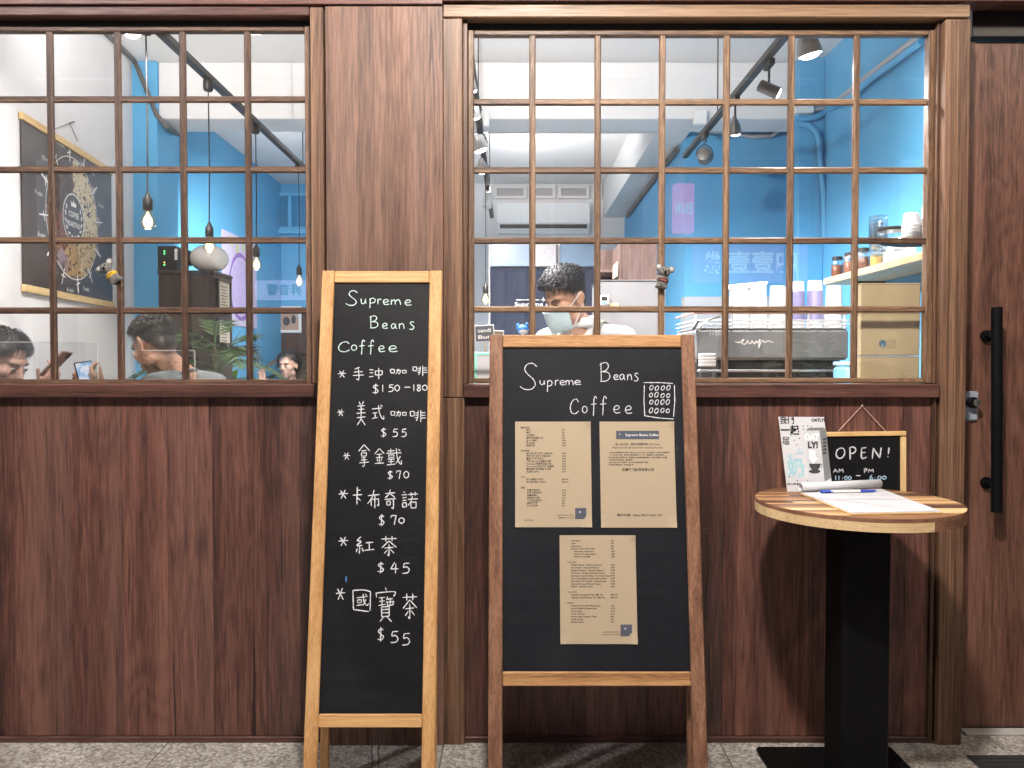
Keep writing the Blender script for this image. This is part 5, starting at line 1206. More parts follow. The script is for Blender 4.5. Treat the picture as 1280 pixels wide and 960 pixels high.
obj('cup_tray', MB().box((mx0 + .005, Yd(dM) + .005, zc0 - .001), (mx1 - .015, Yd(dM) + .40, zc0 + .006), .002), STEEL, cm)
for z, r in ((zc0 + .020, .0032), (zc0 + .038, .0032), (zc1, .0062)):
    obj('cup_rail', MB().tube([(mx0, Yd(dM) + .40, z), (mx0, Yd(dM), z), (mx1 - .01, Yd(dM), z), (mx1 - .01, Yd(dM) + .40, z)], r, 8), plain('pale_rail', (.72, .72, .74), .3, .2) if r < .004 else plain('copper_rail', (.62, .40, .34), .3, .6), cm)
for x in (868, 914, 938, 961, 985, 1009, 1033, 1054): obj('rail_post', MB().box((PX(x, dM) , Yd(dM) - .004, zc0), (PX(x, dM) + .008, Yd(dM) + .004, zc1 - .006), .001), plain('pale_rail', (.72, .72, .74), .3, .2), cm)
ps = Plane((0, Yd(dM) - .001, 0), (1, 0, 0), (0, 0, 1)); mb = MB()
sg = [[(918,427),(924,428),(930,424),(927,429),(932,430),(935,425)],[(935,427),(938,430),(940,426),(943,430),(945,426),(947,429),(950,424),(948,436),(952,426),(956,428),(960,426),(966,428)]]
for st in sg: ribbon(mb, [ps.px(a, b) for a, b in catmull(st, 4)], .0035, ps.n, nb)
obj('script_logo', mb, WHITEINK, cm, recalc=False)
mb = MB()
for k in range(30): mb.poly([ps.px(887 + 7*(k % 5) * .5, 413 + k // 5 * 1.1), ps.px(888.6 + 7*(k % 5) * .5, 413 + k // 5 * 1.1), ps.px(888.6 + 7*(k % 5) * .5, 413.5 + k // 5 * 1.1), ps.px(887 + 7*(k % 5) * .5, 413.5 + k // 5 * 1.1)])
obj('spec_label', mb, WHITEINK, cm, recalc=False)
sw_ = [P(872, 425, dM - .03), P(871, 415, dM - .03), P(876, 407, dM - .03), P(886, 399, dM - .03), P(900, 395, dM - .03)]
obj('steam_wand', MB().tube(catmull3 if False else sw_, [.006, .006, .0065, .007, .008], 8), CHROME, cm, smooth=True)
obj('lever', MB().tube([P(866, 412, dM - .03), P(873, 401, dM - .03)], .006, 8), BLACKM, cm, smooth=True)

def cup_mesh(x, d, zb, r0, r1, h, inv=True):
    pr = [(r0, 0), (r0 + .002, .004), (r1, h - .006), (r1 + .0035, h - .004), (r1 + .0035, h)]
    if inv: pr = [(r1 + .0035, 0), (r1 + .0035, .004), (r1, .006), (r0 + .001, h - .004), (r0, h)]
    return MB().lathe(pr, 24, Matrix.Translation((x, Yd(d), zb)))
LILAC = plain('lilac_sleeve', (.30, .28, .50), .6, var=.05)
dK = dM + .10; zk = zc0 + .0065
def cup(label, xc, ytop, wd, sleeve=None, dd_=0, group='upturned paper cups on the espresso machine'):
    d = dK + dd_; x = PX(xc, d); h = PZ(ytop, d) - zk; r = wd/2/F*d
    t = thing('paper_cup', label, 'cup', (x, Yd(d), zk), group)
    obj('wall', cup_mesh(x, d, zk, r*.80, r, h), WHITEPL, t, smooth=True)
    if sleeve: obj('sleeve', MB().lathe([(r*1.02, h*.18), (r*.865, h*.80)], 24, Matrix.Translation((x, Yd(d), zk))), LILAC, t, smooth=True)
    obj('base_rim', MB().lathe([(r*.80, h), (r*.80, h + .003), (r*.74, h + .003), (r*.73, h - .006)], 24, Matrix.Translation((x, Yd(d), zk))), WHITEPL, t, smooth=True)
cup('plain white upturned paper cup under the paper bag', 925.5, 362, 20)
cup('plain white upturned paper cup beside the one with a black dot', 947.5, 359, 22)
cup('white upturned paper cup with a small black dot', 971.5, 358.5, 22)
cup('lilac sleeved upturned paper cup half hidden by a window bar', 996, 353, 19, True)
cup('lilac sleeved upturned paper cup beside the last white one', 1018, 352, 21, True)
cup('white upturned paper cup at the end of the machine', 1041.5, 358, 22)
dn_ = MB(); pk = P(980, 374, dK - .045); dn_.ell((pk.x, pk.y + .005, pk.z), (.0025, .0025, .0025), n=6)
hb_ = thing('paper_bag', 'folded white paper bag lying behind the upturned cups', 'bag', (PX(935, dK + .14), Yd(dK + .14), zk))
db = dK + .12
mb = MB().add([P(912, 390, db), P(957, 390, db), P(957, 364, db), P(912, 361, db), P(914, 390, db + .1), P(955, 390, db + .1), P(959, 352, db + .06), P(913, 357, db + .06)], [(0,1,2,3), (5,4,7,6), (0,4,5,1), (1,5,6,2), (3,2,6,7), (4,0,3,7)])
obj('bag_body', mb, WHITEP, hb_); obj('folded_flap', MB().add([P(910, 362, db - .004), P(958, 356.5, db - .004), P(960, 351.5, db + .03), P(911, 356, db + .03), P(910, 363.2, db - .004), P(958, 357.7, db - .004), P(960, 352.5, db + .03), P(911, 357, db + .03)], [(0,1,2,3), (7,6,5,4), (0,4,5,1), (1,5,6,2), (2,6,7,3), (3,7,4,0)]), WHITEP, hb_)
# clear cups in front of the machine
pc = thing('plastic_cup_stack', 'stack of clear plastic lids and cups on the counter by the menu board', 'cups', (PX(884, 3.3), Yd(3.3), ZCT))
for k in range(4): obj('lid', MB().lathe([(.034, 0), (.036, .004), (.036, .011), (.030, .013)], 24, Matrix.Translation((PX(884, 3.3), Yd(3.3), PZ(458, 3.3) + k*.0135))), WHITEPL, pc, smooth=True)
CLEARC = glass('clear_plastic', (.90, .92, .93), .10, .05)
for k in range(5): obj('cup', MB().lathe([(.026, 0), (.0345, .085), (.036, .087)], 24, Matrix.Translation((PX(884, 3.3), Yd(3.3), PZ(458, 3.3) - .09 - k*.02))), CLEARC, pc, smooth=True)
obj('carton', MB().box((PX(884, 3.3) - .04, Yd(3.3) - .04, ZCT + .0005), (PX(884, 3.3) + .04, Yd(3.3) + .04, PZ(458, 3.3) - .172), .003), WHITEPL, pc)
bt = thing('blue_towel', 'folded light blue cloth on the counter at the end of the machine', 'cloth', (PX(1058, 3.45), Yd(3.45), ZCT))
obj('folded_cloth', MB().box((PX(1052, 3.45), Yd(3.38), ZCT + .001), (PX(1068, 3.45), Yd(3.55), PZ(458, 3.45)), .012), plain('light_blue_cloth', (.20, .52, .72), .9, var=.1, vs=60, bmp=.3), bt, smooth=True)
obj('fold', MB().box((PX(1053, 3.45), Yd(3.37), PZ(458, 3.45) + .001), (PX(1067, 3.45), Yd(3.56), PZ(452, 3.45)), .006), plain('pale_cloth', (.4, .62, .75), .9), bt, smooth=True)

# ---- wall shelf with jars on the right wall
zS = 1.4 + .41*K; xS = 1.6*K; dS0, dS1 = 2.85*K, 4.12*K
sf = thing('wall_shelf', 'pale wooden shelf on the blue right wall full of jars and cups', 'shelf', (xS + .2, Yd(3.8), zS))
W_SHELF = wood('shelf_pale_wood', (.5, .33, .17), (.62, .44, .25), (.70, .53, .33), 'y', across=18, vary=.03, vein=.1)
obj('shelf_board', MB().box((xS, Yd(dS0), zS), (XW_R - .001, Yd(dS1), zS + .035), .002), W_SHELF, sf)
for d in (dS1 - .2, dS0 + .3): obj('bracket', MB().box((XW_R - .02, Yd(d) - .012, zS - .2), (XW_R - .001, Yd(d) + .012, zS - .001)).box((xS + .08, Yd(d) - .012, zS - .02), (XW_R - .021, Yd(d) + .012, zS - .001)), BLACKM, sf)
zj = zS + .0355
JC = [((.20, .055, .02), 'jar of dark red spice'), ((.05, .03, .022), 'jar of black tea leaves'), ((.24, .09, .05), 'jar of brown sugar'), ((.42, .20, .04), 'jar of amber honey'), ((.13, .05, .03), 'jar of dark coffee beans'), ((.55, .33, .08), 'jar of golden tea')]
for i, (c_, nm) in enumerate(JC):
    x = xS + .05 + .03*(i % 2); d = dS1 - .07 - i*.085
    t = thing('storage_jar', 'small glass %s on the wall shelf' % nm, 'jar', (x, Yd(d), zj), 'jars on the wall shelf')
    MT = Matrix.Translation((x, Yd(d), zj))
    obj('contents', MB().lathe([(.028, .003), (.031, .008), (.031, .068)], 18, MT), plain('jar_fill_%d' % i, c_, .6, var=.35, vs=120, bmp=.3), t, smooth=True)
    obj('glass_wall', MB().lathe([(.032, .0), (.0335, .004), (.0335, .082), (.026, .092), (.026, .096)], 18, MT), CLEARC, t, smooth=True)
    obj('lid', MB().lathe([(.029, .0965), (.029, .113), (.026, .116)], 18, MT), plain('jar_lid_steel', (.5, .42, .34), .35, .7) if i % 2 else BLACKM, t, smooth=True)
wcp = thing('cup_box', 'white box of cups between the jars and the tumblers on the shelf', 'box', (xS + .07, Yd(3.72*K), zj))
bx = 3.46*K
obj('box_body', MB().box((xS + .02, Yd(bx) - .05, zj), (xS + .14, Yd(bx) + .05, zj + .10), .008), WHITEPL, wcp, smooth=True); obj('rim', MB().box((xS + .015, Yd(bx) - .055, zj + .1005), (xS + .145, Yd(bx) + .055, zj + .112), .004), WHITEPL, wcp, smooth=True)
d = 3.26*K; x = PX(1096, d); 
ts = thing('tumbler_stack', 'stack of clear plastic tumblers on the wall shelf', 'cups', (x, Yd(d), zj), None)
for k in range(6): obj('tumbler', MB().lathe([(.034, 0), (.041, .09), (.043, .094)], 20, Matrix.Translation((x, Yd(d), zj + k*.017))), CLEARC, ts, smooth=True)
d = 3.10*K; x = PX(1113, d)
kt = thing('glass_server', 'clear glass coffee server with a dark rim on the wall shelf', 'jug', (x, Yd(d), zj))
obj('bowl', MB().lathe([(.05, 0), (.058, .01), (.060, .07), (.056, .082)], 24, Matrix.Translation((x, Yd(d), zj))), CLEARC, kt, smooth=True); obj('rim', MB().lathe([(.058, .0825), (.060, .088), (.060, .096), (.04, .099)], 24, Matrix.Translation((x, Yd(d), zj))), BLACKM, kt, smooth=True)
d = 2.93*K; x = PX(1137, d)
for (dx, n0, lab) in ((0, 5, 'tall stack of white cups on the black tray of the wall shelf'), (.075, 7, 'second stack of white cups on the black tray by the window end')):
    st_ = thing('cup_stack', lab, 'cups', (x + dx, Yd(d), zj + .012))
    for k in range(n0): obj('cup', MB().lathe([(.036, 0), (.038, .008), (.032, .010), (.030, .05), (.024, .055)], 20, Matrix.Translation((x + dx, Yd(d), zj + .0125 + k*.014))), WHITEPL, st_, smooth=True)
ty = thing('serving_tray', 'black oval tray under the stacked white cups', 'tray', (x, Yd(d), zj))
obj('tray', MB().lathe([(.13, .0), (.15, .003), (.155, .010), (.148, .011), (.13, .006)], 40, Matrix.Translation((x + .03, Yd(d), zj + .0005)) @ Matrix.Diagonal((1, .8, 1, 1))), BLACK, ty, smooth=True)
obj('rim', MB().tube([(x + .03 + .153*math.cos(k*PI/16), Yd(d) + .122*math.sin(k*PI/16), zj + .0105) for k in range(32)], .003, 6, closed=True), CHROME, ty, smooth=True)

# ---- cardboard boxes against the glass
CARD = plain('cardboard', (.42, .33, .19), .8, var=.05, vs=30)
dX = 3.035
bxL, bxR = PX(1075.5, dX), PX(1149.5, dX)
def cbox(label, y0, y1, dz=0, flap=False):
    z1 = PZ(y0, dX); z0 = y1 if y1 < 5 else PZ(y1, dX)
    t = thing('cardboard_box', label, 'box', ((bxL+bxR)/2, Yd(dX)+.1, z0), 'cardboard boxes stacked against the glass')
    obj('carton', MB().box((bxL, Yd(dX), z0 + .0005), (bxR, Yd(dX) + .085, z1 - .004), .0025), CARD, t)
    obj('lid_flap', MB().box((bxL - .001, Yd(dX) - .001, z1 - .0038), (bxR + .001, Yd(dX) + .042, z1), .001), CARD, t); obj('lid_flap', MB().box((bxL - .001, Yd(dX) + .0435, z1 - .0038), (bxR + .001, Yd(dX) + .086, z1), .001), CARD, t)
    return t
x3 = cbox('plain kraft cardboard box at the bottom of the stack by the glass', 445, ZCT)
x2 = cbox('kraft cardboard box with two round social media marks, middle of the stack', 391, 444.6)
x1_ = cbox('plain low kraft cardboard box on top of the stack by the glass', 354, 390.6)
pX = Plane((0, Yd(dX) - .0006, 0), (1, 0, 0), (0, 0, 1)); zz, oxx, oyy = 4.8, 1000, 280
mb = MB(); mb.poly([pX.px(oxx + (496 + 22*math.cos(k*PI/14))/zz, oyy + (718 + 23*math.sin(k*PI/14))/zz) for k in range(28)]); obj('round_mark', mb, plain('teal_print', (.045, .13, .20), .7), x2, recalc=False)
mb = MB(); 
vs, fs = text2d('f', .06); c_ = pX.px(oxx + 497/zz, oyy + 737/zz, .0006); mb.add([(c_.x - .003 + x*.013, c_.y, c_.z + y*.0125) for x, y in vs], fs); obj('letter_print', mb, CREAM, x2, recalc=False)
mb = MB()
def rrect(cx, cy, r, k): 
    o = []
    for q, (sx, sy) in enumerate(((1,1),(-1,1),(-1,-1),(1,-1))):
        for j in range(5): a = q*PI/2 + j*PI/8; o.append((cx + sx*(r-k) + k*math.cos(a), cy + sy*(r-k) + k*math.sin(a)))
    return o + [o[0]]
ribbon(mb, [pX.px(oxx + a/zz, oyy + b/zz) for a, b in rrect(548, 719, 22, 7)], .0016, pX.n, nb); ribbon(mb, [pX.px(oxx + (548 + 10*math.cos(k*PI/8))/zz, oyy + (719 + 10*math.sin(k*PI/8))/zz) for k in range(17)], .0016, pX.n, nb)
mb.poly([pX.px(oxx + (562 + 2.5*math.cos(k*PI/4))/zz, oyy + (705 + 2.5*math.sin(k*PI/4))/zz) for k in range(8)]); obj('camera_mark', mb, plain('brown_print', (.11, .075, .045), .8), x2, recalc=False)

# ---- pastry corner at the left of the wide window
cs_ = thing('pastry_counter', 'low display counter with baked goods beside the barista', 'counter', (.02, .45, FLI))
obj('body', MB().box((-.26, .22, FLI), (.28, .62, 1.255), .004), PLAST, cs_); obj('counter_top', MB().box((-.28, .20, 1.256), (.29, .64, 1.28), .004), WHITEPL, cs_)
ZP = 1.2805; dQ = 3.25
gc = thing('green_framed_card', 'white price card in a mint green frame on the pastry counter', 'card', P(605, 466, 3.2))
pG = Plane((P(594, 470, 3.2).x, Yd(3.2), ZP + .001), (1, 0, 0), (0, .35, 1))
uv = pG.uv
u0, v0 = pG.uv(592, 466); u1, v1 = pG.uv(622, 441)
v0 = 0.0
MINT = plain('mint_plastic', (.10, .60, .42), .4)
for a, b, nm in (((u0, v0), (u0 + .014, v1), 'frame_side'), ((u1 - .014, v0), (u1, v1), 'frame_side'), ((u0 + .014, v0), (u1 - .014, v0 + .010), 'frame_bottom'), ((u0 + .014, v1 - .012), (u1 - .014, v1), 'frame_top')): obj(nm, MB().box((*a, 0), (*b, .006), .001, pG.M()), MINT, gc)
obj('card', MB().box((u0 + .013, v0 + .009, .001), (u1 - .013, v1 - .011, .003), 0, pG.M()), WHITEP, gc)
bk = thing('bread_basket', 'pale basket of round buns on the pastry counter', 'basket', (PX(612, 3.4), Yd(3.4), ZP))
BREAD = plain('baked_crust', (.55, .33, .13), .6, var=.3, vs=18, bmp=.2)
obj('tray', MB().lathe([(.10, 0), (.115, .03), (.118, .03), (.11, .004)], 24, Matrix.Translation((PX(612, 3.42), Yd(3.42), ZP))), W_LIGHT_X, bk, smooth=True)
for i, (x, y, z) in enumerate(((-.05, -.04, .05), (.04, -.05, .05), (.0, .04, .05), (-.02, -.01, .105), (.06, .03, .075))): obj('bun', MB().ell((PX(612, 3.42) + x, Yd(3.42) + y, ZP + z), (.045, .045, .034), n=16), BREAD, bk, smooth=True, sharp=0)
sg_ = thing('slate_sign', 'small slate sign with white edge reading candi bun', 'sign', P(604, 426, 3.3))
pQ = Plane(P(595, 427, 3.26), (1, .05, .06), (-.06, .2, 1)); u0, v0 = 0, 0; u1, v1 = .073, .064
obj('white_edge', MB().box((-.003, -.003, -.003), (u1 + .003, v1 + .003, -.0002), .001, pQ.M()), WHITEPL, sg_); obj('slate', MB().box((0, 0, 0), (u1, v1, .002), 0, pQ.M()), plain('slate_grey', (.05, .055, .075), .6, var=.2), sg_)
mb = MB()
for s, v in (('candi', .037), ('Bun', .010)):
    vs, fs = text2d(s, .015); w_ = max(q[0] for q in vs); mb.add([pQ.at(.008 + x*.055/w_, v + y*.022, .0026) for x, y in vs], fs)
obj('lettering', mb, WHITEINK, sg_, recalc=False)
obj('stick', MB().tube([pQ.at(.036, 0, -.004), Vector((pQ.at(.036, 0).x, pQ.at(.036, 0).y + .01, ZP))], .003, 6), W_LIGHT_X, sg_)
kc = thing('kraft_card', 'kraft price card with pale edge behind the slate sign', 'card', P(626, 418, 3.36))
pQ2 = Plane(P(615, 421, 3.36), (1, 0, -.05), (.05, .25, 1)); obj('card', MB().box((0, -.04, -.003), (.05, .03, 0), .001, pQ2.M()), WHITEPL, kc); obj('kraft_face', MB().box((.006, -.035, .0003), (.044, .024, .001), 0, pQ2.M()), KRAFT, kc)
obj('prop', MB().tube([pQ2.at(.025, -.04, -.002), Vector((pQ2.at(.025, -.04).x, pQ2.at(.025, -.04).y + .01, ZP))], .003, 6), W_LIGHT_X, kc)
tb = thing('blue_toy', 'small bright blue toy whale behind the menu board', 'toy', P(653, 418, 3.4))
c_ = P(653.5, 412, 3.42); BT = plain('toy_blue', (.05, .25, .68), .45)
obj('body', MB().ell(c_, (.026, .022, .021), n=18), BT, tb, smooth=True, sharp=0); obj('tail', MB().ell(c_ + Vector((-.020, 0, .014)), (.009, .006, .014), n=10).ell(c_ + Vector((.018, 0, .02)), (.008, .006, .010), n=10), BT, tb, smooth=True, sharp=0)
obj('belly', MB().ell(c_ + Vector((.002, -.010, -.008)), (.020, .015, .010), n=14), WHITEPL, tb, smooth=True, sharp=0); obj('stand', MB().tube([c_ + Vector((0, 0, -.018)), Vector((c_.x, c_.y, ZP))], .006, 8), WHITEPL, tb)

# ---- acrylic dividers on the customers' counter
ZC2 = 1.27
ct2 = thing('window_ledge', 'wooden ledge inside the window with the pendant bulbs', 'ledge', (-1.6, .15, FLI))
obj('ledge_board', MB().box((-2.23, .101, ZC2 - .03), (-1.02, .185, ZC2), .003), COUNT, ct2)
for x in (-2.15, -1.1): obj('bracket', MB().box((x - .012, .101, ZC2 - .15), (x + .012, .125, ZC2 - .031)), BLACKM, ct2)
ht = thing('high_table', 'narrow high table between the two customers with phones', 'table', (-1.80, .50, FLI))
obj('table_top', MB().box((-1.93, .26, 1.06), (-1.64, .86, 1.09), .004), COUNT, ht)
obj('column', MB().box((-1.815, .53, FLI + .0205), (-1.755, .59, 1.0595), .004), BLACKM, ht); obj('base_plate', MB().box((-1.95, .40, FLI + .0005), (-1.62, .72, FLI + .02), .004), BLACKM, ht)
ACR = glass('acrylic', (.96, .97, .98), .06)
ACE = plain('acrylic_edge', (.62, .64, .64), .3)
def acrylic(label, x0, x1, d, ztop):
    t = thing('acrylic_divider', label, 'divider', ((x0+x1)/2, Yd(d), ZC2), 'clear dividers on the window ledge')
    obj('sheet', MB().box((x0, Yd(d), ZC2 + .001), (x1, Yd(d) + .003, ztop)), ACR, t)
    obj('edge', MB().box((x0, Yd(d), ztop + .0003), (x1, Yd(d) + .003, ztop + .0025)), ACE, t); obj('edge', MB().box((x1 + .0003, Yd(d), ZC2 + .001), (x1 + .002, Yd(d) + .003, ztop)), ACE, t)
acrylic('clear acrylic divider sheet between the two customers with phones', PX(-45, 3.07), PX(122, 3.07), 3.07, PZ(428, 3.07))
acrylic('clear acrylic divider sheet beside the man in the grey shirt', PX(178, 3.07), PX(243, 3.07), 3.07, PZ(438.5, 3.07))
# ------------------------------------------------------------------ people
def remesh(mb, vox, it=3):
    me = bpy.data.meshes.new('tmp'); me.from_pydata([tuple(p) for p in mb.v], [], mb.f)
    bm = bmesh.new(); bm.from_mesh(me); bmesh.ops.recalc_face_normals(bm, faces=bm.faces); bm.to_mesh(me); bm.free()
    o = bpy.data.objects.new('tmp', me); COL.objects.link(o)
    r = o.modifiers.new('r', 'REMESH'); r.mode = 'VOXEL'; r.voxel_size = vox
    if it: s = o.modifiers.new('s', 'SMOOTH'); s.iterations = it; s.factor = .5
    bpy.context.view_layer.update()
    m2 = bpy.data.meshes.new_from_object(o.evaluated_get(bpy.context.evaluated_depsgraph_get()))
    out = MB(); out.v = [tuple(v.co) for v in m2.vertices]; out.f = [tuple(p.vertices) for p in m2.polygons]
    bpy.data.objects.remove(o); bpy.data.meshes.remove(me); bpy.data.meshes.remove(m2)
    return out
def skin_mat(name, c):
    m = plain(name, c, .5, var=.10, vs=18, sss=.12, spec=.4, bmp=.03); t = m.node_tree; b = t.nodes['Principled BSDF']
    src = b.inputs['Base Color'].links[0].from_socket; a = t.nodes.new('ShaderNodeAttribute'); a.attribute_name = 'stubble'
    t.links.new(mixc(t, src, (.022, .014, .011), a.outputs['Fac']), b.inputs['Base Color']); return m
CRC = Vector((0, -.015, .035))
def head_prims(mb, M, female=False):
    E = lambda c, r, rot=None: mb.ell(c, r, M, 18, rot)
    E(CRC, (.075, .094, .082)); E((0, .028, -.028), (.058, .064, .080)); E((0, .010, -.055), (.056, .060, .050))
    E((0, -.052, -.020), (.058, .050, .062)); E((0, .060, -.092), (.026, .026, .021)); E((0, .066, .026), (.050, .024, .018))
    for s in (-1, 1):
        E((s*.040, .052, -.022), (.022, .030, .025)); E((s*.045, .0, -.075), (.018, .035, .024))
        E((s*.077, -.008, -.008), (.0085, .019, .034), Matrix.Rotation(R(s*20), 3, 'Z')); E((s*.087, -.018, .004), (.0065, .015, .024), Matrix.Rotation(R(s*28), 3, 'Z')); E((s*.082, -.010, -.030), (.0065, .009, .011))
    mb.cap((0, .086, .012), (0, .106, -.026), .0085, .0115, 10, M); E((0, .103, -.030), (.0155, .012, .010))
    E((0, .087, -.060), (.023, .012, .008)); E((0, .085, -.071), (.020, .012, .008))
def face_parts(parent, M, brow=(.02, .014, .01), lip=(.36, .13, .11), eyes=True, lips=True, lid=0.55):
    if not eyes: return
    WHT = plain('eye_white', (.62, .58, .55), .3); IRI = plain('dark_iris', (.012, .009, .007), .15)
    BR = plain('brow_%g' % brow[0], brow, .8)
    for s in (-1, 1):
        e = obj('eye', MB().ell((s*.031, .0855, -.001), (.0135, .006, .0062), M, 14), WHT, parent, smooth=True, sharp=0)
        obj('iris', MB().ell((s*.031, .0905, -.0015), (.0058, .0022, .0052), M, 12), IRI, e, smooth=True, sharp=0)
        mb = MB(); pts = [M @ Vector((s*(.012 + .036*t), .0925 - .016*t*t, .0195 + .006*math.sin(t*2.2) )) for t in (0, .25, .5, .75, 1)]
        mb.tube(pts, [.0016, .0030, .0032, .0026, .001], 6); obj('eyebrow', mb, BR, parent, smooth=True)
        pts = [M @ Vector((s*(.018 + .027*t), .0935 - .010*abs(t - .45), .0005 + .0055*math.sin(t*PI))) for t in (0, .25, .5, .75, 1)]
        obj('eyelash', MB().tube(pts, [.0008, .0018, .002, .002, .0008], 6), BR, parent, smooth=True)
    if lips:
        mb = MB().ell((0, .0935, -.0600), (.0205, .0065, .0042), M, 14).ell((0, .0915, -.0695), (.0175, .0065, .0052), M, 14)
        obj('lips', mb, plain('lip_tone', lip, .4), parent, smooth=True, sharp=0)
def hairline(y, kind):
    tab = {'short': ((-1, -.82), (-.45, -.72), (-.12, -.30), (.08, .02), (.30, .12), (.55, .40), (1, .62)),
           'long': ((-1, -.95), (-.3, -.95), (-.02, -.60), (.20, -.05), (.45, .30), (.7, .52), (1, .60))}[kind]
    for (a, za), (b, zb) in zip(tab, tab[1:]):
        if y <= b: return za + (zb - za) * (y - a) / (b - a)
    return tab[-1][1]
def hair(parent, M, mat, kind, n, flow, lift=.010, length=.045, seed=1, wid=.0016, top=1.0, name='hair', fade=False, ymax=2, front=1.0):
    rn = random.Random(seed); mb = MB(); R_ = Vector((.0765, .0955, .0835))
    # cap: a shell over the scalp
    nu, nv = 48, 32; ids = {}; sh = MB()
    for i in range(nu):
        for j in range(nv + 1):
            a = 2*PI*i/nu; t = PI*j/nv; dv = Vector((math.sin(t)*math.cos(a), math.sin(t)*math.sin(a), math.cos(t)))
            up_ = max(0, dv.z - hairline(dv.y, kind)); th = (.001 + lift*.62*min(1, up_*2.2)*top*(.75 + .55*mnoise.noise(dv*3.5) + .18*mnoise.noise(dv*8)))
            if fade: th *= min(1, max(.10, (dv.z - .05)*2.2))
            ids[(i, j)] = len(sh.v); sh.v.append(tuple(M @ (CRC + Vector((dv.x*(R_.x + th), dv.y*(R_.y + th), dv.z*(R_.z + th))))))
    for i in range(nu):
        for j in range(nv):
            a = 2*PI*(i + .5)/nu; t = PI*(j + .5)/nv; dv = Vector((math.sin(t)*math.cos(a), math.sin(t)*math.sin(a), math.cos(t)))
            if dv.z > hairline(dv.y, kind): sh.f.append((ids[(i, j)], ids[(i, j+1)], ids[((i+1) % nu, j+1)], ids[((i+1) % nu, j)]))
    h = obj(name, sh, mat, parent, smooth=True, sharp=0, recalc=False)
    k = 0
    while k < n:
        dv = Vector((rn.gauss(0, 1), rn.gauss(0, 1), rn.gauss(0, 1))).normalized(); hl = hairline(dv.y, kind)
        if dv.z < hl + rn.uniform(0, .08) or dv.y > ymax: continue
        k += 1
        f = flow(dv, rn); f = f - dv * f.dot(dv)
        if f.length < 1e-4: continue
        f.normalize(); L = length * rn.uniform(.6, 1.25) * (front if dv.y > .12 else 1); lf = lift * top
        lr = rn.uniform(.6, 1.45)
        if fade:
            kf = min(1, max(.12, (dv.z - .05)*2.2)); L *= kf; lf *= kf
        p = CRC + Vector((dv.x*R_.x, dv.y*R_.y, dv.z*R_.z)); pts = []
        for q in range(4):
            s = q/3; pts.append(M @ (p + dv*(lf*lr*(.55 + .75*math.sin(min(1, s*1.1)*PI*.75)) ) + f*L*s - dv*(L*L*s*s*3.2 if kind == 'short' else L*L*s*s*4.5)))
        side = f.cross(dv); sd = (M.to_3x3() @ side).normalized(); w_ = wid*rn.uniform(.6, 1.3); b = len(mb.v)
        for q, pt in enumerate(pts):
            ww = w_*(1, 1, .75, .15)[q]; mb.v += [tuple(pt + sd*ww), tuple(pt - sd*ww)]
        mb.f += [(b+2*q, b+2*q+1, b+2*q+3, b+2*q+2) for q in range(3)]
    obj('hair_strands', mb, mat, parent, smooth=True, sharp=0, recalc=False)
    return h
def hand(mb, w_, fdir, nrm, side, curl=(28, 40, 30), sc=1.0, spread=6, thumb=40):
    """w_ wrist, fdir towards the knuckles, nrm out of the palm, side +1 when the thumb lies towards fdir x nrm"""
    f = Vector(fdir).normalized(); n = Vector(nrm); n = (n - f*n.dot(f)).normalized(); s = f.cross(n) * side; w_ = Vector(w_)
    mb.ell(w_ + f*.045*sc, (.040*sc, .013*sc, .050*sc), rot=Matrix((s, n, f)).transposed(), n=12)
    for i, (o, L) in enumerate(((.028, (.042, .025, .020)), (.0095, (.046, .029, .021)), (-.0095, (.043, .027, .020)), (-.028, (.034, .020, .018)))):
        p = w_ + s*o*.9*sc + f*(.080 - .008*abs(i - 1.2))*sc; mb.cap(w_ + s*o*.5*sc + f*.02*sc, p, .0105*sc, .0095*sc, 8)
        d = (f + s*math.tan(R(spread*(1.5 - i)*.6))).normalized(); a = 0
        for q in range(3):
            a = R(curl[q] + (i*3)); ax = d.cross(n).normalized(); d = Matrix.Rotation(-a if False else a, 3, ax) @ d
            # rotating d towards the palm normal
            e = p + d*L[q]*sc; mb.cap(p, e, (.0086 - .0007*q)*sc, (.0080 - .0008*q)*sc, 8); p = e
    p = w_ + s*.026*sc + f*.022*sc; d = (f*math.cos(R(thumb)) + s*math.sin(R(thumb)) + n*.35).normalized()
    mb.cap(w_ + s*.008*sc + f*.008*sc, p, .013*sc, .0115*sc, 8)
    for q, L in enumerate((.034, .028)):
        e = p + d*L*sc; mb.cap(p, e, (.0105 - .001*q)*sc, (.0092 - .001*q)*sc, 8); p = e; d = (d + f*.25 + n*.25).normalized()
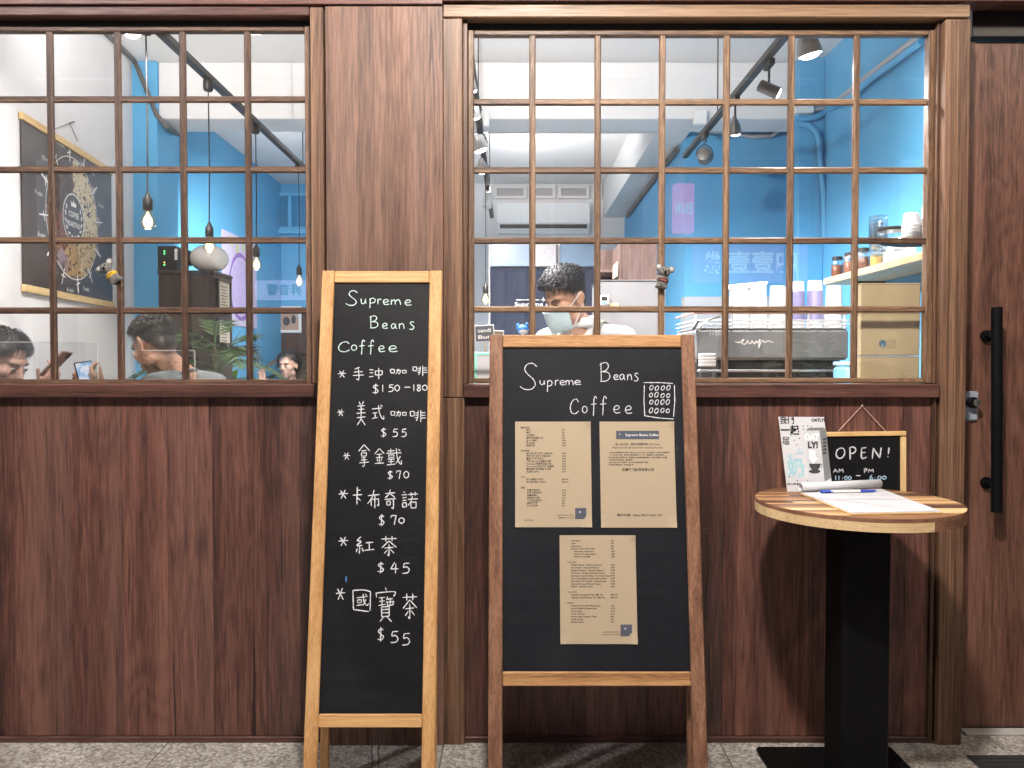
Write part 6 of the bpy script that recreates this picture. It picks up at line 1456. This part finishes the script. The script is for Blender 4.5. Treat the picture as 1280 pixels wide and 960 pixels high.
def person(label, hc, yaw, pit, roll, byaw, pelvis, arms, legs, skin, shirt, pants, vox=.005, female=False, sleeve=.55, sc=1.0, collar=False, shoulder=.185, lean=None, stubble=False):
    hc = Vector(hc); pelvis = Vector(pelvis)
    Mh = Matrix.Translation(hc) @ Matrix.Rotation(yaw, 4, 'Z') @ Matrix.Rotation(-pit, 4, 'X') @ Matrix.Rotation(roll, 4, 'Y') @ Matrix.Scale(sc, 4)
    t = thing('person', label, 'person', (pelvis.x, pelvis.y, FLI))
    Rb = Matrix.Rotation(byaw, 3, 'Z'); side = Rb @ Vector((1, 0, 0)); fwd = Rb @ Vector((0, 1, 0))
    nb_ = hc + (Matrix.Rotation(yaw, 3, 'Z') @ Vector((0, -.052, -.150)))*sc
    if lean is not None: nb_ = Vector(lean)
    up = (nb_ - pelvis).normalized()
    sh = {s: nb_ + side*s*shoulder*sc - up*.062*sc for s in (-1, 1)}
    B = MB(); head_prims(B, Mh, female)
    B.cap(Mh @ Vector((0, -.018, -.06)), nb_ - up*.02, .050*sc if not female else .044*sc, .060*sc if not female else .050*sc, 14)
    chest = nb_ - up*.20*sc; belly = pelvis + up*.14*sc; rotb = Matrix((side, (up.cross(side)), up)).transposed()
    def torso(mb, g):
        mb.ell(chest, ((.165 + g)*sc, (.112 + g)*sc, (.175 + g)*sc), rot=rotb, n=20); mb.ell(belly, ((.150 + g)*sc, (.108 + g)*sc, (.17 + g)*sc), rot=rotb, n=20)
        mb.ell(chest.lerp(belly, .5), ((.150 + g)*sc, (.106 + g)*sc, (.19 + g)*sc), rot=rotb, n=20)
        mb.cap(sh[-1] + side*.02, sh[1] - side*.02, (.058 + g)*sc, None, 14)
        for s in (-1, 1): mb.cap(nb_ - up*.035*sc + side*s*.03, sh[s] + up*.005, (.048 + g)*sc, (.052 + g)*sc, 12)
    torso(B, -.012); B.ell(pelvis, (.155*sc, .115*sc, .10*sc), rot=rotb, n=18)
    SH = MB(); torso(SH, .004)
    PT = MB(); PT.ell(pelvis, (.170*sc, .128*sc, .11*sc), rot=rotb, n=18)
    for s, (el, wr_, hf, hn, hs, cu) in arms.items():
        el, wr_ = Vector(el), Vector(wr_)
        B.cap(sh[s], el, .044*sc, .037*sc, 12); B.cap(el, wr_, .038*sc, .026*sc, 12); hand(B, wr_, hf, hn, hs, cu, sc=.95*sc)
        if sleeve <= 1: SH.cap(sh[s], sh[s].lerp(el, sleeve), .060*sc, .056*sc, 14)
        else: SH.cap(sh[s], el, .060*sc, .052*sc, 14); SH.cap(el, el.lerp(wr_, .9), .052*sc, .038*sc, 14)
    for s, (kn, an, ft) in legs.items():
        hp = pelvis + side*s*.088*sc - up*.02; kn, an, ft = Vector(kn), Vector(an), Vector(ft)
        B.cap(hp, kn, .070*sc, .050*sc, 12); B.cap(kn, an, .048*sc, .034*sc, 12); B.cap(an + Vector((0, 0, -.03)), ft, .036*sc, .030*sc, 10)
        PT.cap(hp, kn, .084*sc, .064*sc, 14); PT.cap(kn, kn.lerp(an, .93), .062*sc, .050*sc, 14)
    if collar:
        for k in range(18):
            a = 2*PI*k/18; a2 = a + 2*PI/18; c0 = nb_ + up*.012
            q = lambda a_, h: c0 + side*math.cos(a_)*.070*sc + rotb @ Vector((0, math.sin(a_)*.066*sc, 0)) + up*h
            SH.cap(q(a, .0), q(a2, .0), .014, None, 8); SH.cap(q(a, .022), q(a2, .022), .010, None, 8)
    bm_ = remesh(B, vox, 3)
    body = obj('body', bm_, skin, t, smooth=True, sharp=0, recalc=False)
    if stubble:
        Mi = Mh.inverted(); at = body.data.attributes.new('stubble', 'FLOAT', 'POINT')
        def sm(x, a, b): x = max(0, min(1, (x - a)/(b - a))); return x*x*(3 - 2*x)
        for i, v in enumerate(bm_.v):
            l = Mi @ Vector(v)
            if l.length > .22: continue
            edge = -.078 + .075*sm(l.y, -.075, -.010) + .03*sm(l.y, -.01, .05)
            k = sm(l.z, edge - .012, edge + .030) * sm(-l.y, -.052 - .03*sm(l.z, .03, .08), -.030)
            if abs(l.x) > .0805 and -.05 < l.z < .035: k = 0
            at.data[i].value = k
    obj('shirt', remesh(SH, .006, 5), shirt, t, smooth=True, sharp=0, recalc=False); obj('trousers', remesh(PT, .010, 4), pants, t, smooth=True, sharp=0, recalc=False)
    return t, Mh
def stool(label, x, y, h=.66):
    t = thing('bar_stool', label, 'stool', (x, y, FLI)); z = FLI + h
    obj('seat', MB().lathe([(.15, z - .04), (.165, z - .03), (.165, z - .008), (.15, z)], 28, Matrix.Translation((x, y, 0))), COUNT, t, smooth=True)
    for k in range(4):
        a = PI/4 + k*PI/2; c_, s_ = math.cos(a), math.sin(a); obj('leg', MB().tube([(x + .10*c_, y + .10*s_, z - .041), (x + .17*c_, y + .17*s_, FLI + .001)], .011, 8), BLACKM, t, smooth=True)
    obj('foot_ring', MB().tube([(x + .145*math.cos(k*PI/12), y + .145*math.sin(k*PI/12), FLI + .25) for k in range(24)], .007, 6, closed=True), BLACKM, t, smooth=True)
JEANS = plain('dark_denim', (.03, .04, .07), .85, var=.2, vs=80); BLKC = plain('black_cotton', (.02, .02, .022), .85)
back_flow = lambda d, rn: Vector((d.x*.3 + rn.gauss(0, .25), -1, .1 + rn.gauss(0, .2)))
side_flow = lambda d, rn: Vector((.6 + rn.gauss(0, .35), .75 + rn.gauss(0, .3), rn.gauss(0, .25)) if d.z > .35 else (rn.gauss(0, .15), -.3, -1))

# ---- man in a grey T-shirt, seen from behind his left shoulder
hc = P(192, 431, 3.42); py = hc.y + .07
pel = Vector((hc.x + .20, py + .02, .84))
phA = P(107, 468, 3.36)
skA = skin_mat('warm_tan_skin', (.46, .245, .155))
lw = P(131, 484, 3.38); rw_ = P(118, 492, 3.52)
tM, Mh = person('man with short dark hair in a grey T-shirt looking down at his phone', hc, R(66), R(26), R(0), R(70), pel,
  {-1: ((hc.x - .02, py - .20, 1.17), lw, (-.75, .0, .55), (-.2, .55, .6), -1, (35, 45, 30)), 1: ((hc.x + .02, py + .26, 1.17), rw_, (-.6, -.2, .5), (.1, -.6, .5), 1, (35, 45, 30))},
  {-1: ((hc.x - .22, py - .14, .80), (hc.x - .12, py - .12, FLI + .30), (hc.x - .25, py - .12, FLI + .24)), 1: ((hc.x - .22, py + .16, .80), (hc.x - .12, py + .14, FLI + .30), (hc.x - .25, py + .14, FLI + .24))},
  skA, plain('grey_jersey', (.155, .165, .165), .9, var=.12, vs=50, bmp=.15), JEANS, vox=.0048, lean=(hc.x + .112, hc.y + .02, hc.z - .118), stubble=True)
HAIRK = plain('black_hair', (.014, .011, .009), .5, var=.4, vs=60, spec=.5)
def fademat():
    m, t, b = nodes('faded_hair'); b.inputs['Base Color'].default_value = (.03, .018, .013, 1); b.inputs['Roughness'].default_value = .6; return m
hair(tM, Mh, HAIRK, 'short', 2600, lambda d, rn: Vector((rn.gauss(0, .5), .7 + rn.gauss(0, .35), .2)) if d.z > .4 else Vector((rn.gauss(0, .2), -.3, -1)), lift=.012, length=.032, seed=3, fade=True, wid=.0026)
face_parts(tM, Mh)
obj('neckline', MB().tube([Vector((hc.x + .104, hc.y + .018, hc.z - .122)) + Vector((.066*math.cos(k*PI/10), .070*math.sin(k*PI/10), -.012 + .030*math.cos(k*PI/10))) for k in range(20)], .0055, 6, closed=True), plain('dark_grey_rib', (.10, .105, .105), .9), tM, smooth=True)
def phone(label, c, L, N, case, scr, glow=0.0, w_=.072, l_=.15):
    L = Vector(L).normalized(); N = Vector(N); N = (N - L*N.dot(L)).normalized(); W_ = L.cross(N); M = Matrix((W_, L, N)).transposed().to_4x4(); M.translation = c
    t = thing('smartphone', label, 'phone', c)
    obj('case', MB().box((-w_/2, -l_/2, -.0045), (w_/2, l_/2, .004), .004, M), case, t, smooth=True)
    obj('screen', MB().box((-w_/2 + .004, -l_/2 + .006, .0041), (w_/2 - .004, l_/2 - .006, .0046), 0, M), scr, t)
    obj('camera_bump', MB().box((-w_/2 + .006, l_/2 - .032, -.0065), (-w_/2 + .030, l_/2 - .008, -.0046), .001, M), BLACKM, t)
    return t, M
def screen_mat():
    m, t, b = nodes('lit_phone_screen'); mp = coords(t, (1, 1, 1), False); n = noise(t, mp, 22, 2)
    rp_ = ramp(t, [(.42, (.25, .50, .85)), (.52, (.85, .9, 1))]); t.links.new(n.outputs[0], rp_.inputs[0]); b.inputs['Base Color'].default_value = (.02, .02, .02, 1)
    t.links.new(rp_.outputs[0], b.inputs['Emission Color']); b.inputs['Emission Strength'].default_value = .9; b.inputs['Roughness'].default_value = .1; return m
phone('black smartphone with a lit blue screen held by the man in grey', P(109, 473, 3.37), (-.30, .10, .92), (.62, -.70, .25), BLACK, screen_mat())
stool('bar stool under the man in the grey T-shirt', pel.x, pel.y, .64)

# ---- woman at the left edge looking down at her phone
hc = P(4, 450, 3.32); py = hc.y + .04
pel = Vector((hc.x - .035, py + .03, .82))
skW = skin_mat('light_skin', (.54, .33, .25))
hw_ = P(52, 487, 3.34)
tW, Mh = person('woman with black hair looking down at the phone in her hands', hc, R(-100), R(28), R(0), R(-95), pel,
  {1: ((hc.x + .05, py - .22, 1.13), hw_, (.60, .05, .70), (-.55, .5, .45), 1, (30, 45, 30)), -1: ((hc.x + .05, py + .25, 1.13), P(56, 500, 3.46), (.55, -.1, .7), (-.5, -.6, .3), -1, (30, 45, 30))},
  {-1: ((hc.x + .33, py + .13, .80), (hc.x + .26, py + .12, FLI + .30), (hc.x + .36, py + .12, FLI + .24)), 1: ((hc.x + .33, py - .12, .80), (hc.x + .26, py - .12, FLI + .30), (hc.x + .36, py - .12, FLI + .24))},
  skW, BLKC, JEANS, vox=.0045, female=True, shoulder=.165, lean=(hc.x - .045, hc.y + .012, hc.z - .155))
hair(tW, Mh, HAIRK, 'long', 2600, lambda d, rn: Vector((d.x*1.2 + rn.gauss(0, .12), .1 - d.y*.2, -1 + rn.gauss(0, .1))) if d.y > -.2 else Vector((d.x*.3, -.5, -.9 + rn.gauss(0, .1))), lift=.014, length=.06, seed=8, wid=.0026, ymax=.62)
face_parts(tW, Mh)
phone('smartphone in a beige case held up by the woman at the window', P(69, 456, 3.345), (.69, .0, .72), (-.72, .12, .69), plain('beige_case', (.40, .26, .20), .5), plain('dark_screen', (.02, .02, .025), .1), l_=.155)
stool('bar stool under the woman with the beige phone', pel.x, pel.y, .62)

# ---- barista in a white shirt and face mask
hc = P(706, 376, 3.45)
pel = Vector((hc.x + .13, hc.y + .10, 1.02))
skB = skin_mat('fair_tan_skin', (.52, .30, .205))
WSH = plain('white_shirt_cotton', (.76, .77, .79), .85, var=.05, vs=40, bmp=.2)
nbB = Vector((hc.x + .085, hc.y + .050, hc.z - .108))
tB_, Mh = person('barista in a white shirt and pale blue face mask bending over the counter', hc, R(132), R(21), R(4), R(150), pel,
  {-1: ((hc.x + .32, hc.y - .02, 1.28), (hc.x + .16, hc.y - .22, 1.20), (-.6, -.3, -.3), (0, 0, -1), 1, (20, 30, 20)), 1: ((hc.x - .16, hc.y + .06, 1.27), (hc.x - .10, hc.y - .18, 1.32), (.3, -.6, -.2), (0, 0, -1), -1, (25, 30, 20))},
  {-1: ((pel.x + .10, pel.y - .02, .58), (pel.x + .10, pel.y + .02, FLI + .09), (pel.x + .08, pel.y - .10, FLI + .031)), 1: ((pel.x - .10, pel.y - .02, .58), (pel.x - .10, pel.y + .02, FLI + .09), (pel.x - .12, pel.y - .10, FLI + .031))},
  skB, WSH, BLKC, vox=.0048, sleeve=2, collar=True, lean=nbB, shoulder=.185, stubble=True)
HAIRG = plain('greying_black_hair', (.024, .024, .030), .62, var=.5, vs=40, spec=.35)
hair(tB_, Mh, HAIRG, 'short', 3000, lambda d, rn: Vector((rn.gauss(0, .35) - .25, .9 + rn.gauss(0, .3), .3 + rn.gauss(0, .3))) if d.z > .30 else Vector((rn.gauss(0, .15), -.35, -1)), lift=.024, length=.050, seed=12, fade=True, wid=.0022)
face_parts(tB_, Mh, lips=False)
MASK = plain('pale_blue_mask', (.50, .66, .72), .8, var=.04, vs=40)
vs = []; fs = []; nu, nv = 20, 12
for i in range(nu + 1):
    for j in range(nv + 1):
        u, v = -1 + 2*i/nu, j/nv; a = u*1.15
        z = -.012 - .098*v + .022*abs(u)**1.5*(1 - 2*v)*-.2 - .014*abs(u)*(0.5 - v)*-1
        y = .020 + (.096 + .016*math.exp(-(u*3)**2)*(1 - v*.7) - .020*max(0, v - .7))*math.cos(a*.92) + .0016*math.sin(v*26)
        vs.append(Mh @ Vector((.080*math.sin(a)*(1 - .10*v), y, z)))
for i in range(nu):
    for j in range(nv): b = i*(nv+1)+j; fs.append((b, b+1, b+nv+2, b+nv+1))
mk = obj('face_mask', MB().add(vs, fs), MASK, tB_, smooth=True, sharp=0); mk.modifiers.new('t', 'SOLIDIFY').thickness = .002
for s in (-1, 1):
    for z0, z1 in ((-.022, .020), (-.098, -.028)): obj('ear_loop', MB().tube([Mh @ Vector((s*.070, .058, z0)), Mh @ Vector((s*.080, .02, (z0 + z1)/2)), Mh @ Vector((s*.088, -.014, z1))], .0016, 6), WHITEPL, tB_, smooth=True)
STRAP = plain('beige_strap', (.48, .45, .36), .8)
sd = Matrix.Rotation(R(150), 3, 'Z')
for s in (-1, 1):
    pts = []
    for k in range(9):
        a = k/8; base = nbB + sd @ Vector((s*(.085 + .02*a), .0, 0)); ang = R(-70 + 190*a)
        pts.append(base + sd @ Vector((0, .108*math.sin(ang) , 0)) + Vector((0, 0, -.06 + .085*math.cos(ang) - .12*max(0, a - .6))))
    mb = MB(); vs = []; n = len(pts)
    for p in pts: vs += [p + (sd @ Vector((.014, 0, 0))), p - (sd @ Vector((.014, 0, 0)))]
    so_ = obj('apron_strap', mb.add(vs, [(2*i, 2*i+1, 2*i+3, 2*i+2) for i in range(n-1)]), STRAP, tB_, smooth=True, sharp=0); so_.modifiers.new('t', 'SOLIDIFY').thickness = .004

# ---- woman far back in the room
hc = P(360, 456, 7.2); hc.z += .0
pel = Vector((hc.x, hc.y + .08, hc.z - .62))
tF, Mh = person('woman with long black hair seated far back below the framed picture', hc, R(165), R(8), R(0), R(175), pel,
  {1: ((hc.x - .24, hc.y - .06, hc.z - .40), (hc.x - .17, hc.y - .20, hc.z - .18), (0, -.1, 1), (0, -1, 0), 1, (8, 12, 8)), -1: ((hc.x + .24, hc.y - .02, hc.z - .42), (hc.x + .12, hc.y - .22, hc.z - .45), (-.6, -.4, 0), (0, 0, -1), -1, (20, 25, 20))},
  {-1: ((pel.x + .10, pel.y - .40, pel.z - .02), (pel.x + .10, pel.y - .38, FLI + .35), (pel.x + .10, pel.y - .50, FLI + .30)), 1: ((pel.x - .10, pel.y - .40, pel.z - .02), (pel.x - .10, pel.y - .38, FLI + .35), (pel.x - .10, pel.y - .50, FLI + .30))},
  skW, plain('white_blouse', (.6, .58, .56), .85), JEANS, vox=.007, female=True, shoulder=.16)
hair(tF, Mh, HAIRK, 'long', 900, lambda d, rn: Vector((d.x*.5, -.1 - d.y*.2, -1)), lift=.016, length=.16, seed=5, wid=.004, ymax=.75, front=.28)
face_parts(tF, Mh)
stool('bar stool under the woman seated far back', pel.x, pel.y, pel.z - .09 - FLI)

# ------------------------------------------------------------------ plush koalas clipped to the window bars
FUR = plain('grey_plush', (.17, .16, .15), .95, var=.35, vs=120, bmp=.8); FURP = plain('pale_plush', (.42, .40, .38), .95, var=.2, vs=120, bmp=.6)
def koala(label, px_, py_, turn, cloth, cname, s=1.0):
    c = P(px_, py_, D + .012); c.y = .008
    t = thing('plush_koala', label, 'plush toy', (c.x, c.y, c.z - .04*s), 'koala toys clipped to window bars')
    M = Matrix.Translation(c) @ Matrix.Rotation(turn, 4, 'Y') @ Matrix.Scale(s, 4)
    b = MB(); b.ell((0, 0, -.012), (.021, .018, .026), M, 16); b.ell((0, -.005, .024), (.022, .019, .019), M, 16)
    for k in (-1, 1): b.ell((k*.023, .002, .037), (.0135, .006, .0135), M, 12); b.cap((k*.014, -.004, 0), (k*.016, .018, .004), .007, .006, 8, M); b.cap((k*.012, -.004, -.030), (k*.014, .016, -.032), .0085, .007, 8, M)
    bd = remesh(b, .0022, 2); rn = random.Random(9)
    obj('body', bd, FUR, t, smooth=True, sharp=0, recalc=False)
    fur = MB()
    for k in range(1600):
        v = Vector(bd.v[rn.randrange(len(bd.v))]); o = (v - c).normalized() + Vector((rn.gauss(0, .4), rn.gauss(0, .4), rn.gauss(0, .4))); o.normalize(); sd_ = o.orthogonal().normalized()*.0006
        fur.add([v + sd_, v - sd_, v + o*rn.uniform(.002, .0045)], [(0, 1, 2)])
    obj('fur', fur, FUR, t, recalc=False)
    for k in (-1, 1):
        obj('inner_ear', MB().ell((k*.023, -.0035, .037), (.009, .003, .009), M, 10), FURP, t, smooth=True, sharp=0); obj('eye', MB().ell((k*.009, -.0225, .028), (.0024, .0018, .0026), M, 8), BLACK, t, smooth=True, sharp=0)
    obj('nose', MB().ell((0, -.0245, .021), (.0045, .0035, .0065), M, 10), BLACK, t, smooth=True, sharp=0)
    obj(cname, MB().ell((0, -.001, -.008), (.0228, .0198, .0135), M, 20), cloth, t, smooth=True, sharp=0)
    return M, t, c
YEL = plain('yellow_felt', (.60, .36, .03), .9, var=.1); MAR = plain('maroon_felt', (.045, .018, .018), .9, var=.2)
M_, t_, c_ = koala('grey plush koala in a yellow scarf clipped to a window bar', 139, 342, R(-38), YEL, 'scarf')
mb = MB(); vs, fs = text2d('AUSTRALIA', .03); w_ = max(q[0] for q in vs); mb.add([M_ @ Vector(((x/w_ - .5)*.028, -.0213 - .0, -.009 + y*.006)) for x, y in vs], fs); obj('lettering', mb, BLACK, t_, recalc=False)
M_, t_, c_ = koala('grey plush koala in a dark maroon shirt clipped to a window bar', 828.5, 348, R(12), MAR, 'felt_shirt')
mb = MB(); mb.add([M_ @ Vector(((x/w_ - .5)*.026, -.0213, -.011 + y*.006)) for x, y in vs], fs); obj('lettering', mb, plain('red_print', (.5, .1, .07), .8), t_, recalc=False)

# ------------------------------------------------------------------ plants
LEAF = plain('palm_leaf', (.035, .075, .022), .5, var=.45, vs=8); LEAF2 = plain('fresh_leaf', (.10, .24, .04), .5, var=.35, vs=10); STEM = plain('plant_stem', (.10, .08, .04), .8)
POT = plain('dark_pot', (.05, .048, .045), .6)
def palm(label, base, h, n, L, mat, seed, droop=1.0, wide=.012, group=None, pot=.16, blade=False):
    rn = random.Random(seed); t = thing('potted_plant', label, 'plant', base, group); b = Vector(base)
    obj('pot', MB().lathe([(pot*.7, 0), (pot*.8, .01), (pot, pot*1.7), (pot*1.05, pot*1.72), (pot*.95, pot*1.74), (pot*.9, pot*1.6)], 24, Matrix.Translation(b)), POT, t, smooth=True)
    z0 = pot*1.6
    obj('stem', MB().tube([b + Vector((0, 0, z0)), b + Vector((.01, .01, h*.6)), b + Vector((0, 0, h))], [.03, .022, .014], 8), STEM, t, smooth=True)
    for k in range(n):
        a = k*2.4 + rn.uniform(-.3, .3); el = R(rn.uniform(5, 75)); d = Vector((math.cos(a)*math.cos(el), math.sin(a)*math.cos(el), math.sin(el))); p = b + Vector((0, 0, h - rn.uniform(0, h*.18))); ll = L*rn.uniform(.7, 1.15); mb = MB(); sp = []
        for q in range(9): s = q/8; sp.append(p + d*ll*s + Vector((0, 0, -droop*ll*.55*s*s)))
        if blade:
            wv = d.cross(Vector((0, 0, 1))).normalized(); vs = []
            for q, c in enumerate(sp): ww = wide*math.sin(PI*(.06 + .94*q/8))**.7*(1 if q < 8 else .1); vs += [c + wv*ww + Vector((0,0,.25*ww)), c, c - wv*ww + Vector((0,0,.25*ww))]
            mb.add(vs, [f for q in range(8) for f in ((3*q, 3*q+1, 3*q+4, 3*q+3), (3*q+1, 3*q+2, 3*q+5, 3*q+4))])
        else:
            mb.tube(sp, [.004 - .0003*q for q in range(9)], 5); wv = d.cross(Vector((0, 0, 1))).normalized()
            for q in range(26):
                s = .18 + .8*q/26; i = min(7, int(s*8)); c = sp[i].lerp(sp[i+1], s*8 - i); tg = (sp[i+1] - sp[i]).normalized()
                for sg in (-1, 1):
                    ld = (wv*sg + tg*.8 + Vector((0, 0, -.25 + rn.gauss(0, .12)))).normalized(); l2 = ll*.32*math.sin(PI*min(.95, s*.8 + .12))*rn.uniform(.8, 1.1); up_ = ld.cross(tg).normalized(); ws = up_.cross(ld).normalized()*wide
                    mb.add([c, c + ld*l2*.45 + ws, c + ld*l2, c + ld*l2*.45 - ws], [(0, 1, 2, 3)])
        obj('leaf', mb, mat, t, recalc=False)
    return t
palm('dark feathery palm in a pot beside the tall cabinet', (PX(275, 4.7), Yd(4.62), FLI), 1.42, 17, .48, LEAF, 21, 1.0, .007)
palm('bright green leafy plant in a pot near the blue strip of wall', (PX(292, 5.6), Yd(5.6), FLI), 1.2, 16, .28, LEAF2, 22, 1.0, .045, blade=True)
palm('palm with bronze leaves in a pot before the brown back wall', (PX(383, 8.3), Yd(8.3), FLI), 1.35, 14, .55, plain('bronze_leaf', (.10, .06, .03), .5, var=.4, vs=8), 23, 1.1, .009)
# ------------------------------------------------------------------ arcade over the pavement and its lamps
struct('arcade_ceiling', MB().box((-9, -4.0, ZC), (9, .051, ZC + .25)), plain('arcade_plaster', (.32, .31, .29), .9, var=.05, vs=2))
def ceiling_lamp(label, x, y, power, col, r=.19):
    t = thing('ceiling_lamp', label, 'lamp', (x, y, ZC), 'round lamps on the arcade ceiling')
    MT = Matrix.Translation((x, y, ZC))
    obj('housing', MB().lathe([(r + .03, -.0005), (r + .03, -.05), (r + .012, -.062), (r, -.056)], 32, MT), WHITEM, t, smooth=True)
    obj('diffuser', MB().lathe([(r*.98, -.040), (r*.98, -.052), (r*.8, -.056)], 32, MT), plain('lamp_diffuser_' + label[:5], (1, .9, .78), .5, emit=4, var=0), t, smooth=True)
    light('lamp', 'POINT', (x, y, ZC - .066 - .125), t, power * 1.08, col, shadow_soft_size=.12)
ceiling_lamp('warm round ceiling lamp of the arcade above the two chalkboards', .08, -2.2, ARCADE_MAIN, (1.0, .93, .86))
ceiling_lamp('neutral round ceiling lamp of the arcade outside the left window', -2.6, -2.0, ARCADE_LEFT, (.98, .97, 1.0))
ceiling_lamp('dim round ceiling lamp of the arcade beyond the sliding door', 3.3, -2.0, ARCADE_RIGHT, (1.0, .88, .76))
PIL = plain('arcade_pillar_tile', (.33, .31, .29), .5, var=.06)
for x, lab in ((-4.6, 'square tiled arcade pillar at the kerb on the left'), (4.4, 'square tiled arcade pillar at the kerb on the right')):
    t = thing('arcade_pillar', lab, 'pillar', (x, -3.7, 0))
    obj('shaft', MB().box((x - .25, -3.95, .121), (x + .25, -3.45, ZC - .001), .01), PIL, t); obj('plinth', MB().box((x - .28, -3.98, .0005), (x + .28, -3.42, .12), .008), PIL, t)
# ---- building across the street, seen only as a reflection in the glass
fb_y = -11.0
bd = thing('building', 'three storey building across the street with lit shop signs', 'building', (0, fb_y - 2, -.15))
obj('wall', MB().box((-12, fb_y - 4, -.149), (12, fb_y, 9.5)), plain('far_facade_tile', (.30, .31, .33), .7, var=.1, vs=3), bd)
obj('parapet', MB().box((-12.1, fb_y - 4.1, 9.501), (12.1, fb_y + .15, 10.0)), plain('parapet_cement', (.3, .3, .3), .8), bd)
rw2 = random.Random(2)
for i in range(8):
    for z in (4.3, 7.0):
        x = -10.5 + i*3
        lit = rw2.random() < .55
        f_ = obj('window', MB().box((x - .85, fb_y - .02, z - .75), (x + .85, fb_y + .06, z + .75), .02), plain('far_window_frame', (.5, .5, .5), .5), bd)
        obj('pane', MB().box((x - .76, fb_y + .055, z - .66), (x + .76, fb_y + .068, z + .66)), plain('lit_far_pane', (.75, .85, 1.0), .2, emit=.5, var=.1, vs=2) if lit else plain('dark_far_pane', (.02, .03, .04), .1), f_)
for i in range(6):
    x = -10 + i*4; obj('shop_front', MB().box((x - 1.6, fb_y - .02, -.149), (x + 1.6, fb_y + .04, 2.3)), plain('lit_shop_front_%d' % (i % 3), ((.75, .8, .9), (.8, .75, .65), (.35, .45, .6))[i % 3], .4, emit=.35, var=.25, vs=1.3), bd)
def sign(label, body, x0, x1, z0, z1, face, em, ink_, k):
    t = thing('shop_sign', label, 'sign', ((x0+x1)/2, fb_y + .2, z0))
    obj('light_box', MB().box((x0, fb_y + .07, z0), (x1, fb_y + .25, z1), .02), plain('sign_face_' + label[:6], face, .4, emit=em, var=0), t)
    # faces +Y, so it reads from the pavement: x runs to the left
    vs, fs = text2d(body, .02); w_ = max(q[0] for q in vs); s_ = min((x1 - x0)*.86/w_, (z1 - z0)*.62)
    mb = MB().add([((x0+x1)/2 + (w_/2 - x)*s_, fb_y + .2512, (z0+z1)/2 - .36*s_ + y*s_) for x, y in vs], fs); obj('lettering', mb, ink_, t, recalc=False)
dv = D - fb_y - .25 + .05
sign('lilac lit sign reading three dark characters across the street', '昇音響', PX(318, dv), PX(392, dv), PZ(374, dv), PZ(350, dv), (.50, .45, .62), 4.0, INK, 1)
sign('purple lit sign with white characters across the street', '四壹壹機', PX(868, dv), PX(1010, dv), PZ(352, dv), PZ(304, dv), (.42, .14, .52), 2.2, plain('lit_white_letter', (.9, .9, 1), .5, emit=2.5, var=0), 1)
sign('narrow pink lit sign board across the street', 'Bill', PX(842, dv), PX(868, dv), PZ(290, dv), PZ(228, dv), (.85, .12, .38), 4.0, plain('lit_white_letter', (.9, .9, 1), .5), 1)
palm('tall potted palm at the kerb behind the photographer, right of centre', (2.6, -3.55, 0), 1.35, 16, 1.0, LEAF, 31, 1.0, .016, group='potted palms along the kerb', pot=.2)
palm('tall potted palm at the kerb behind the photographer, left of centre', (-2.9, -3.5, 0), 1.1, 16, .9, LEAF, 32, 1.0, .016, group='potted palms along the kerb', pot=.2)
